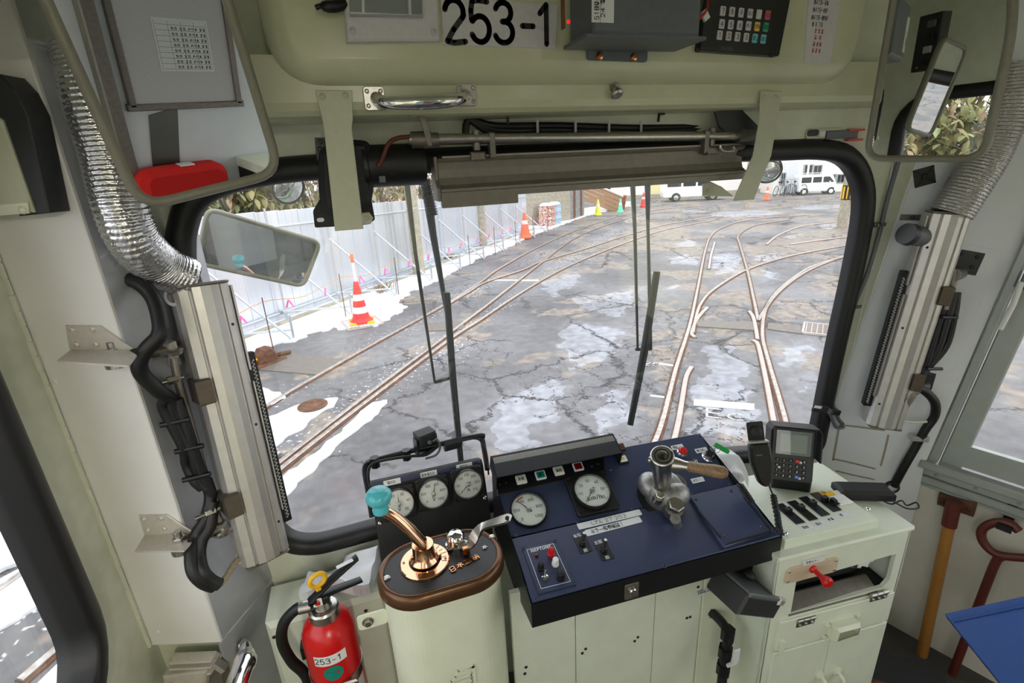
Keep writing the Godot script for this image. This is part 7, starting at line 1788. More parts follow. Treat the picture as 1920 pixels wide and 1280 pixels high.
func corrugated(t: Node3D, pts: Array, r: float, pitch: float, m: Material):
	var p := smooth(pts, false, 10)
	var o := []; var rr := []
	var acc := 0.0
	for i in p.size() - 1:
		var l: float = p[i].distance_to(p[i + 1]); var n := maxi(1, int(round(l / (pitch * 0.25))))
		for j in n:
			o.append(p[i].lerp(p[i + 1], float(j) / n))
	for i in o.size(): rr.append(r * [1.0, 0.975, 0.94, 0.975][i % 4])
	var s := shape(); s.tube(o, rr, 24); put(s, "hose", m, t)

func right_corner():
	var t := thing("right_defroster", "aluminium defroster blower standing against the right pillar", "defroster", Vector3(1.571,1.888,-.98))
	blower(t, Vector3(1.568,2.372,-.966), Vector3(1.528,1.716,-.989), Vector3(-.555,.004,.832), 0.1, -1.0)
	var s := shape(); s.tube([Vector3(1.549,2.302,-.996), Vector3(1.51,2.312,-.992), Vector3(1.477,2.319,-.997)], [0.027, 0.028, 0.027], 18); put(s, "inlet_stub", M.grey_plastic, t)
	s = shape(); s.tube([Vector3(1.481,2.318,-.996), Vector3(1.464,2.323,-.997)], [0.031, 0.029], 18); put(s, "inlet_collar", M.dark_plastic, t)
	s = shape(at(right_pillar, .1434, .0898, .06)); s.lathe([Vector2(0.014, 0), Vector2(0.017, 0.006), Vector2(0.012, 0.012), Vector2(0, 0.012)], 18); put(s, "grommet", M.white, t)
	var dt := thing("right_air_hose", "grey corrugated air hose running from above to the right defroster", "hose", Vector3(1.615,2.48,-.953))
	corrugated(dt, [Vector3(1.649,2.732,-.944), Vector3(1.643,2.616,-.941), Vector3(1.629,2.526,-.944), Vector3(1.599,2.447,-.951), Vector3(1.573,2.369,-.963)], 0.052, 0.0085, M.duct_grey)
	s = shape(); s.tube([Vector3(1.559,2.545,-.925), Vector3(1.634,2.547,-.923), Vector3(1.665,2.544,-.932)], 0.006, 8); put(s, "strap", M.black, dt)
	# bracket plates, rod, black cables
	var bp := thing("bracket_plate", "dark bolted bracket plate right of the right defroster's upper end", "bracket", Vector3(1.701,2.218,-.966))
	s = shape(right_pillar); s.prism(PackedVector2Array([Vector2(.252,.611),Vector2(.319,.597),Vector2(.309,.533),Vector2(.242,.545)]), 0, 0.006, 0.001)
	for q in [Vector3(.26,.597,0), Vector3(.301,.587,0), Vector3(.252,.566,0), Vector3(.294,.558,0)]: s.screw(q + Vector3(0, 0, 0.006), 0.006, 0.004)
	put(s, "plate", M.dark_plastic, bp)
	s = shape(); s.tube([Vector3(1.69,2.191,-.974), Vector3(1.62,2.197,-.948)], 0.018, 12); s.tube([Vector3(1.631,2.212,-.953), Vector3(1.62,2.144,-.948), Vector3(1.61,2.098,-.942)], [0.012, 0.009, 0.008], 10); put(s, "rod", M.alu_dull, bp)
	var b2 := thing("bracket_plate", "small grey bracket plate with a bolt near the right defroster's lower end", "bracket", Vector3(1.678,1.842,-.98))
	s = shape(right_pillar); s.prism(PackedVector2Array([Vector2(.237,.227),Vector2(.274,.218),Vector2(.272,.163),Vector2(.236,.171)]), 0, 0.005, 0.001); s.screw(Vector3(.254,.213,0) + Vector3(0, 0, 0.005), 0.005); s.screw(Vector3(.267,.184,0) + Vector3(0, 0, 0.005), 0.005); put(s, "plate", M.dark_plastic, b2)
	s = shape(); s.tube([Vector3(1.674,1.828,-.982), Vector3(1.558,1.834,-.952)], 0.014, 12); s.tube([Vector3(1.57,1.871,-.956), Vector3(1.561,1.824,-.956), Vector3(1.558,1.787,-.958)], [0.01, 0.02, 0.012], 10); put(s, "bolt_arm", M.alu_dull, b2)
	var cb := thing("cable_bundle", "bundle of black cables tied together beside the right defroster", "cables", Vector3(1.627,2.027,-.955))
	for k in 4:
		s = shape(); s.tube(smooth([Vector3(1.627,2.144,-.944) + Vector3(0.006 * k, 0, 0), Vector3(1.62,2.079,-.948) + Vector3(0.012 * k - 0.01, 0, 0.01 * (k % 2)), Vector3(1.611,1.981,-.947) + Vector3(0.016 * k - 0.012, 0, 0.008 * (k % 2)), Vector3(1.595,1.913,-.951) + Vector3(0.006 * k, 0, 0), Vector3(1.576,1.859,-.952)], false, 5), 0.0105, 8); put(s, "cable", M.rubber, cb)
	for q in [Vector3(1.611,2.077,-.947), Vector3(1.601,1.917,-.947)]:
		s = shape(); s.tube([q + Vector3(-0.025, 0.004, 0.015), q + Vector3(0.03, -0.003, 0.022)], 0.005, 6); put(s, "cable_tie", M.black, cb)
	s = shape(); s.tube(smooth([Vector3(1.598,1.846,-.961), Vector3(1.631,1.826,-.951), Vector3(1.666,1.787,-.94), Vector3(1.682,1.736,-.941), Vector3(1.674,1.684,-.952), Vector3(1.665,1.61,-.963), Vector3(1.653,1.547,-.971), Vector3(1.652,1.451,-.989)], false, 6), 0.013, 10); put(s, "conduit", M.rubber, cb)
	s = shape(); s.tube(smooth([Vector3(1.545,1.744,-.984), Vector3(1.592,1.722,-.977), Vector3(1.632,1.715,-.962), Vector3(1.668,1.715,-.95)], false, 5), 0.004, 8); put(s, "white_lead", M.cream_dull, cb)
	s = shape(at(right_pillar, .2528, -.0025, .02)); s.box(Vector3(0.05, 0.016, 0.03), Vector3(0.008, 0, 0), 0.003); put(s, "pipe_clip", M.alu, cb)
	s = shape(at(right_pillar, .2285, -.2098, 0)); s.lathe([Vector2(0.024, 0), Vector2(0.022, 0.008), Vector2(0.016, 0.01)], 18); put(s, "wall_grommet", M.black, cb)
	# cable clipped along the windscreen
	var wc := thing("windscreen_cable", "thin grey cable clipped along the right edge of the windscreen", "cable", Vector3(1.438,2.093,-1.088))
	s = shape(); s.tube(smooth([Vector3(1.475,2.537,-1.061), Vector3(1.467,2.417,-1.068), Vector3(1.468,2.311,-1.074), Vector3(1.46,2.2,-1.08), Vector3(1.44,2.098,-1.087), Vector3(1.433,1.978,-1.095), Vector3(1.423,1.858,-1.102), Vector3(1.44,1.767,-1.104), Vector3(1.479,1.691,-1.099), Vector3(1.514,1.657,-1.099), Vector3(1.466,1.667,-1.091), Vector3(1.425,1.727,-1.091)], false, 5), 0.006, 8); put(s, "cable", M.grey_plastic, wc)
	for q in [Vector3(1.775,.742,0), Vector3(1.758,.493,0), Vector3(1.739,.25,0)]:
		s = shape(front_wall); s.screw(q + Vector3(-0.012, 0, 0.006), 0.008, 0.006); s.box(Vector3(0.03, 0.01, 0.006), q + Vector3(0, 0, 0.014), 0.002); put(s, "clip", M.alu_dull, wc)
	var us := thing("usb_plug", "small black plug with a white label sticking out by the right windscreen corner", "plug", Vector3(1.372,1.76,-1.073))
	s = shape(at(front_wall, 1.6702, .166, .045, -.2793)); s.box(Vector3(0.06, 0.024, 0.014), Vector3.ZERO, 0.004); put(s, "body", M.black_soft, us)
	s = shape(at(front_wall, 1.651, .1797, .053, -.2793)); s.box(Vector3(0.03, 0.009, 0.001)); put(s, "white_label", M.label, us)
	s = shape(at(front_wall, 1.7429, .1347, .03, -.2793)); s.box(Vector3(0.04, 0.018, 0.03), Vector3.ZERO, 0.004); put(s, "socket", M.black, us)
	# marks, patches, stickers on the pillar
	var dm := at(right_pillar, .1307, .8155, 0, .2793)
	var dv := thing("vent_badge", "small dark square badge with a cross on the pillar under the right mirror", "badge", dm.origin)
	s = shape(dm); s.prism(rounded(0.05, 0.05, 0.002), 0, 0.003, 0.001, false); put(s, "plate", M.dark_plastic, dv)
	s = shape(off(dm, 0, 0, 0.0032)); s.stroke(PackedVector2Array([Vector2(-0.023, -0.023), Vector2(0.023, 0.023)]), 0.0022, 0.001); s.stroke(PackedVector2Array([Vector2(-0.023, 0.023), Vector2(0.023, -0.023)]), 0.0022, 0.001); s.lathe([Vector2(0.009, 0), Vector2(0.008, 0.003), Vector2(0, 0.003)], 16); put(s, "cross", M.black_soft, dv)
	var sl := at(right_pillar, .0949, .7038, 0, -.0478)
	var st := thing("sticker", "grey sticker with dark characters left of the right defroster's top", "sticker", sl.origin)
	s = shape(off(sl, 0.055, 0)); s.box(Vector3(0.115, 0.017, 0.001)); put(s, "strip", M.alu_dull, st)
	s = shape(off(sl, 0.022, -0.006, 0.001)); write(s, "吸い込み", Vector2.ZERO, 0.0115, 0.0008, 1.1, 0.3); put(s, "lettering", M.ink, st)
	var pn := shape(right_pillar); pn.prism(PackedVector2Array([Vector2(.245,.632),Vector2(.359,.604),Vector2(.319,.239),Vector2(.257,.18)]), 0.0, 0.002, 0.0008, false); struct(pn, "trim_11", M.grey_panel).set_meta("label", "flat access plate on the right pillar")
	s = shape(right_pillar)
	for l in [PackedVector2Array([Vector2(.037,.004),Vector2(.038,-.059),Vector2(.038,-.127)]), PackedVector2Array([Vector2(.04,-.122),Vector2(.101,-.132),Vector2(.167,-.145)]), PackedVector2Array([Vector2(.185,-.013),Vector2(.185,-.067),Vector2(.183,-.13)]), PackedVector2Array([Vector2(.054,-.169),Vector2(.108,-.179),Vector2(.171,-.188)]), PackedVector2Array([Vector2(.04,.012),Vector2(.095,.01),Vector2(.17,.005)])]:
		s.stroke(l, 0.003, 0.0012)
	single(s, "glue_mark", M.glue, "brown strips of old glue on the lower right pillar", "stain")
	# lower right: shovel, hooked bar, blue board, tool box
	var sh := thing("shovel", "long wooden shovel handle with a red collar leaning on the right wall", "shovel", Vector3(1.71,.728,-.8))
	s = shape(); s.tube([Vector3(1.722,1.372,-.845), Vector3(1.7,.71,-.796)], 0.0165, 14); put(s, "handle", M.ochre_wood, sh)
	s = shape(); s.tube([Vector3(1.724,1.462,-.851), Vector3(1.722,1.372,-.845)], 0.0205, 14); put(s, "collar", M.red_oxide, sh)
	s = shape(right_side); s.prism(PackedVector2Array([Vector2(.021,-.045),Vector2(.115,-.031),Vector2(.116,-.083),Vector2(.072,-.084),Vector2(.024,-.086)]), 0.0, 0.03, 0.006)
	for q in [Vector3(.034,-.066,0), Vector3(.102,-.059,0)]: s.screw(q + Vector3(0, 0, 0.03), 0.008, 0.006)
	put(s, "holder", M.rust, sh)
	var hb := thing("hooked_bar", "dark red steel bar with a loop at its top hung on the right wall", "tool", Vector3(1.763,1.339,-.728))
	s = shape(); s.tube(smooth([Vector3(1.776,1.445,-.705), Vector3(1.768,1.458,-.73), Vector3(1.757,1.439,-.758), Vector3(1.749,1.405,-.774), Vector3(1.75,1.369,-.767), Vector3(1.758,1.345,-.743), Vector3(1.768,1.345,-.715), Vector3(1.785,1.368,-.673)], false, 5), 0.0125, 10); put(s, "loop", M.red_oxide, hb)
	s = shape(); s.tube(smooth([Vector3(1.767,1.343,-.717), Vector3(1.763,1.31,-.726), Vector3(1.746,1.155,-.724), Vector3(1.72,.785,-.722)], false, 5), 0.0125, 10); put(s, "shaft", M.red_oxide, hb)
	s = shape(at(right_side, .1903, -.0564, .05)); s.box(Vector3(0.035, 0.02, 0.05), Vector3.ZERO, 0.004); s.box(Vector3(0.025, 0.06, 0.01), Vector3(0.0, 0.03, -0.04), 0.003); put(s, "hook", M.black_metal, hb)
	var bb := thing("blue_board", "blue board sticking in from the lower right corner", "board", Vector3(1.243,1.452,-.437))
	var c0: Vector3 = Vector3(1.434,1.303,-.656); var c1: Vector3 = Vector3(1.645,1.442,-.532); var c2: Vector3 = Vector3(1.364,1.281,-.47)
	var bn := (c1 - c0).cross(c2 - c0).normalized(); if bn.y < 0: bn = -bn
	s = shape()
	var th := bn * 0.022
	var q0 := [c0, c1, c1 + (c2 - c0), c2]
	s.flat(q0, bn); s.flat([c0 - th, c1 - th, c1 + (c2 - c0) - th, c2 - th], -bn)
	for i in 4: s.flat([q0[i], q0[(i + 1) % 4], q0[(i + 1) % 4] - th, q0[i] - th], (q0[i] + q0[(i + 1) % 4]) / 2 - (c1 + c2) / 2)
	put(s, "board", M.blue_board, bb)
	s = shape(); s.tube([c0 + (c1 - c0) * 0.02 + (c2 - c0) * 0.12 + bn * 0.002, c1 + (c2 - c0) * 0.12 + bn * 0.002], 0.0035, 6); put(s, "edge_bead", M.blue_board, bb)
	var fp := thing("foot_pedal", "black ribbed foot pedal on the floor under the desk", "pedal", Vector3(.829,.9,-.988))
	s = shape(Transform3D(Basis(Vector3.UP, 0.1) * Basis(Vector3.RIGHT, 0.3), Vector3(.81,.93,-.965))); s.box(Vector3(0.16, 0.03, 0.2), Vector3.ZERO, 0.008)
	for i in 6: s.box(Vector3(0.14, 0.006, 0.012), Vector3(0, 0.017, -0.08 + 0.03 * i), 0.002)
	put(s, "tread", M.black_soft, fp)
	s = shape(); s.box(Vector3(0.2, 0.05, 0.22), Vector3(.825,.875,-.979), 0.006); put(s, "base", M.black, fp)
	var tb := thing("tool_bag", "black bag on the floor in front of the cabinet's right door", "bag", Vector3(1.464,.87,-.779))
	s = shape(Transform3D(Basis(Vector3.UP, -0.5), Vector3(1.346,.95,-.697))); s.box(Vector3(0.3, 0.2, 0.2), Vector3.ZERO, 0.03); put(s, "bag", M.black_soft, tb)
	s = shape(Transform3D(Basis(Vector3.UP, -0.5), Vector3(1.253,1.06,-.672))); s.tube(smooth([Vector3(-0.05, -0.02, 0), Vector3(-0.03, 0.02, 0), Vector3(0.03, 0.02, 0), Vector3(0.05, -0.02, 0)], false, 5), 0.014, 8); put(s, "grip", M.red_oxide, tb)
# ---------------------------------------------------------------- gear on the header
func header_gear():
	var hf := header_face
	var t := thing("number_plate", "white plate with large black number 253-1 on the header", "number plate", Vector3(.317,2.798,-1))
	var s := shape(hf); s.prism(PackedVector2Array([Vector2(.207,.137),Vector2(.43,.132),Vector2(.422,.06),Vector2(.206,.062)]), 0.0, 0.003, 0.0008, false); put(s, "plate", M.plate_white, t)
	s = shape(at(header_face, .2097, .0675, .0034, -.0089))
	var px: float = 0.1028 / 100.0
	for q in [["2", 4], ["5", 49], ["3", 93], ["-", 138], ["1", 172]]:
		for l in glyph_lines(q[0], Vector2((q[1] - 4) * px, 1.0 * px), 38 * px, 62 * px): s.stroke(PackedVector2Array(smooth(Array(l), false, 2)) if q[0] != "-" and q[0] != "1" else l, 4.7 * px)
	put(s, "lettering", M.ink, t)
	t = thing("gauge_cover", "grey box with a clear window at the top left of the header", "box", Vector3(.12,2.797,-1))
	s = shape(hf); s.prism(PackedVector2Array([Vector2(.048,.171),Vector2(.201,.171),Vector2(.198,.066),Vector2(.04,.062)]), 0, 0.018, 0.003, false)
	for q in [Vector3(.052,.077,0), Vector3(.188,.077,0)]: s.screw(q + Vector3(0, 0, 0.018), 0.006, 0.004)
	put(s, "frame", M.plate_white, t)
	s = shape(hf); s.prism(PackedVector2Array([Vector2(.06,.171),Vector2(.177,.173),Vector2(.17,.099),Vector2(.05,.098)]), 0.018, 0.02, 0.0005); put(s, "inner_panel", M.dark_plastic, t)
	for q in [PackedVector2Array([Vector2(.078,.172),Vector2(.083,.172),Vector2(.074,.099),Vector2(.069,.1)]), PackedVector2Array([Vector2(.15,.176),Vector2(.155,.176),Vector2(.15,.098),Vector2(.145,.099)]), PackedVector2Array([Vector2(.049,.101),Vector2(.17,.101),Vector2(.17,.098),Vector2(.05,.098)])]:
		s = shape(hf); s.prism(q, 0.02, 0.032, 0.001); put(s, "window_bar", M.alu, t)
	s = shape(hf); s.prism(PackedVector2Array([Vector2(.06,.171),Vector2(.177,.173),Vector2(.17,.099),Vector2(.05,.098)]), 0.034, 0.036); put(s, "clear_cover", M.lens, t)
	s = shape(); s.tube(smooth([Vector3(-.001,2.808,-.98), Vector3(.007,2.81,-.978), Vector3(.026,2.81,-.978), Vector3(.044,2.817,-.988)], false, 5), [0.004, 0.004, 0.004, 0.004, 0.004, 0.004, 0.007, 0.008, 0.009, 0.009, 0.009, 0.009, 0.009, 0.009, 0.009, 0.009], 10); put(s, "cable_gland", M.black, t)
	# grey converter box
	t = thing("converter_box", "dark grey equipment box on a bracket right of the number plate", "equipment box", Vector3(.558,2.809,-1))
	s = shape(off(hf, .558, .086, 0.0)); var bw: float = 0.2155
	s.box(Vector3(bw, 0.13, 0.1), Vector3(-0.004, 0.04, 0.065), 0.004); s.box(Vector3(bw + 0.03, 0.006, 0.1), Vector3(0.0, -0.027, 0.06), 0.001); put(s, "case", M.grey_plastic, t)
	s = shape(hf); s.prism(round_corners(PackedVector2Array([Vector2(.487,.089),Vector2(.623,.092),Vector2(.622,.038),Vector2(.488,.041)]), 0.006), 0.0, 0.006, 0.001, false); put(s, "bracket", M.grey_plastic, t)
	for q in [Vector3(.514,.047,.006), Vector3(.59,.046,.006)]:
		s = shape(hf); s.x = hf * Transform3D(Basis(), q); s.lathe([Vector2(0.008, 0), Vector2(0.008, 0.002), Vector2(0.006, 0.005), Vector2(0.0025, 0.0055), Vector2(0.002, 0.003), Vector2(0, 0.003)], 16); put(s, "brass_screw", M.brass, t)
	s = shape(off(hf, .463, .099, 0.1155)); s.box(Vector3(0.042, 0.085, 0.001), Vector3(0, 0.02, 0)); put(s, "label", M.label, t)
	s = shape(off(hf, .452, .08, 0.1165) * Transform3D(Basis(Vector3(0, 0, 1), PI / 2), Vector3.ZERO)); write(s, "5100", Vector2(0, -0.003), 0.008, 0.0005, 0.7); write(s, "24 電車用".replace("用", "常"), Vector2(0.004, -0.014), 0.007, 0.0005, 0.9); s.stroke(PackedVector2Array([Vector2(-0.006, -0.006), Vector2(0.07, -0.006)]), 0.0003); put(s, "lettering", M.ink, t)
	latin("HV-", 0.008, "lettering", M.ink, off(hf, .451, .102, 0.1165) * Transform3D(Basis(Vector3(0, 0, 1), PI / 2), Vector3.ZERO), t)
	var xl: float = .407
	s = shape(hf); s.box(Vector3(0.003, 0.05, 0.014), Vector3(xl, .1, 0.075), 0.001); put(s, "orange_slot", M.rust, t)
	s = shape(hf); s.ball(Vector3(xl - 0.001, .08, 0.1), Vector3.ONE * 0.003, 10, 8); var led := plain(Color(1, 0.1, 0.1)); led.emission_enabled = true; led.emission = Color(1, 0.05, 0.05); led.emission_energy_multiplier = 1.5; put(s, "red_led", led, t)
	t = thing("cable", "black cable with red wires running from the equipment box to the keypad", "cable", Vector3(.681,2.8,-.95))
	s = shape(); s.tube(smooth([Vector3(.653,2.788,-.94), Vector3(.672,2.792,-.94), Vector3(.689,2.809,-.94), Vector3(.697,2.834,-.94), Vector3(.71,2.863,-.95)], false, 5), 0.0085, 10); put(s, "sheath", M.rubber, t)
	for k in 2:
		s = shape(); s.tube(smooth([Vector3(.67,2.79,-.93), Vector3(.691,2.799,-.928) + Vector3(0, 0.004 * k, 0), Vector3(.708,2.816,-.93), Vector3(.713,2.843,-.94)], false, 5), 0.0016, 6); put(s, "red_wire", M.red, t)
	s = shape(at(header_face, .7081, .1072, .065, .6109)); s.box(Vector3(0.014, 0.018, 0.006), Vector3.ZERO, 0.001); put(s, "connector", M.label, t)
	# keypad
	var kx := at(header_face, .7409, .0601, 0, -.0407)
	t = thing("destination_keypad", "black keypad with rows of white and coloured keys at the top right of the header", "keypad", kx.origin)
	s = shape(hf); s.prism(round_corners(PackedVector2Array([Vector2(.745,.206),Vector2(.963,.214),Vector2(.943,.05),Vector2(.737,.058)]), 0.004), 0, 0.018, 0.002, false)
	for q in [Vector3(.732,.059,.018), Vector3(.919,.052,.018)]: s.screw(q, 0.005)
	put(s, "case", M.black, t)
	s = shape(hf); s.screw(Vector3(.951,.061,0), 0.006, 0.004); put(s, "side_screw", M.alu_dull, t)
	var caps := [["1", "2", "3", "0", "戻", "送"], ["4", "5", "6", "本", "行", "設"], ["7", "8", "9", "日", "", "入"]]
	for r in 3:
		for c in 6:
			var p0: Vector3 = [Vector3(.782,.086,.018), Vector3(.785,.106,.018), Vector3(.785,.129,.018)][r]; var p1: Vector3 = [Vector3(.894,.081,.018), Vector3(.897,.103,.018), Vector3(.899,.125,.018)][r]
			var k := hf * Transform3D(Basis(Vector3(0, 0, 1), -0.06), p0.lerp(p1, c / 5.0))
			var m: Material = M.plate_white
			if r == 0 and c > 3: m = M.key_blue
			if r == 1 and c == 4: m = M.key_yellow
			if r == 1 and c == 5: m = M.key_green
			if r == 2 and c == 5: m = M.key_red
			s = shape(k); s.prism(rounded(0.0132, 0.017, 0.002), 0, 0.002, 0.0006, false)
			var key := put(s, "key", m, t)
			s = shape(off(k, 0, 0, 0.0023))
			var w: String = caps[r][c]
			if w != "":
				if c < 4 and "0123456789".contains(w): write(s, w, Vector2(-0.003, -0.0045), 0.009, 0.0006, 0.62)
				elif c == 3: write(s, w + "/", Vector2(-0.0055, -0.0035), 0.007, 0.0004, 0.75, 0.1)
				else: write(s, w + ["し", "り", "先", "定", "", "力"][[4, 5].find(c) + r * 2], Vector2(-0.0058, -0.0035), 0.007, 0.0004, 0.75, 0.1)
				put(s, "key_mark", M.ink, key)
	latin("OG-L7020", 0.005, "lettering", M.grey_plastic, off(kx, 0.062, 0.005, 0.0185), t)
	# route sheet
	t = thing("route_sheet", "narrow paper sheet with black and red writing at the header's right end", "paper sheet", Vector3(1.077,2.803,-1))
	s = shape(hf); s.prism(PackedVector2Array([Vector2(1.016,.22),Vector2(1.112,.219),Vector2(1.108,.036),Vector2(1.029,.042)]), 0.0, 0.001); put(s, "paper", M.plate_white, t)
	var rows := ["西4丁目ー系統", "西4丁目ー回送", "西4丁目ー西回送", "西 8 丁目", "非 常 番", "貸  切", "試 運 転", "貸 送 車"]
	for i in 8:
		var lx: Transform3D = [at(header_face, 1.0365, .1542, .0013, -.0126), at(header_face, 1.0362, .1401, .0013, -.0163), at(header_face, 1.0345, .1259, .0013, -.0199), at(header_face, 1.0385, .1127, .0013, -.0257), at(header_face, 1.0486, .0995, .0013, -.0397), at(header_face, 1.051, .0871, .0013, -.0468), at(header_face, 1.0489, .0744, .0013, -.0481), at(header_face, 1.0483, .0617, .0013, -.0514)][i]
		s = shape(lx); write(s, rows[i], Vector2(0, 0), 0.0085, 0.00045, 0.62, 0.12); put(s, "red_writing" if i > 3 else "black_writing", M.red if i > 3 else M.ink, t)
	# chrome grab handle and knob on the valance
	var vf := valance_face
	t = thing("grab_bar", "worn chrome grab handle on the ledge under the header", "handle", Vector3(.162,2.68,-1.03))
	for k in 2:
		s = shape([at(valance_face, .0763, .0209, 0), at(valance_face, .2498, .0256, 0)][k]); s.prism(rounded(0.038, 0.04, 0.006), 0, 0.004, 0.001, false)
		for c in [Vector3(-0.012, 0.012, 0.004), Vector3(-0.012, -0.012, 0.004), Vector3(0.012, 0.012, 0.004), Vector3(0.012, -0.012, 0.004)]: s.screw(c, 0.004)
		put(s, "mount", M.steel, t)
	s = shape(); s.tube(smooth([Vector3(.08,2.681,-1.03), Vector3(.084,2.676,-1.01), Vector3(.099,2.67,-.996), Vector3(.155,2.669,-.99), Vector3(.21,2.672,-.996), Vector3(.235,2.678,-1.01), Vector3(.247,2.684,-1.03)], false, 4), [0.012, 0.012, 0.011, 0.011, 0.01, 0.01, 0.01, 0.01, 0.0105, 0.011, 0.0115, 0.012, 0.0125, 0.0125, 0.0125, 0.012, 0.0115, 0.011, 0.0105, 0.01, 0.01, 0.01, 0.011, 0.012, 0.012], 14); put(s, "grip", M.chrome, t)
	t = thing("pull_knob", "small metal pull knob in the middle of the ledge under the header", "knob", Vector3(.565,2.696,-1.03))
	s = shape(at(valance_face, .5651, .043, 0) * Transform3D(Basis(Vector3.RIGHT, 0.9), Vector3.ZERO)); s.lathe([Vector2(0.01, -0.004), Vector2(0.01, 0.01), Vector2(0.006, 0.012), Vector2(0.006, 0.02), Vector2(0.0125, 0.022), Vector2(0.0125, 0.028), Vector2(0.009, 0.031), Vector2(0, 0.031)], 20); put(s, "knob", M.steel, t)
	# straps
	for k in 2:
		t = thing("mounting_strap", ["cream painted steel strap hanging in front of the wiper motor", "cream painted cranked steel strap at the right end of the sunshade"][k], "strap", [Vector3(.008,2.685,-1.026), Vector3(.968,2.679,-1.026)][k])
		s = shape(vf); s.prism([PackedVector2Array([Vector2(-.023,.035),Vector2(.039,.034),Vector2(.033,-.014),Vector2(.029,-.027),Vector2(.024,-.208),Vector2(-.029,-.208),Vector2(-.02,-.044),Vector2(-.019,-.017)]), PackedVector2Array([Vector2(.94,.028),Vector2(1.003,.025),Vector2(.999,-.031),Vector2(.992,-.114),Vector2(.954,-.214),Vector2(.892,-.213),Vector2(.937,-.112),Vector2(.945,-.034)])][k], 0.004, 0.007, 0.001)
		for q in [[Vector3(-.013,.024,.007), Vector3(.026,.026,.007)], [Vector3(.95,.014,.007), Vector3(.985,.014,.007)]][k]: s.screw(q, 0.006, 0.003)
		put(s, "strap", M.strap, t)

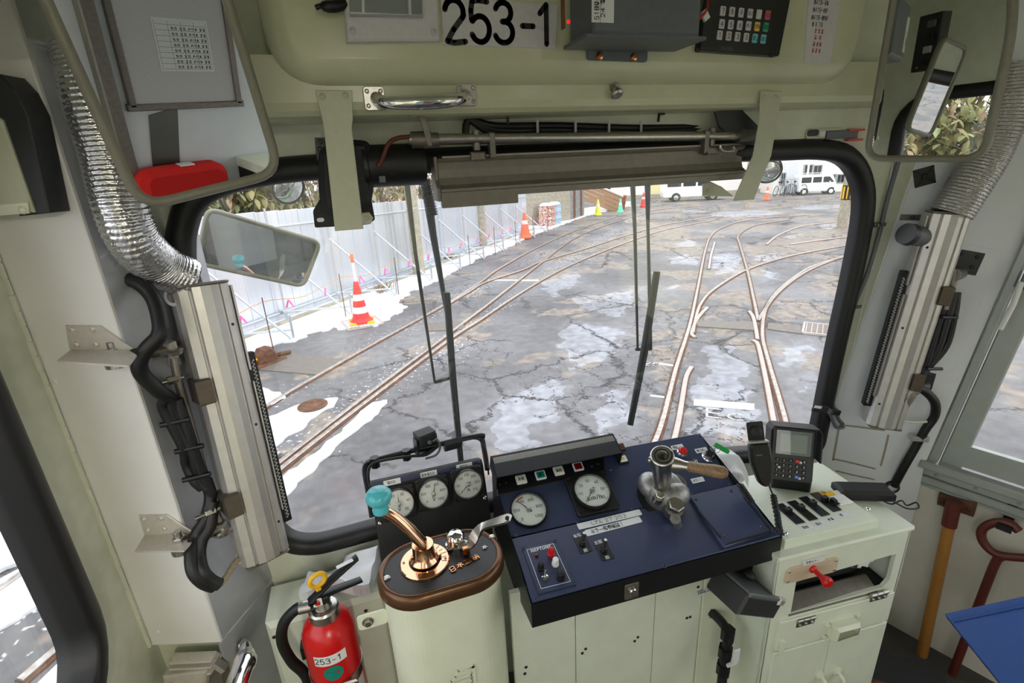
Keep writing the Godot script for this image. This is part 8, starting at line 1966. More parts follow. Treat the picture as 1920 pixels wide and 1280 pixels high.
# ---------------------------------------------------------------- wipers, motor, sunshade
func wiper_gear():
	var t := thing("sunshade_cassette", "long grey moulded sunshade cassette across the top of the windscreen", "sunshade", Vector3(.538,2.511,-1.1))
	var a: Vector3 = Vector3(.19,2.532,-1.09); var b: Vector3 = Vector3(.96,2.511,-1.09)
	var x := Transform3D(Vector3(0, 0, 1), Vector3.UP, Vector3(-1, 0, 0), Vector3(b.x, a.y, a.z))   # x towards the cab, y up, z to the left
	var s := shape(x)
	var pr := PackedVector2Array()
	for p in [Vector2(-30, 42), Vector2(14, 42), Vector2(16, 38), Vector2(8, 34), Vector2(5, 20), Vector2(6, 4), Vector2(12, -10), Vector2(22, -16), Vector2(26, -18), Vector2(26, -23), Vector2(20, -25), Vector2(20, -38), Vector2(-30, -38)]: pr.append(p * 0.001)
	s.prism(pr, 0.0, b.x - a.x, 0.001); put(s, "moulding", M.moulding, t)
	s = shape(x); s.prism(PackedVector2Array([Vector2(-0.034, -0.042), Vector2(0.02, -0.042), Vector2(0.024, -0.015), Vector2(0.008, 0.0), Vector2(0.012, 0.046), Vector2(-0.034, 0.046)]), b.x - a.x, b.x - a.x + 0.008, 0.002); put(s, "end_plate", M.moulding, t)
	s = shape(x); s.box(Vector3(0.012, 0.004, b.x - a.x - 0.02), Vector3(0.01, 0.0445, (b.x - a.x) / 2)); put(s, "top_lip", M.lip, t)
	s = shape(x); s.box(Vector3(0.012, 0.02, 0.17), Vector3(0.012, -0.046, b.x - a.x - 0.085), 0.002); put(s, "lower_bracket", M.moulding, t)
	s = shape(shade_face); s.prism(PackedVector2Array([Vector2(.658,-.043),Vector2(.683,-.039),Vector2(.717,-.053),Vector2(.756,-.079),Vector2(.66,-.072)]), 0.0, 0.004, 0.001); s.hexbolt(Vector3(.676,-.061,.004), 0.006, 0.004); put(s, "end_tab", M.strap, t)
	# pipe with clamps
	t = thing("sunshade_rail", "scratched round metal rail above the sunshade cassette, with clamps", "rail", Vector3(.523,2.604,-1.07))
	s = shape(); s.tube([Vector3(.135,2.612,-1.07), Vector3(.979,2.595,-1.07)], 0.0105, 14); put(s, "pipe", M.steel, t)
	for q in [[Vector3(.16,2.611,-1.07), 0.016, 0.02], [Vector3(.183,2.61,-1.07), 0.014, 0.012], [Vector3(.947,2.596,-1.07), 0.019, 0.02]]:
		s = shape(); s.tube([q[0] - Vector3(q[2], 0, 0), q[0] + Vector3(q[2], 0, 0)], q[1], 6); put(s, "nut", M.alu_dull, t)
	for k in 2:
		var q: Vector3 = [Vector3(.273,2.607,-1.07), Vector3(.853,2.596,-1.07)][k]
		s = shape(Transform3D(Basis(), q)); s.box(Vector3(0.03, 0.018, 0.026), Vector3(0, -0.032, 0.0), 0.003); s.tube([Vector3(0, -0.02, 0), Vector3(0, 0.018, 0)], 0.008, 8); s.box(Vector3(0.012, 0.05, 0.024), Vector3(0.032 if k == 0 else -0.02, -0.012, 0), 0.002); put(s, "clamp", M.alu_dull, t)
	s = shape(shade_face); s.prism(PackedVector2Array([Vector2(.652,.12),Vector2(.723,.127),Vector2(.8,.073),Vector2(.803,.056),Vector2(.778,.042),Vector2(.735,.046),Vector2(.668,.087)]), 0.03, 0.036, 0.001); put(s, "end_bracket", M.dark_plastic, t)
	s = shape(); s.tube(smooth([Vector3(.862,2.576,-1.05), Vector3(.866,2.566,-1.05), Vector3(.882,2.561,-1.05), Vector3(.903,2.563,-1.05), Vector3(.899,2.572,-1.05)], false, 4), 0.004, 8); put(s, "hook", M.steel, t)
	s = shape(shade_face); s.prism(PackedVector2Array([Vector2(-.086,.135),Vector2(-.034,.137),Vector2(-.023,.094),Vector2(-.021,.068),Vector2(-.03,.068),Vector2(-.04,.115),Vector2(-.046,.124),Vector2(-.086,.124)]), 0.04, 0.045, 0.001)
	for q in [Vector3(-.082,.127,.045), Vector3(-.06,.126,.045)]: s.screw(q, 0.004)
	put(s, "left_bracket", M.alu_dull, t)
	# cables behind the rail
	t = thing("cable_loom", "black cable loom tied with white ties above the sunshade rail", "cables", Vector3(.548,2.627,-1.12))
	for k in 3:
		s = shape(); s.tube(smooth([Vector3(.263,2.611,-1.13), Vector3(.276,2.65,-1.13), Vector3(.332,2.636,-1.12) + Vector3(0, -0.008 * k, 0), Vector3(.482,2.633,-1.12) + Vector3(0, -0.009 * k, 0), Vector3(.687,2.623,-1.12) + Vector3(0, -0.009 * k, 0), Vector3(.883,2.623,-1.12) + Vector3(0, -0.006 * k, 0)], false, 5), 0.008, 8); put(s, "cable", M.rubber, t)
	for k in 4:
		var q: Vector3 = [Vector3(.422,2.629,-1.105), Vector3(.513,2.626,-1.105), Vector3(.597,2.624,-1.105), Vector3(.681,2.622,-1.105)][k]
		s = shape(); s.tube([q + Vector3(0, 0.016, 0), q + Vector3(0, -0.028, 0.0)], 0.003, 6); put(s, "white_tie", M.plate_white, t)
	for q in [[Vector3(.335,2.662,-1.1), Vector3(.352,2.659,-1.1), Vector3(.353,2.638,-1.1)], [Vector3(.739,2.652,-1.1), Vector3(.725,2.65,-1.1), Vector3(.723,2.634,-1.1)]]:
		s = shape(); s.tube(q, 0.0035, 6); put(s, "hanger", M.black_metal, t)
	# wiper motor
	t = thing("wiper_motor", "black wiper motor with its gear housing behind the left strap", "motor", Vector3(.051,2.558,-1.1))
	var c0: Vector3 = Vector3(.052,2.566,-1.1); var c1: Vector3 = Vector3(.165,2.565,-1.1)
	s = shape(Transform3D(Vector3(0, 0, -1), Vector3.UP, Vector3(1, 0, 0), c0)); var l := c1.x - c0.x
	s.lathe([Vector2(0, -0.01), Vector2(0.047, -0.01), Vector2(0.047, -0.002), Vector2(0.041, 0.0), Vector2(0.041, l - 0.006), Vector2(0.038, l), Vector2(0, l)], 28); put(s, "motor_can", M.black, t)
	s = shape(shade_face); s.prism(round_corners(PackedVector2Array([Vector2(-.236,.07),Vector2(-.192,.088),Vector2(-.141,.083),Vector2(-.134,.048),Vector2(-.142,.002),Vector2(-.154,-.039),Vector2(-.214,-.056),Vector2(-.247,-.045),Vector2(-.249,-.007)]), 0.012), -0.03, 0.035, 0.012); put(s, "gear_housing", M.black_soft, t)
	s = shape(shade_face); s.prism(round_corners(PackedVector2Array([Vector2(-.267,-.043),Vector2(-.249,-.019),Vector2(-.15,-.026),Vector2(-.148,-.069),Vector2(-.164,-.078),Vector2(-.269,-.076)]), 0.004), -0.012, -0.006, 0.001); put(s, "base_plate", M.black_soft, t)
	s = shape(at(shade_face, -.2554, -.0612, -.006)); s.prism(rounded(0.014, 0.008, 0.004), 0, 0.0006); put(s, "slot_hole", M.snow, t)
	s = shape(at(shade_face, -.1653, -.0648, -.006)); s.hexbolt(Vector3.ZERO, 0.014, 0.006); s.screw(Vector3(0, 0, 0.006), 0.006); put(s, "foot_bolt", M.strap, t)
	s = shape(shade_face); s.prism(PackedVector2Array([Vector2(-.24,.093),Vector2(-.219,.092),Vector2(-.225,.052),Vector2(-.243,.052)]), 0.0, 0.006, 0.001); s.screw(Vector3(-.231,.085,.006), 0.005); s.screw(Vector3(-.234,.072,.006), 0.005); put(s, "bracket", M.dark_plastic, t)
	s = shape(); s.tube(smooth([Vector3(.135,2.616,-1.05), Vector3(.111,2.614,-1.05), Vector3(.093,2.604,-1.05), Vector3(.077,2.576,-1.055), Vector3(.068,2.565,-1.055)], false, 5), 0.0045, 8); put(s, "red_lead", M.red_oxide, t)
	s = shape(at(shade_face, -.126, .0107, .042)); s.box(Vector3(0.012, 0.012, 0.001)); put(s, "grey_label", M.grey_plastic, t)
	# small indicator lever at the right of the windscreen top
	t = thing("card_holder", "grey strap with red edges in a slotted cream plate left of the right mirror", "holder", Vector3(1.223,2.59,-1.067))
	s = shape(front_wall); s.prism(rounded(0.12, 0.026, 0.012, 6, Vector2(1.5262,.9954)), 0, 0.004, 0.001); put(s, "plate", M.strap, t)
	s = shape(at(front_wall, 1.4864, .9979, .0045)); s.prism(rounded(0.034, 0.016, 0.007), 0, 0.001); put(s, "slot", M.black, t)
	s = shape(at(front_wall, 1.5781, .991, .005)); s.box(Vector3(0.1, 0.02, 0.01), Vector3.ZERO, 0.002); put(s, "strap", M.grey_plastic, t)
	s = shape(at(front_wall, 1.5137, .9957, .006)); s.box(Vector3(0.018, 0.017, 0.011), Vector3.ZERO, 0.003); put(s, "white_tip", M.white, t)
	for v in [0.012, -0.012]:
		s = shape(at(front_wall, 1.6186, .9883, .008)); s.box(Vector3(0.05, 0.005, 0.011), Vector3(0, v, 0), 0.001); put(s, "red_edge", M.cone, t)
	# wipers outside the glass
	for k in 2:
		t = thing("wiper", ["left windscreen wiper with a double arm and black blade", "right windscreen wiper with a double arm and slanting black blade"][k], "wiper", [Vector3(.176,2.523,-1.245), Vector3(.738,2.492,-1.207)][k])
		var p := [[Vector3(.141,2.531,-1.237), Vector3(.144,2.367,-1.251), Vector3(.159,2.001,-1.271)], [Vector3(.719,2.493,-1.199), Vector3(.736,2.374,-1.209), Vector3(.77,2.014,-1.227)]]
		s = shape(); s.tube(p[k], [0.007, 0.005, 0.0035], 8); put(s, "guide_arm", M.black, t)
		p = [[Vector3(.184,2.535,-1.234), Vector3(.192,2.403,-1.246), Vector3(.211,2.175,-1.262), Vector3(.213,2.036,-1.265)], [Vector3(.762,2.491,-1.196), Vector3(.776,2.371,-1.207), Vector3(.8,2.169,-1.221), Vector3(.811,2.008,-1.224)]]
		s = shape(); s.tube(p[k], [0.013, 0.009, 0.005, 0.004] if k == 0 else [0.008, 0.0045, 0.0055, 0.007], 8); put(s, "main_arm", M.black, t)
		if k == 0:
			s = shape(); var cl := []
			for i in 90: cl.append(Vector3(.184,2.52,-1.23).lerp(Vector3(.193,2.452,-1.233), i / 89.0) + Vector3(cos(i * 0.8), 0, sin(i * 0.8)) * 0.012)
			s.tube(cl, 0.0022, 5); put(s, "arm_spring", M.black_metal, t)
		p = [[Vector3(.159,2.001,-1.271), Vector3(.203,2.011,-1.26)], [Vector3(.763,2.015,-1.227), Vector3(.815,2.009,-1.224)]]
		s = shape(); s.tube(p[k], 0.005, 8); put(s, "link", M.black, t)
		p = [[Vector3(.208,2.26,-1.228), Vector3(.206,2.028,-1.246), Vector3(.207,1.738,-1.257)], [Vector3(.794,2.257,-1.186), Vector3(.776,2.011,-1.206), Vector3(.744,1.77,-1.217)]]
		s = shape(); s.tube(p[k], [0.0075, 0.0095, 0.0075], 8); put(s, "blade", M.black, t)
		s = shape(); s.tube([p[k][0] + Vector3(0.004, 0, 0.008), p[k][1] + Vector3(0.004, 0, 0.012), p[k][2] + Vector3(0.004, 0, 0.008)], 0.0042, 6); put(s, "rubber_lip", M.rubber, t)
# ---------------------------------------------------------------- left corner
func left_corner():
	var out: Vector3 = Vector3(.474,-.033,.88)
	var t := thing("left_defroster", "tall aluminium defroster blower standing by the left edge of the windscreen", "defroster", Vector3(-.334,2.016,-1.181))
	blower(t, Vector3(-.321,2.347,-1.187), Vector3(-.307,1.711,-1.094), out, 0.105, 1.0)
	var s := shape(Transform3D(aim(Vector3(-.354,2.335,-1.171), Vector3(-.367,2.339,-1.143)).basis, Vector3(-.363,2.334,-1.162))); s.lathe([Vector2(0.012, -0.01), Vector2(0.019, -0.01), Vector2(0.021, 0.0), Vector2(0.019, 0.008), Vector2(0.012, 0.008)], 18); put(s, "grommet", M.plate_white, t)
	s = shape(aim(Vector3(-.343,1.727,-1.089), Vector3(-.364,1.736,-1.076))); s.lathe([Vector2(0.009, 0.0), Vector2(0.018, 0.0), Vector2(0.019, 0.012), Vector2(0.015, 0.018), Vector2(0.009, 0.018)], 18); put(s, "grommet", M.white, t)
	t = thing("left_air_hose", "shiny silver corrugated air hose curving down to the left defroster", "hose", Vector3(-.408,2.472,-1.182))
	corrugated(t, [Vector3(-.39,2.777,-1.133), Vector3(-.388,2.684,-1.109), Vector3(-.384,2.597,-1.099), Vector3(-.383,2.516,-1.085), Vector3(-.382,2.453,-1.1), Vector3(-.372,2.401,-1.156), Vector3(-.34,2.363,-1.188)], 0.044, 0.0085, M.foil)
	# two bolted angle brackets with rods
	for k in 2:
		var at: Vector3 = [Vector3(-.467,2.264,-1.091), Vector3(-.476,1.826,-1.093)][k]
		t = thing("angle_bracket", ["upper pale angle bracket screwed to the left pillar", "lower pale angle bracket screwed to the left pillar"][k], "bracket", at)
		s = shape(pillar_back); s.prism([PackedVector2Array([Vector2(.077,.812),Vector2(.142,.808),Vector2(.188,.76),Vector2(.175,.754),Vector2(.068,.764)]), PackedVector2Array([Vector2(.086,.38),Vector2(.147,.378),Vector2(.193,.326),Vector2(.176,.324),Vector2(.083,.329)])][k], 0.0, 0.004, 0.0008)
		for q in [[Vector3(.088,.803,.004), Vector3(.126,.802,.004), Vector3(.086,.774,.004), Vector3(.123,.772,.004)], [Vector3(.095,.37,.004), Vector3(.133,.371,.004), Vector3(.096,.342,.004), Vector3(.133,.344,.004)]][k]: s.screw(q, 0.006, 0.004)
		put(s, "plate", M.bracket, t)
		var g: Array = [[Vector3(-.535,2.264,-1.044), Vector3(-.541,2.264,-1.11), Vector3(-.428,2.264,-1.053), Vector3(-.403,2.264,-1.016), Vector3(-.395,2.264,-.954)], [Vector3(-.531,1.829,-1.054), Vector3(-.528,1.829,-1.108), Vector3(-.436,1.829,-1.072), Vector3(-.417,1.829,-1.05), Vector3(-.43,1.829,-1.017)]][k]
		s = shape(); s.flat(g, Vector3.UP); var dn := Vector3(0, -0.004, 0)
		var low := []
		for p in g: low.append(p + dn)
		s.flat(low, Vector3.DOWN)
		for i in g.size(): s.flat([g[i], g[(i + 1) % g.size()], low[(i + 1) % g.size()], low[i]], (g[i] + g[(i + 1) % g.size()]) / 2 - (g[0] + g[2] + g[3]) / 3)
		put(s, "shelf", M.bracket, t)
		var b: Vector3 = [Vector3(-.466,2.245,-1.089), Vector3(-.448,1.822,-1.056)][k]
		s = shape(Transform3D(Basis(Vector3(1, 0, 0), Vector3(0, 0, -1), Vector3(0, 1, 0)), b)); s.lathe([Vector2(0.021, -0.02), Vector2(0.021, -0.006), Vector2(0, -0.006)], 18); s.lathe([Vector2(0.019, 0), Vector2(0.019, 0.003), Vector2(0, 0.003)], 18); s.hexbolt(Vector3(0, 0, 0.003), 0.0135, 0.014); s.rod(0.008, 0.0, 0.03, 0.001, 12); put(s, "bolt", M.steel, t)
		var c: Vector3 = [Vector3(-.388,2.232,-1.132), Vector3(-.375,1.815,-1.086)][k]
		s = shape(); s.tube([b, b.lerp(c, 0.5), c], 0.012, 10); put(s, "arm", M.alu_dark, t)
		s = shape(Transform3D(Basis(Vector3(1, 0, 0), Vector3(0, 0, -1), Vector3(0, 1, 0)), c)); s.lathe([Vector2(0.022, -0.01), Vector2(0.024, -0.002), Vector2(0.02, 0.002), Vector2(0, 0.002)], 18); s.hexbolt(Vector3(0, 0, 0.002), 0.0135, 0.016); s.rod(0.013, -0.035 if k == 0 else -0.01, 0.0, 0.002, 12); put(s, "ball_joint", M.steel, t)
	t = thing("support_rod", "metal rod between the two angle brackets, wrapped with black cables", "rod", Vector3(-.38,2.035,-1.113))
	s = shape(); s.tube(smooth([Vector3(-.384,2.216,-1.125), Vector3(-.386,2.165,-1.118), Vector3(-.386,2.099,-1.116), Vector3(-.383,1.975,-1.103), Vector3(-.381,1.867,-1.096), Vector3(-.376,1.821,-1.089)], false, 4), 0.0085, 10); put(s, "rod", M.alu_dull, t)
	for q in [Vector3(-.393,2.173,-1.112), Vector3(-.384,1.869,-1.076)]:
		s = shape(Transform3D(Basis(Vector3.UP, -1.1), q)); s.hexbolt(Vector3(0, 0, -0.01), 0.009, 0.02); s.rod(0.005, -0.02, 0.03, 0.001, 10); put(s, "cross_bolt", M.steel, t)
	t = thing("cable_bundle", "thick black cable and tied cable bundle beside the left defroster", "cables", Vector3(-.388,2.088,-1.113))
	for q in [[[Vector3(-.45,2.38,-1.161), Vector3(-.409,2.378,-1.126), Vector3(-.384,2.35,-1.108), Vector3(-.375,2.311,-1.086), Vector3(-.378,2.281,-1.07), Vector3(-.403,2.258,-1.063), Vector3(-.42,2.234,-1.06), Vector3(-.423,2.205,-1.067), Vector3(-.409,2.162,-1.08), Vector3(-.399,2.128,-1.098), Vector3(-.394,2.03,-1.104), Vector3(-.39,1.936,-1.102)], 0.0145], [[Vector3(-.399,2.15,-1.084), Vector3(-.416,2.128,-1.092), Vector3(-.41,2.077,-1.093), Vector3(-.403,2.024,-1.094), Vector3(-.41,1.982,-1.103), Vector3(-.403,1.943,-1.097), Vector3(-.392,1.92,-1.097)], 0.011], [[Vector3(-.396,2.146,-1.092), Vector3(-.403,2.118,-1.095), Vector3(-.399,2.067,-1.097), Vector3(-.39,2.008,-1.095), Vector3(-.393,1.953,-1.098), Vector3(-.383,1.919,-1.094)], 0.011], [[Vector3(-.39,2.135,-1.098), Vector3(-.387,2.071,-1.095), Vector3(-.386,1.98,-1.095), Vector3(-.378,1.896,-1.095)], 0.011],
			[[Vector3(-.383,1.936,-1.1), Vector3(-.382,1.896,-1.096), Vector3(-.395,1.858,-1.075), Vector3(-.419,1.828,-1.06), Vector3(-.425,1.809,-1.033), Vector3(-.423,1.779,-1.01), Vector3(-.411,1.747,-1.006), Vector3(-.398,1.722,-1.015)], 0.013], [[Vector3(-.38,1.885,-1.091), Vector3(-.389,1.841,-1.067), Vector3(-.407,1.819,-1.054), Vector3(-.413,1.796,-1.036), Vector3(-.407,1.77,-1.013), Vector3(-.397,1.743,-1.011), Vector3(-.384,1.725,-1.012)], 0.013]]:
		s = shape(); s.tube(smooth(q[0], false, 5), q[1], 10); put(s, "cable", M.rubber, t)
	s = shape(); s.tube(smooth([Vector3(-.384,1.725,-1.012), Vector3(-.374,1.727,-1.032), Vector3(-.362,1.732,-1.063), Vector3(-.353,1.73,-1.082)], false, 5), 0.007, 8); put(s, "inner_lead", M.glue, t)
	for q in [Vector3(-.405,2.085,-1.1), Vector3(-.395,2.019,-1.101), Vector3(-.396,1.951,-1.098)]:
		s = shape(); s.tube([q + Vector3(-0.024, 0.003, 0.012), q + Vector3(0.03, 0.006, 0.012)], 0.006, 6); put(s, "cable_tie", M.black, t)
	# cream box on the pillar at the top left, below it the folded bracket at the bottom left
	t = thing("wall_box", "cream box with a dark grey side on the left pillar, behind the left mirror", "box", Vector3(-.495,2.601,-1.068))
	s = shape(pillar_back); s.prism(PackedVector2Array([Vector2(.1,1.194),Vector2(.137,1.159),Vector2(.136,1.019),Vector2(.027,1.019)]), 0.0, 0.05, 0.003); put(s, "case", M.strap, t)
	s = shape(pillar_back); s.prism(PackedVector2Array([Vector2(.096,1.234),Vector2(.154,1.223),Vector2(.168,1.201),Vector2(.175,1.166),Vector2(.156,1.017),Vector2(.104,1.014),Vector2(.109,1.162),Vector2(.081,1.198)]), 0.0, 0.044, 0.002); put(s, "dark_side", M.dark_plastic, t)
	s = shape(pillar_back); s.prism(PackedVector2Array([Vector2(.068,1.034),Vector2(.136,1.036),Vector2(.131,1.018),Vector2(.061,1.016)]), 0.05, 0.054, 0.001); s.screw(Vector3(.124,1.024,.054), 0.007, 0.004); put(s, "tab", M.cream, t)
	t = thing("folding_bracket", "pale folded metal bracket on the lower left pillar", "bracket", Vector3(-.498,1.478,-1.069))
	s = shape(pillar_back)
	for i in 3: s.box(Vector3(0.1, 0.006, 0.03 + 0.012 * i), Vector3(.11,-.021,0) + Vector3(0, -0.012 * i, 0.02), 0.002)
	s.prism(PackedVector2Array([Vector2(.047,-.042),Vector2(.157,-.031),Vector2(.116,-.143),Vector2(.076,-.169),Vector2(.092,-.059),Vector2(.043,-.067)]), 0.02, 0.05, 0.004); put(s, "bracket", M.bracket, t)
	s = shape(at(pillar_back, .056, -.082, 0.0)); s.hexbolt(Vector3.ZERO, 0.012, 0.02); put(s, "bolt", M.steel, t)
	s = shape(pillar_back); s.prism(PackedVector2Array([Vector2(.156,-.036),Vector2(.178,-.064),Vector2(.163,-.175),Vector2(.112,-.171),Vector2(.124,-.101)]), 0.0, 0.03, 0.006); put(s, "lug", M.alu_dull, t)
	t = thing("grab_rail_end", "chrome rail end with an elbow at the bottom left", "grab rail", Vector3(-.363,1.554,-.943))
	s = shape(); s.tube(smooth([Vector3(-.361,1.567,-.991), Vector3(-.358,1.561,-.955), Vector3(-.355,1.573,-.925), Vector3(-.356,1.584,-.885), Vector3(-.358,1.588,-.843)], false, 5), [0.008, 0.011, 0.014, 0.018, 0.021, 0.023, 0.024, 0.024, 0.024, 0.024, 0.0225, 0.0215, 0.0215, 0.0215, 0.0215, 0.0215, 0.0215, 0.0215, 0.0215, 0.0215, 0.0215], 18); put(s, "tube", M.chrome, t)
	s = shape(at(pillar_side, .052, -.082, 0.0)); s.prism(rounded(0.03, 0.055, 0.014), 0, 0.005, 0.001); s.screw(Vector3(0, 0.016, 0.005), 0.005); put(s, "flange", M.chrome, t)
	# ledge with a towel and the extinguisher
	var y := 1.5
	s = shape(); s.box(Vector3(0.36, 0.65, 0.145), Vector3(-0.17, y - 0.325, -1.1675), 0.012)
	t = thing("side_ledge", "mint painted box ledge under the left end of the windscreen", "ledge", Vector3(-0.17, 0.85, -1.175)); put(s, "box", M.mint, t)
	s = shape(Transform3D(Basis(), Vector3(-0.17, y - 0.02, -1.094)))
	for u in [-0.165, 0.06]: s.screw(Vector3(u, -0.02, 0), 0.005)
	put(s, "screw", M.black_metal, t)
	t = thing("towel", "folded white towel lying on the ledge behind the fire extinguisher", "towel", Vector3(-0.12, y, -1.15))
	var rows := []
	for i in 15:
		var row := PackedVector3Array()
		for j in 16:
			var u := i / 14.0; var v := j / 15.0
			var a: Vector3 = Vector3(-.268,1.53,-1.14).lerp(Vector3(-.235,1.53,-1.22), v); var b: Vector3 = Vector3(-.089,1.55,-1.088).lerp(Vector3(-.056,1.55,-1.184), v)
			row.append(a.lerp(b, u) + Vector3(0, 0.012 * sin(u * 5.0 + v * 3.0) + 0.006 * sin(v * 11.0 + u * 4.0) + (0.02 if u > 0.45 else 0.0), 0.008 * sin(u * 9.0)))
		rows.append(row)
	s = shape(); s.loft(rows, false)
	var under := []
	for r in rows:
		var row := PackedVector3Array()
		for p in r: row.append(Vector3(p.x, minf(p.y - 0.012, p.y * 0.3 + (y + 0.001) * 0.7), p.z))
		under.append(row)
	s.loft(under, false, false, true)
	for e in [0, 14]:
		for j in 15: s.flat([rows[e][j], rows[e][j + 1], under[e][j + 1], under[e][j]], Vector3(-1 if e == 0 else 1, 0, 0))
	for i in 14: s.flat([rows[i][0], rows[i + 1][0], under[i + 1][0], under[i][0]], Vector3(0, 0, 1))
	put(s, "cloth", M.towel, t)
	extinguisher()

func extinguisher():
	var o: Vector3 = Vector3(-.187,1.54,-.981)
	var x := Transform3D(Basis(Vector3(0.9, 0, 0), Vector3(0, 0, -0.9), Vector3(0, 0.9, 0)), o)
	var t := thing("fire_extinguisher", "red fire extinguisher with a yellow safety pin and the plate 253-1", "fire extinguisher", o - Vector3(0, 0.46, 0))
	var r := 0.066
	var s := shape(x); s.lathe([Vector2(0, -0.46), Vector2(r - 0.01, -0.46), Vector2(r, -0.45), Vector2(r, 0.0), Vector2(r * 0.97, 0.02), Vector2(r * 0.86, 0.04), Vector2(r * 0.66, 0.055), Vector2(0.03, 0.066), Vector2(0, 0.066)], 36); put(s, "cylinder", M.red, t)
	s = shape(x); s.lathe([Vector2(0.033, 0.058), Vector2(0.038, 0.062), Vector2(0.038, 0.085), Vector2(0.034, 0.09), Vector2(0.022, 0.092), Vector2(0.018, 0.108), Vector2(0.0, 0.108)], 12); put(s, "neck_ring", M.steel, t)
	s = shape(x); s.box(Vector3(0.05, 0.024, 0.026), Vector3(-0.005, 0, 0.112), 0.004); put(s, "valve_block", M.black, t)
	var turn := x * Transform3D(Basis(Vector3(0, 0, 1), 0.35), Vector3.ZERO)
	for k in 2:
		s = shape(turn); s.loft([PackedVector3Array([Vector3(-0.03, -0.011, 0.118), Vector3(-0.03, 0.011, 0.118), Vector3(-0.03, 0.011, 0.126), Vector3(-0.03, -0.011, 0.126)]), PackedVector3Array([Vector3(0.03, -0.011, [0.118, 0.15][k]), Vector3(0.03, 0.011, [0.118, 0.15][k]), Vector3(0.03, 0.011, [0.126, 0.158][k]), Vector3(0.03, -0.011, [0.126, 0.158][k])]), PackedVector3Array([Vector3(0.105, -0.009, [0.105, 0.178][k]), Vector3(0.105, 0.009, [0.105, 0.178][k]), Vector3(0.105, 0.009, [0.112, 0.187][k]), Vector3(0.105, -0.009, [0.112, 0.187][k])])])
		s.flat([Vector3(0.105, -0.009, [0.105, 0.178][k]), Vector3(0.105, 0.009, [0.105, 0.178][k]), Vector3(0.105, 0.009, [0.112, 0.187][k]), Vector3(0.105, -0.009, [0.112, 0.187][k])], Vector3(1, 0, 0)); put(s, ["carry_handle", "squeeze_lever"][k], M.black, t)
	s = shape(turn); s.box(Vector3(0.05, 0.012, 0.001), Vector3(0.075, 0, 0.1758 + 0.006)); put(s, "lever_label", M.label, t)
	s = shape(turn); var rg := []
	for i in 20: rg.append(Vector3(-0.0 + cos(TAU * i / 20) * 0.019, -0.004, 0.178 + sin(TAU * i / 20) * 0.017))
	s.tube(rg, 0.006, 8, true); s.box(Vector3(0.012, 0.01, 0.02), Vector3(-0.003, -0.004, 0.156), 0.003); put(s, "safety_pin", M.yellow, t)
	s = shape(x * Transform3D(Basis(Vector3(1, 0, 0), PI / 2), Vector3(-0.008, -0.013, 0.118))); s.prism(rounded(0.022, 0.024, 0.003), 0, 0.0015); put(s, "seal_plate", M.label, t)
	s = shape(x * Transform3D(Basis(Vector3(1, 0, 0), PI / 2), Vector3(-0.008, -0.0148, 0.118))); s.prism(rounded(0.012, 0.01, 0.002, 4, Vector2(0, -0.003)), 0, 0.0006); s.stroke(PackedVector2Array([Vector2(-0.004, 0.002), Vector2(-0.003, 0.007), Vector2(0.003, 0.007), Vector2(0.004, 0.002)]), 0.0012, 0.0005); put(s, "lock_symbol", M.red, t)
	s = shape(); s.tube(smooth([x * Vector3(-0.03, 0, 0.102), x * Vector3(-0.062, 0.004, 0.1), x * Vector3(-0.1, 0.01, 0.06), x * Vector3(-0.115, 0.012, 0.0), x * Vector3(-0.105, 0.012, -0.07), x * Vector3(-0.08, 0.01, -0.14), x * Vector3(-0.07, 0.0, -0.3)], false, 6), 0.0125, 12); put(s, "hose", M.rubber, t)
	s = shape(); s.tube([x * Vector3(-0.026, 0, 0.102), x * Vector3(-0.055, 0.002, 0.102)], 0.0145, 8); put(s, "hose_nut", M.steel, t)
	curved_label(x, r, -0.6, 0.62, -0.005, -0.037, M.label, "name_plate", t)
	for i in 5:
		var a := -1.0 + i * 0.21 + 0.1 - PI / 2 + 0.42
		s = shape(x * Transform3D(Vector3(-sin(a), cos(a), 0), Vector3(0, 0, 1), Vector3(cos(a), sin(a), 0), Vector3(cos(a), sin(a), 0) * (r + 0.0012) + Vector3(0, 0, -0.029))); write(s, "253-1"[i], Vector2(-0.006, 0), 0.017, 0.0011, 0.65); put(s, "lettering", M.ink, t)
	s = shape(x * Transform3D(Vector3(1, 0, 0), Vector3(0, 0, 1), Vector3(0, -1, 0), Vector3(0.004, -r - 0.0005, -0.066))); var dp := []
	for q in circle(0.024, 24): dp.append(q)
	s.x = Transform3D(); var fan := []
	for q in dp:
		var a: float = -PI / 2 + (q.x + 0.002) / r
		fan.append(x * (Vector3(cos(a), sin(a), 0) * (r + 0.0009) + Vector3(0, 0, -0.066 + q.y)))
	var mid := x * Vector3(0, -r - 0.0012, -0.066)
	for i in fan.size(): s.flat([mid, fan[i], fan[(i + 1) % fan.size()]], Vector3(0, 0, 1))
	put(s, "round_sticker", M.sticker_green, t)
	s = shape(x); s.lathe([Vector2(r + 0.001, -0.13), Vector2(r + 0.003, -0.13), Vector2(r + 0.003, -0.105), Vector2(r + 0.001, -0.105)], 36); s.box(Vector3(0.04, 0.012, 0.03), Vector3(0.035, -r - 0.003, -0.117), 0.004); put(s, "strap_band", M.steel, t)
	curved_label(x, r, 0.25, 1.3, -0.14, -0.3, M.plate_white, "instruction_label", t)
	s = shape(x); s.box(Vector3(0.1, 0.03, 0.05), Vector3(-0.04, 0.065, -0.1), 0.005); put(s, "wall_holder", M.black_soft, t)

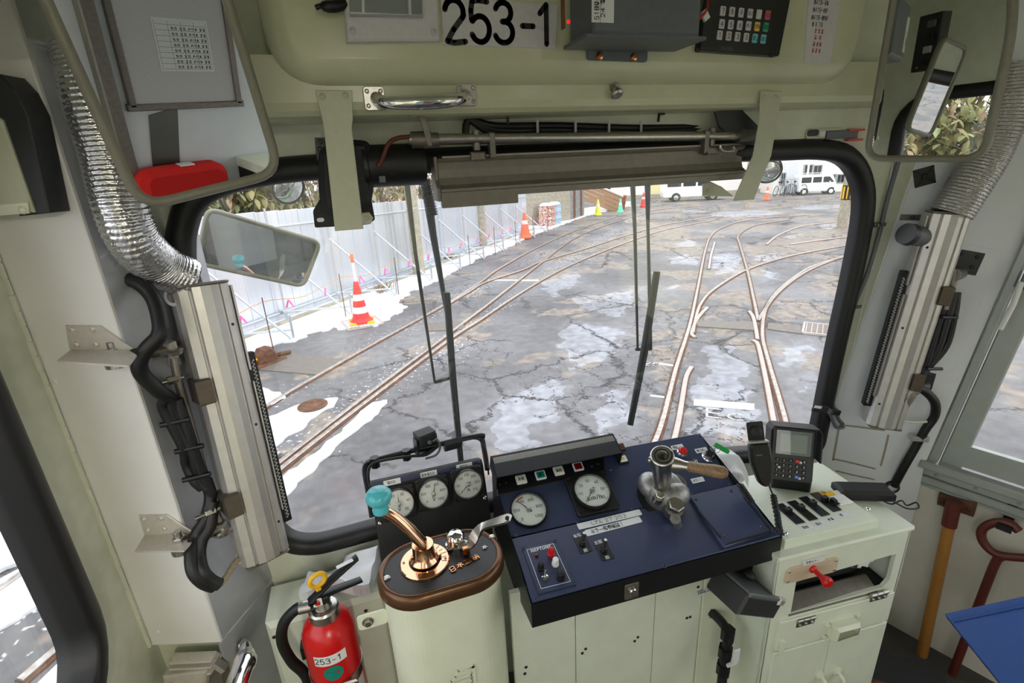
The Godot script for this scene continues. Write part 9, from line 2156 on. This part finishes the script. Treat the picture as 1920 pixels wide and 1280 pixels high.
func curved_label(x: Transform3D, r: float, a0: float, a1: float, z1: float, z0: float, m: Material, called: String, t: Node3D):
	var s := shape(x)
	for i in 12:
		var p := lerpf(a0, a1, i / 12.0) - PI / 2; var q := lerpf(a0, a1, (i + 1) / 12.0) - PI / 2
		var u := Vector3(cos(p), sin(p), 0); var v := Vector3(cos(q), sin(q), 0); var rr := r + 0.0008
		s.tri(u * rr + Vector3(0, 0, z0), v * rr + Vector3(0, 0, z0), v * rr + Vector3(0, 0, z1), u, v, v); s.tri(u * rr + Vector3(0, 0, z0), v * rr + Vector3(0, 0, z1), u * rr + Vector3(0, 0, z1), u, v, u)
	put(s, called, m, t)

# ---------------------------------------------------------------- mirrors
func mirror(label: String, x: Transform3D, line: PackedVector2Array, rimw: float, called := "mirror") -> Node3D:
	var t := thing(called, label, "mirror", x.origin)
	if Geometry2D.is_polygon_clockwise(line): line.reverse()
	var s := shape(x); s.prism(Shape.inset(line, rimw * 0.6), -0.004, 0.0); put(s, "glass", M.mirror, t)
	s = shape(x); rim(s, Shape.inset(line, rimw * 0.5), [Vector2(-rimw * 0.5, 0.0), Vector2(-rimw * 0.45, 0.004), Vector2(-rimw * 0.1, 0.0075), Vector2(rimw * 0.25, 0.006), Vector2(rimw * 0.5, 0.0), Vector2(rimw * 0.5, -0.008), Vector2(rimw * 0.2, -0.012)]); put(s, "rim", M.mirror_rim, t)
	s = shape(x); s.prism(Shape.inset(line, rimw * 0.3), -0.014, -0.006); put(s, "back", M.dark_plastic, t)
	return t

func mirrors():
	mirror("large rounded mirror hanging at the top left, showing a white partition", mirror_left, smooth2(round_corners(PackedVector2Array([Vector2(-.132,.166),Vector2(-.087,-.145),Vector2(.118,-.104),Vector2(.072,.204)]), 0.045, 6), true, 1), 0.014)
	mirror("rounded mirror hanging at the top right of the header", mirror_right, round_corners(PackedVector2Array([Vector2(-.109,.325),Vector2(-.111,-.091),Vector2(.096,-.099),Vector2(.093,.109),Vector2(.065,.266)]), 0.04, 6), 0.013)
	var t := mirror("pointed outside mirror beyond the left part of the windscreen, showing the desk", mirror_outside, round_corners(PackedVector2Array([Vector2(-.051,.164),Vector2(.254,.026),Vector2(.175,-.124),Vector2(-.116,.001)]), 0.035, 6), 0.013, "outside_mirror")
	var s := shape(); s.tube(smooth([mirror_outside * Vector3(0, 0.03, -0.012), mirror_outside * Vector3(-0.1, 0.06, -0.06), mirror_outside * Vector3(-0.32, 0.02, 0.1), Vector3(-0.6, 2.3, -1.3)], false, 5), 0.012, 8); put(s, "arm", M.black_metal, t)
	for k in 2:
		var o: Vector3 = [Vector3(-.141,2.528,-1.498), Vector3(1.304,2.503,-1.357)][k]
		t = thing("round_mirror", ["small round convex mirror outside above the hoarding, beside the left mirror", "small dark round mirror outside at the upper right, behind the right strap"][k], "mirror", o)
		var x := aim(o, o + (Vector3(0,2.55,0) - o) * 0.5 + Vector3(0.6 if k == 0 else -0.5, -0.5, 0.3))
		s = shape(x); s.lathe([Vector2(0.042, 0.0), Vector2(0.035, 0.006), Vector2(0.02, 0.0105), Vector2(0, 0.012)], 28); put(s, "glass", M.mirror, t)
		s = shape(x); s.lathe([Vector2(0, -0.03), Vector2(0.025, -0.026), Vector2(0.041, -0.01), Vector2(0.046, 0.0), Vector2(0.044, 0.004), Vector2(0.041, 0.001)], 28); put(s, "housing", M.black, t)
		s = shape(); s.tube([x * Vector3(0, 0, -0.02), x * Vector3(0, 0.03, -0.06), Vector3(o.x + 0.05, o.y + 0.25, -1.3)], 0.009, 8); put(s, "arm", M.black, t)
	var cx: Vector3 = Vector3(-.42,2.87,-.909)
	t = thing("control_module", "dark electronic module with a small yellow lamp, seen in the right mirror", "electronic module", cx)
	s = shape(Transform3D(Basis(Vector3.UP, 0.5), cx)); s.box(Vector3(0.05, 0.2, 0.09), Vector3.ZERO, 0.004); put(s, "case", M.dark_plastic, t)
	for i in 4:
		s = shape(Transform3D(Basis(Vector3.UP, 0.5), cx)); s.box(Vector3(0.01, 0.024, 0.03), Vector3(0.028, -0.07 + 0.045 * i, 0.01), 0.002); put(s, "connector", [M.black, M.plate_white, M.black, M.grey_plastic][i], t)
	s = shape(Transform3D(Basis(Vector3.UP, 0.5), cx)); s.ball(Vector3(0.026, -0.085, -0.02), Vector3.ONE * 0.004, 8, 6); put(s, "yellow_lamp", M.yellow, t)
	# what the left mirror shows: the partition behind the seats
	var pb := shape(rear_board); pb.box(Vector3(1.5, 2.2, 0.03), Vector3(0.0, 1.1, -0.016)); struct(pb, "wall_rear", M.grey_panel)
	var c0: Vector3 = Vector3(.13,1.871,0); var c1: Vector3 = Vector3(.245,1.353,0); var c2: Vector3 = Vector3(-.283,1.47,0)
	t = thing("notice_board", "aluminium framed white door with a printed table, seen in the left mirror", "cabinet door", Vector3(.928,2.44,1.2))
	s = shape(rear_board); var w := absf(c2.x - c1.x); var h := 0.75
	var mid := Vector3((c1.x + c2.x) / 2, c1.y + h / 2 + 0.03, 0)
	s.box(Vector3(w, h, 0.012), mid + Vector3(0, 0, 0.006), 0.002); put(s, "door", M.plate_white, t)
	for q in [[Vector3(w + 0.05, 0.03, 0.025), Vector3(0, -h / 2, 0)], [Vector3(w + 0.05, 0.03, 0.025), Vector3(0, h / 2, 0)], [Vector3(0.03, h, 0.025), Vector3(-w / 2, 0, 0)], [Vector3(0.03, h, 0.025), Vector3(w / 2, 0, 0)]]:
		s = shape(rear_board); s.box(q[0], mid + q[1] + Vector3(0, 0, 0.012), 0.004); put(s, "frame_bar", M.alu_dull, t)
	var n0: Vector3 = Vector3(-.046,1.647,.013)
	s = shape(off(rear_board, n0.x, n0.y, 0.0132)); s.box(Vector3(0.26, 0.22, 0.0008)); put(s, "paper", M.label, t)
	s = shape(off(rear_board, n0.x, n0.y, 0.0142))
	for i in 9: s.stroke(PackedVector2Array([Vector2(-0.12, -0.1 + 0.023 * i), Vector2(0.12, -0.1 + 0.023 * i)]), 0.0005)
	for u in [-0.12, -0.06, 0.0, 0.06, 0.12]: s.stroke(PackedVector2Array([Vector2(u, -0.1), Vector2(u, 0.1)]), 0.0005)
	for i in 8: write(s, "番電 車行先 設定 回送", Vector2(-0.115, -0.096 + 0.023 * i), 0.011, 0.0007, 1.0, 0.45)
	put(s, "printed_table", M.ink, t)
	t = thing("steel_plate", "dark steel plate below the framed door, seen in the left mirror", "plate", Vector3(.767,2.083,1.2))
	s = shape(rear_board); s.prism(PackedVector2Array([Vector2(.181,1.345),Vector2(.039,1.377),Vector2(.102,1.014),Vector2(.23,1.034)]), 0.0, 0.004, 0.001); put(s, "plate", M.steel_dark, t)
	t = thing("passenger_seat", "red cushioned seat back with a white tag, seen in the left mirror", "seat", Vector3(.768,1.84,1.1))
	s = shape(rear_board); var sc: Vector3 = Vector3(.125,1.005,.08)
	s.prism(rounded(0.44, 0.42, 0.07, 6, Vector2(sc.x, sc.y - 0.09)), 0.03, 0.14, 0.03); put(s, "cushion", M.seat_red, t)
	s = shape(rear_board); s.box(Vector3(0.07, 0.006, 0.05), Vector3(sc.x - 0.02, sc.y + 0.121, 0.09), 0.001); put(s, "tag", M.label, t)
	t = thing("grey_column", "grey aluminium column left of the framed door, seen in the left mirror", "column", Vector3(.542,2.356,1.15))
	var g0: Vector3 = Vector3(.338,1.498,0)
	s = shape(rear_board); s.box(Vector3(0.06, 2.2, 0.06), Vector3(g0.x + 0.0, 1.1, 0.03), 0.006); put(s, "post", M.alu_dull, t)
	t = thing("side_counter", "mint green sloping counter right of the red seat, seen in the left mirror", "counter", Vector3(1.154,1.984,1.1))
	var k0: Vector3 = Vector3(-.318,1.104,0)
	s = shape(rear_board); s.box(Vector3(0.36, 0.05, 0.25), Vector3(k0.x - 0.08, k0.y - 0.02, 0.125), 0.006); put(s, "top", M.mint, t); s = shape(rear_board); s.box(Vector3(0.34, k0.y - 0.05, 0.2), Vector3(k0.x - 0.08, (k0.y - 0.05) / 2, 0.1), 0.004); put(s, "body", M.black_soft, t)

# ---------------------------------------------------------------- outside skin of the tram's nose
func tram_front():
	var s := shape(front_wall); s.prism(PackedVector2Array([Vector2(-0.4, -1.25), Vector2(2.15, -1.25), Vector2(2.15, -0.12), Vector2(-0.4, -0.12)]), -0.12, -0.055, 0.02); struct(s, "trim_12", M.body_green).set_meta("label", "green painted nose of the tram under the windscreen")
	s = shape(front_wall); s.prism(PackedVector2Array([Vector2(-0.4, -0.12), Vector2(2.15, -0.12), Vector2(2.15, -0.055), Vector2(-0.4, -0.055)]), -0.1, -0.055, 0.01); struct(s, "trim_13", M.black).set_meta("label", "black band under the windscreen outside")
	s = shape(); s.box(Vector3(2.3, 0.5, 4.6), Vector3(0.72, 0.52, 1.3), 0.03); struct(s, "trim_14", M.dark_plastic).set_meta("label", "dark underframe of the tram")
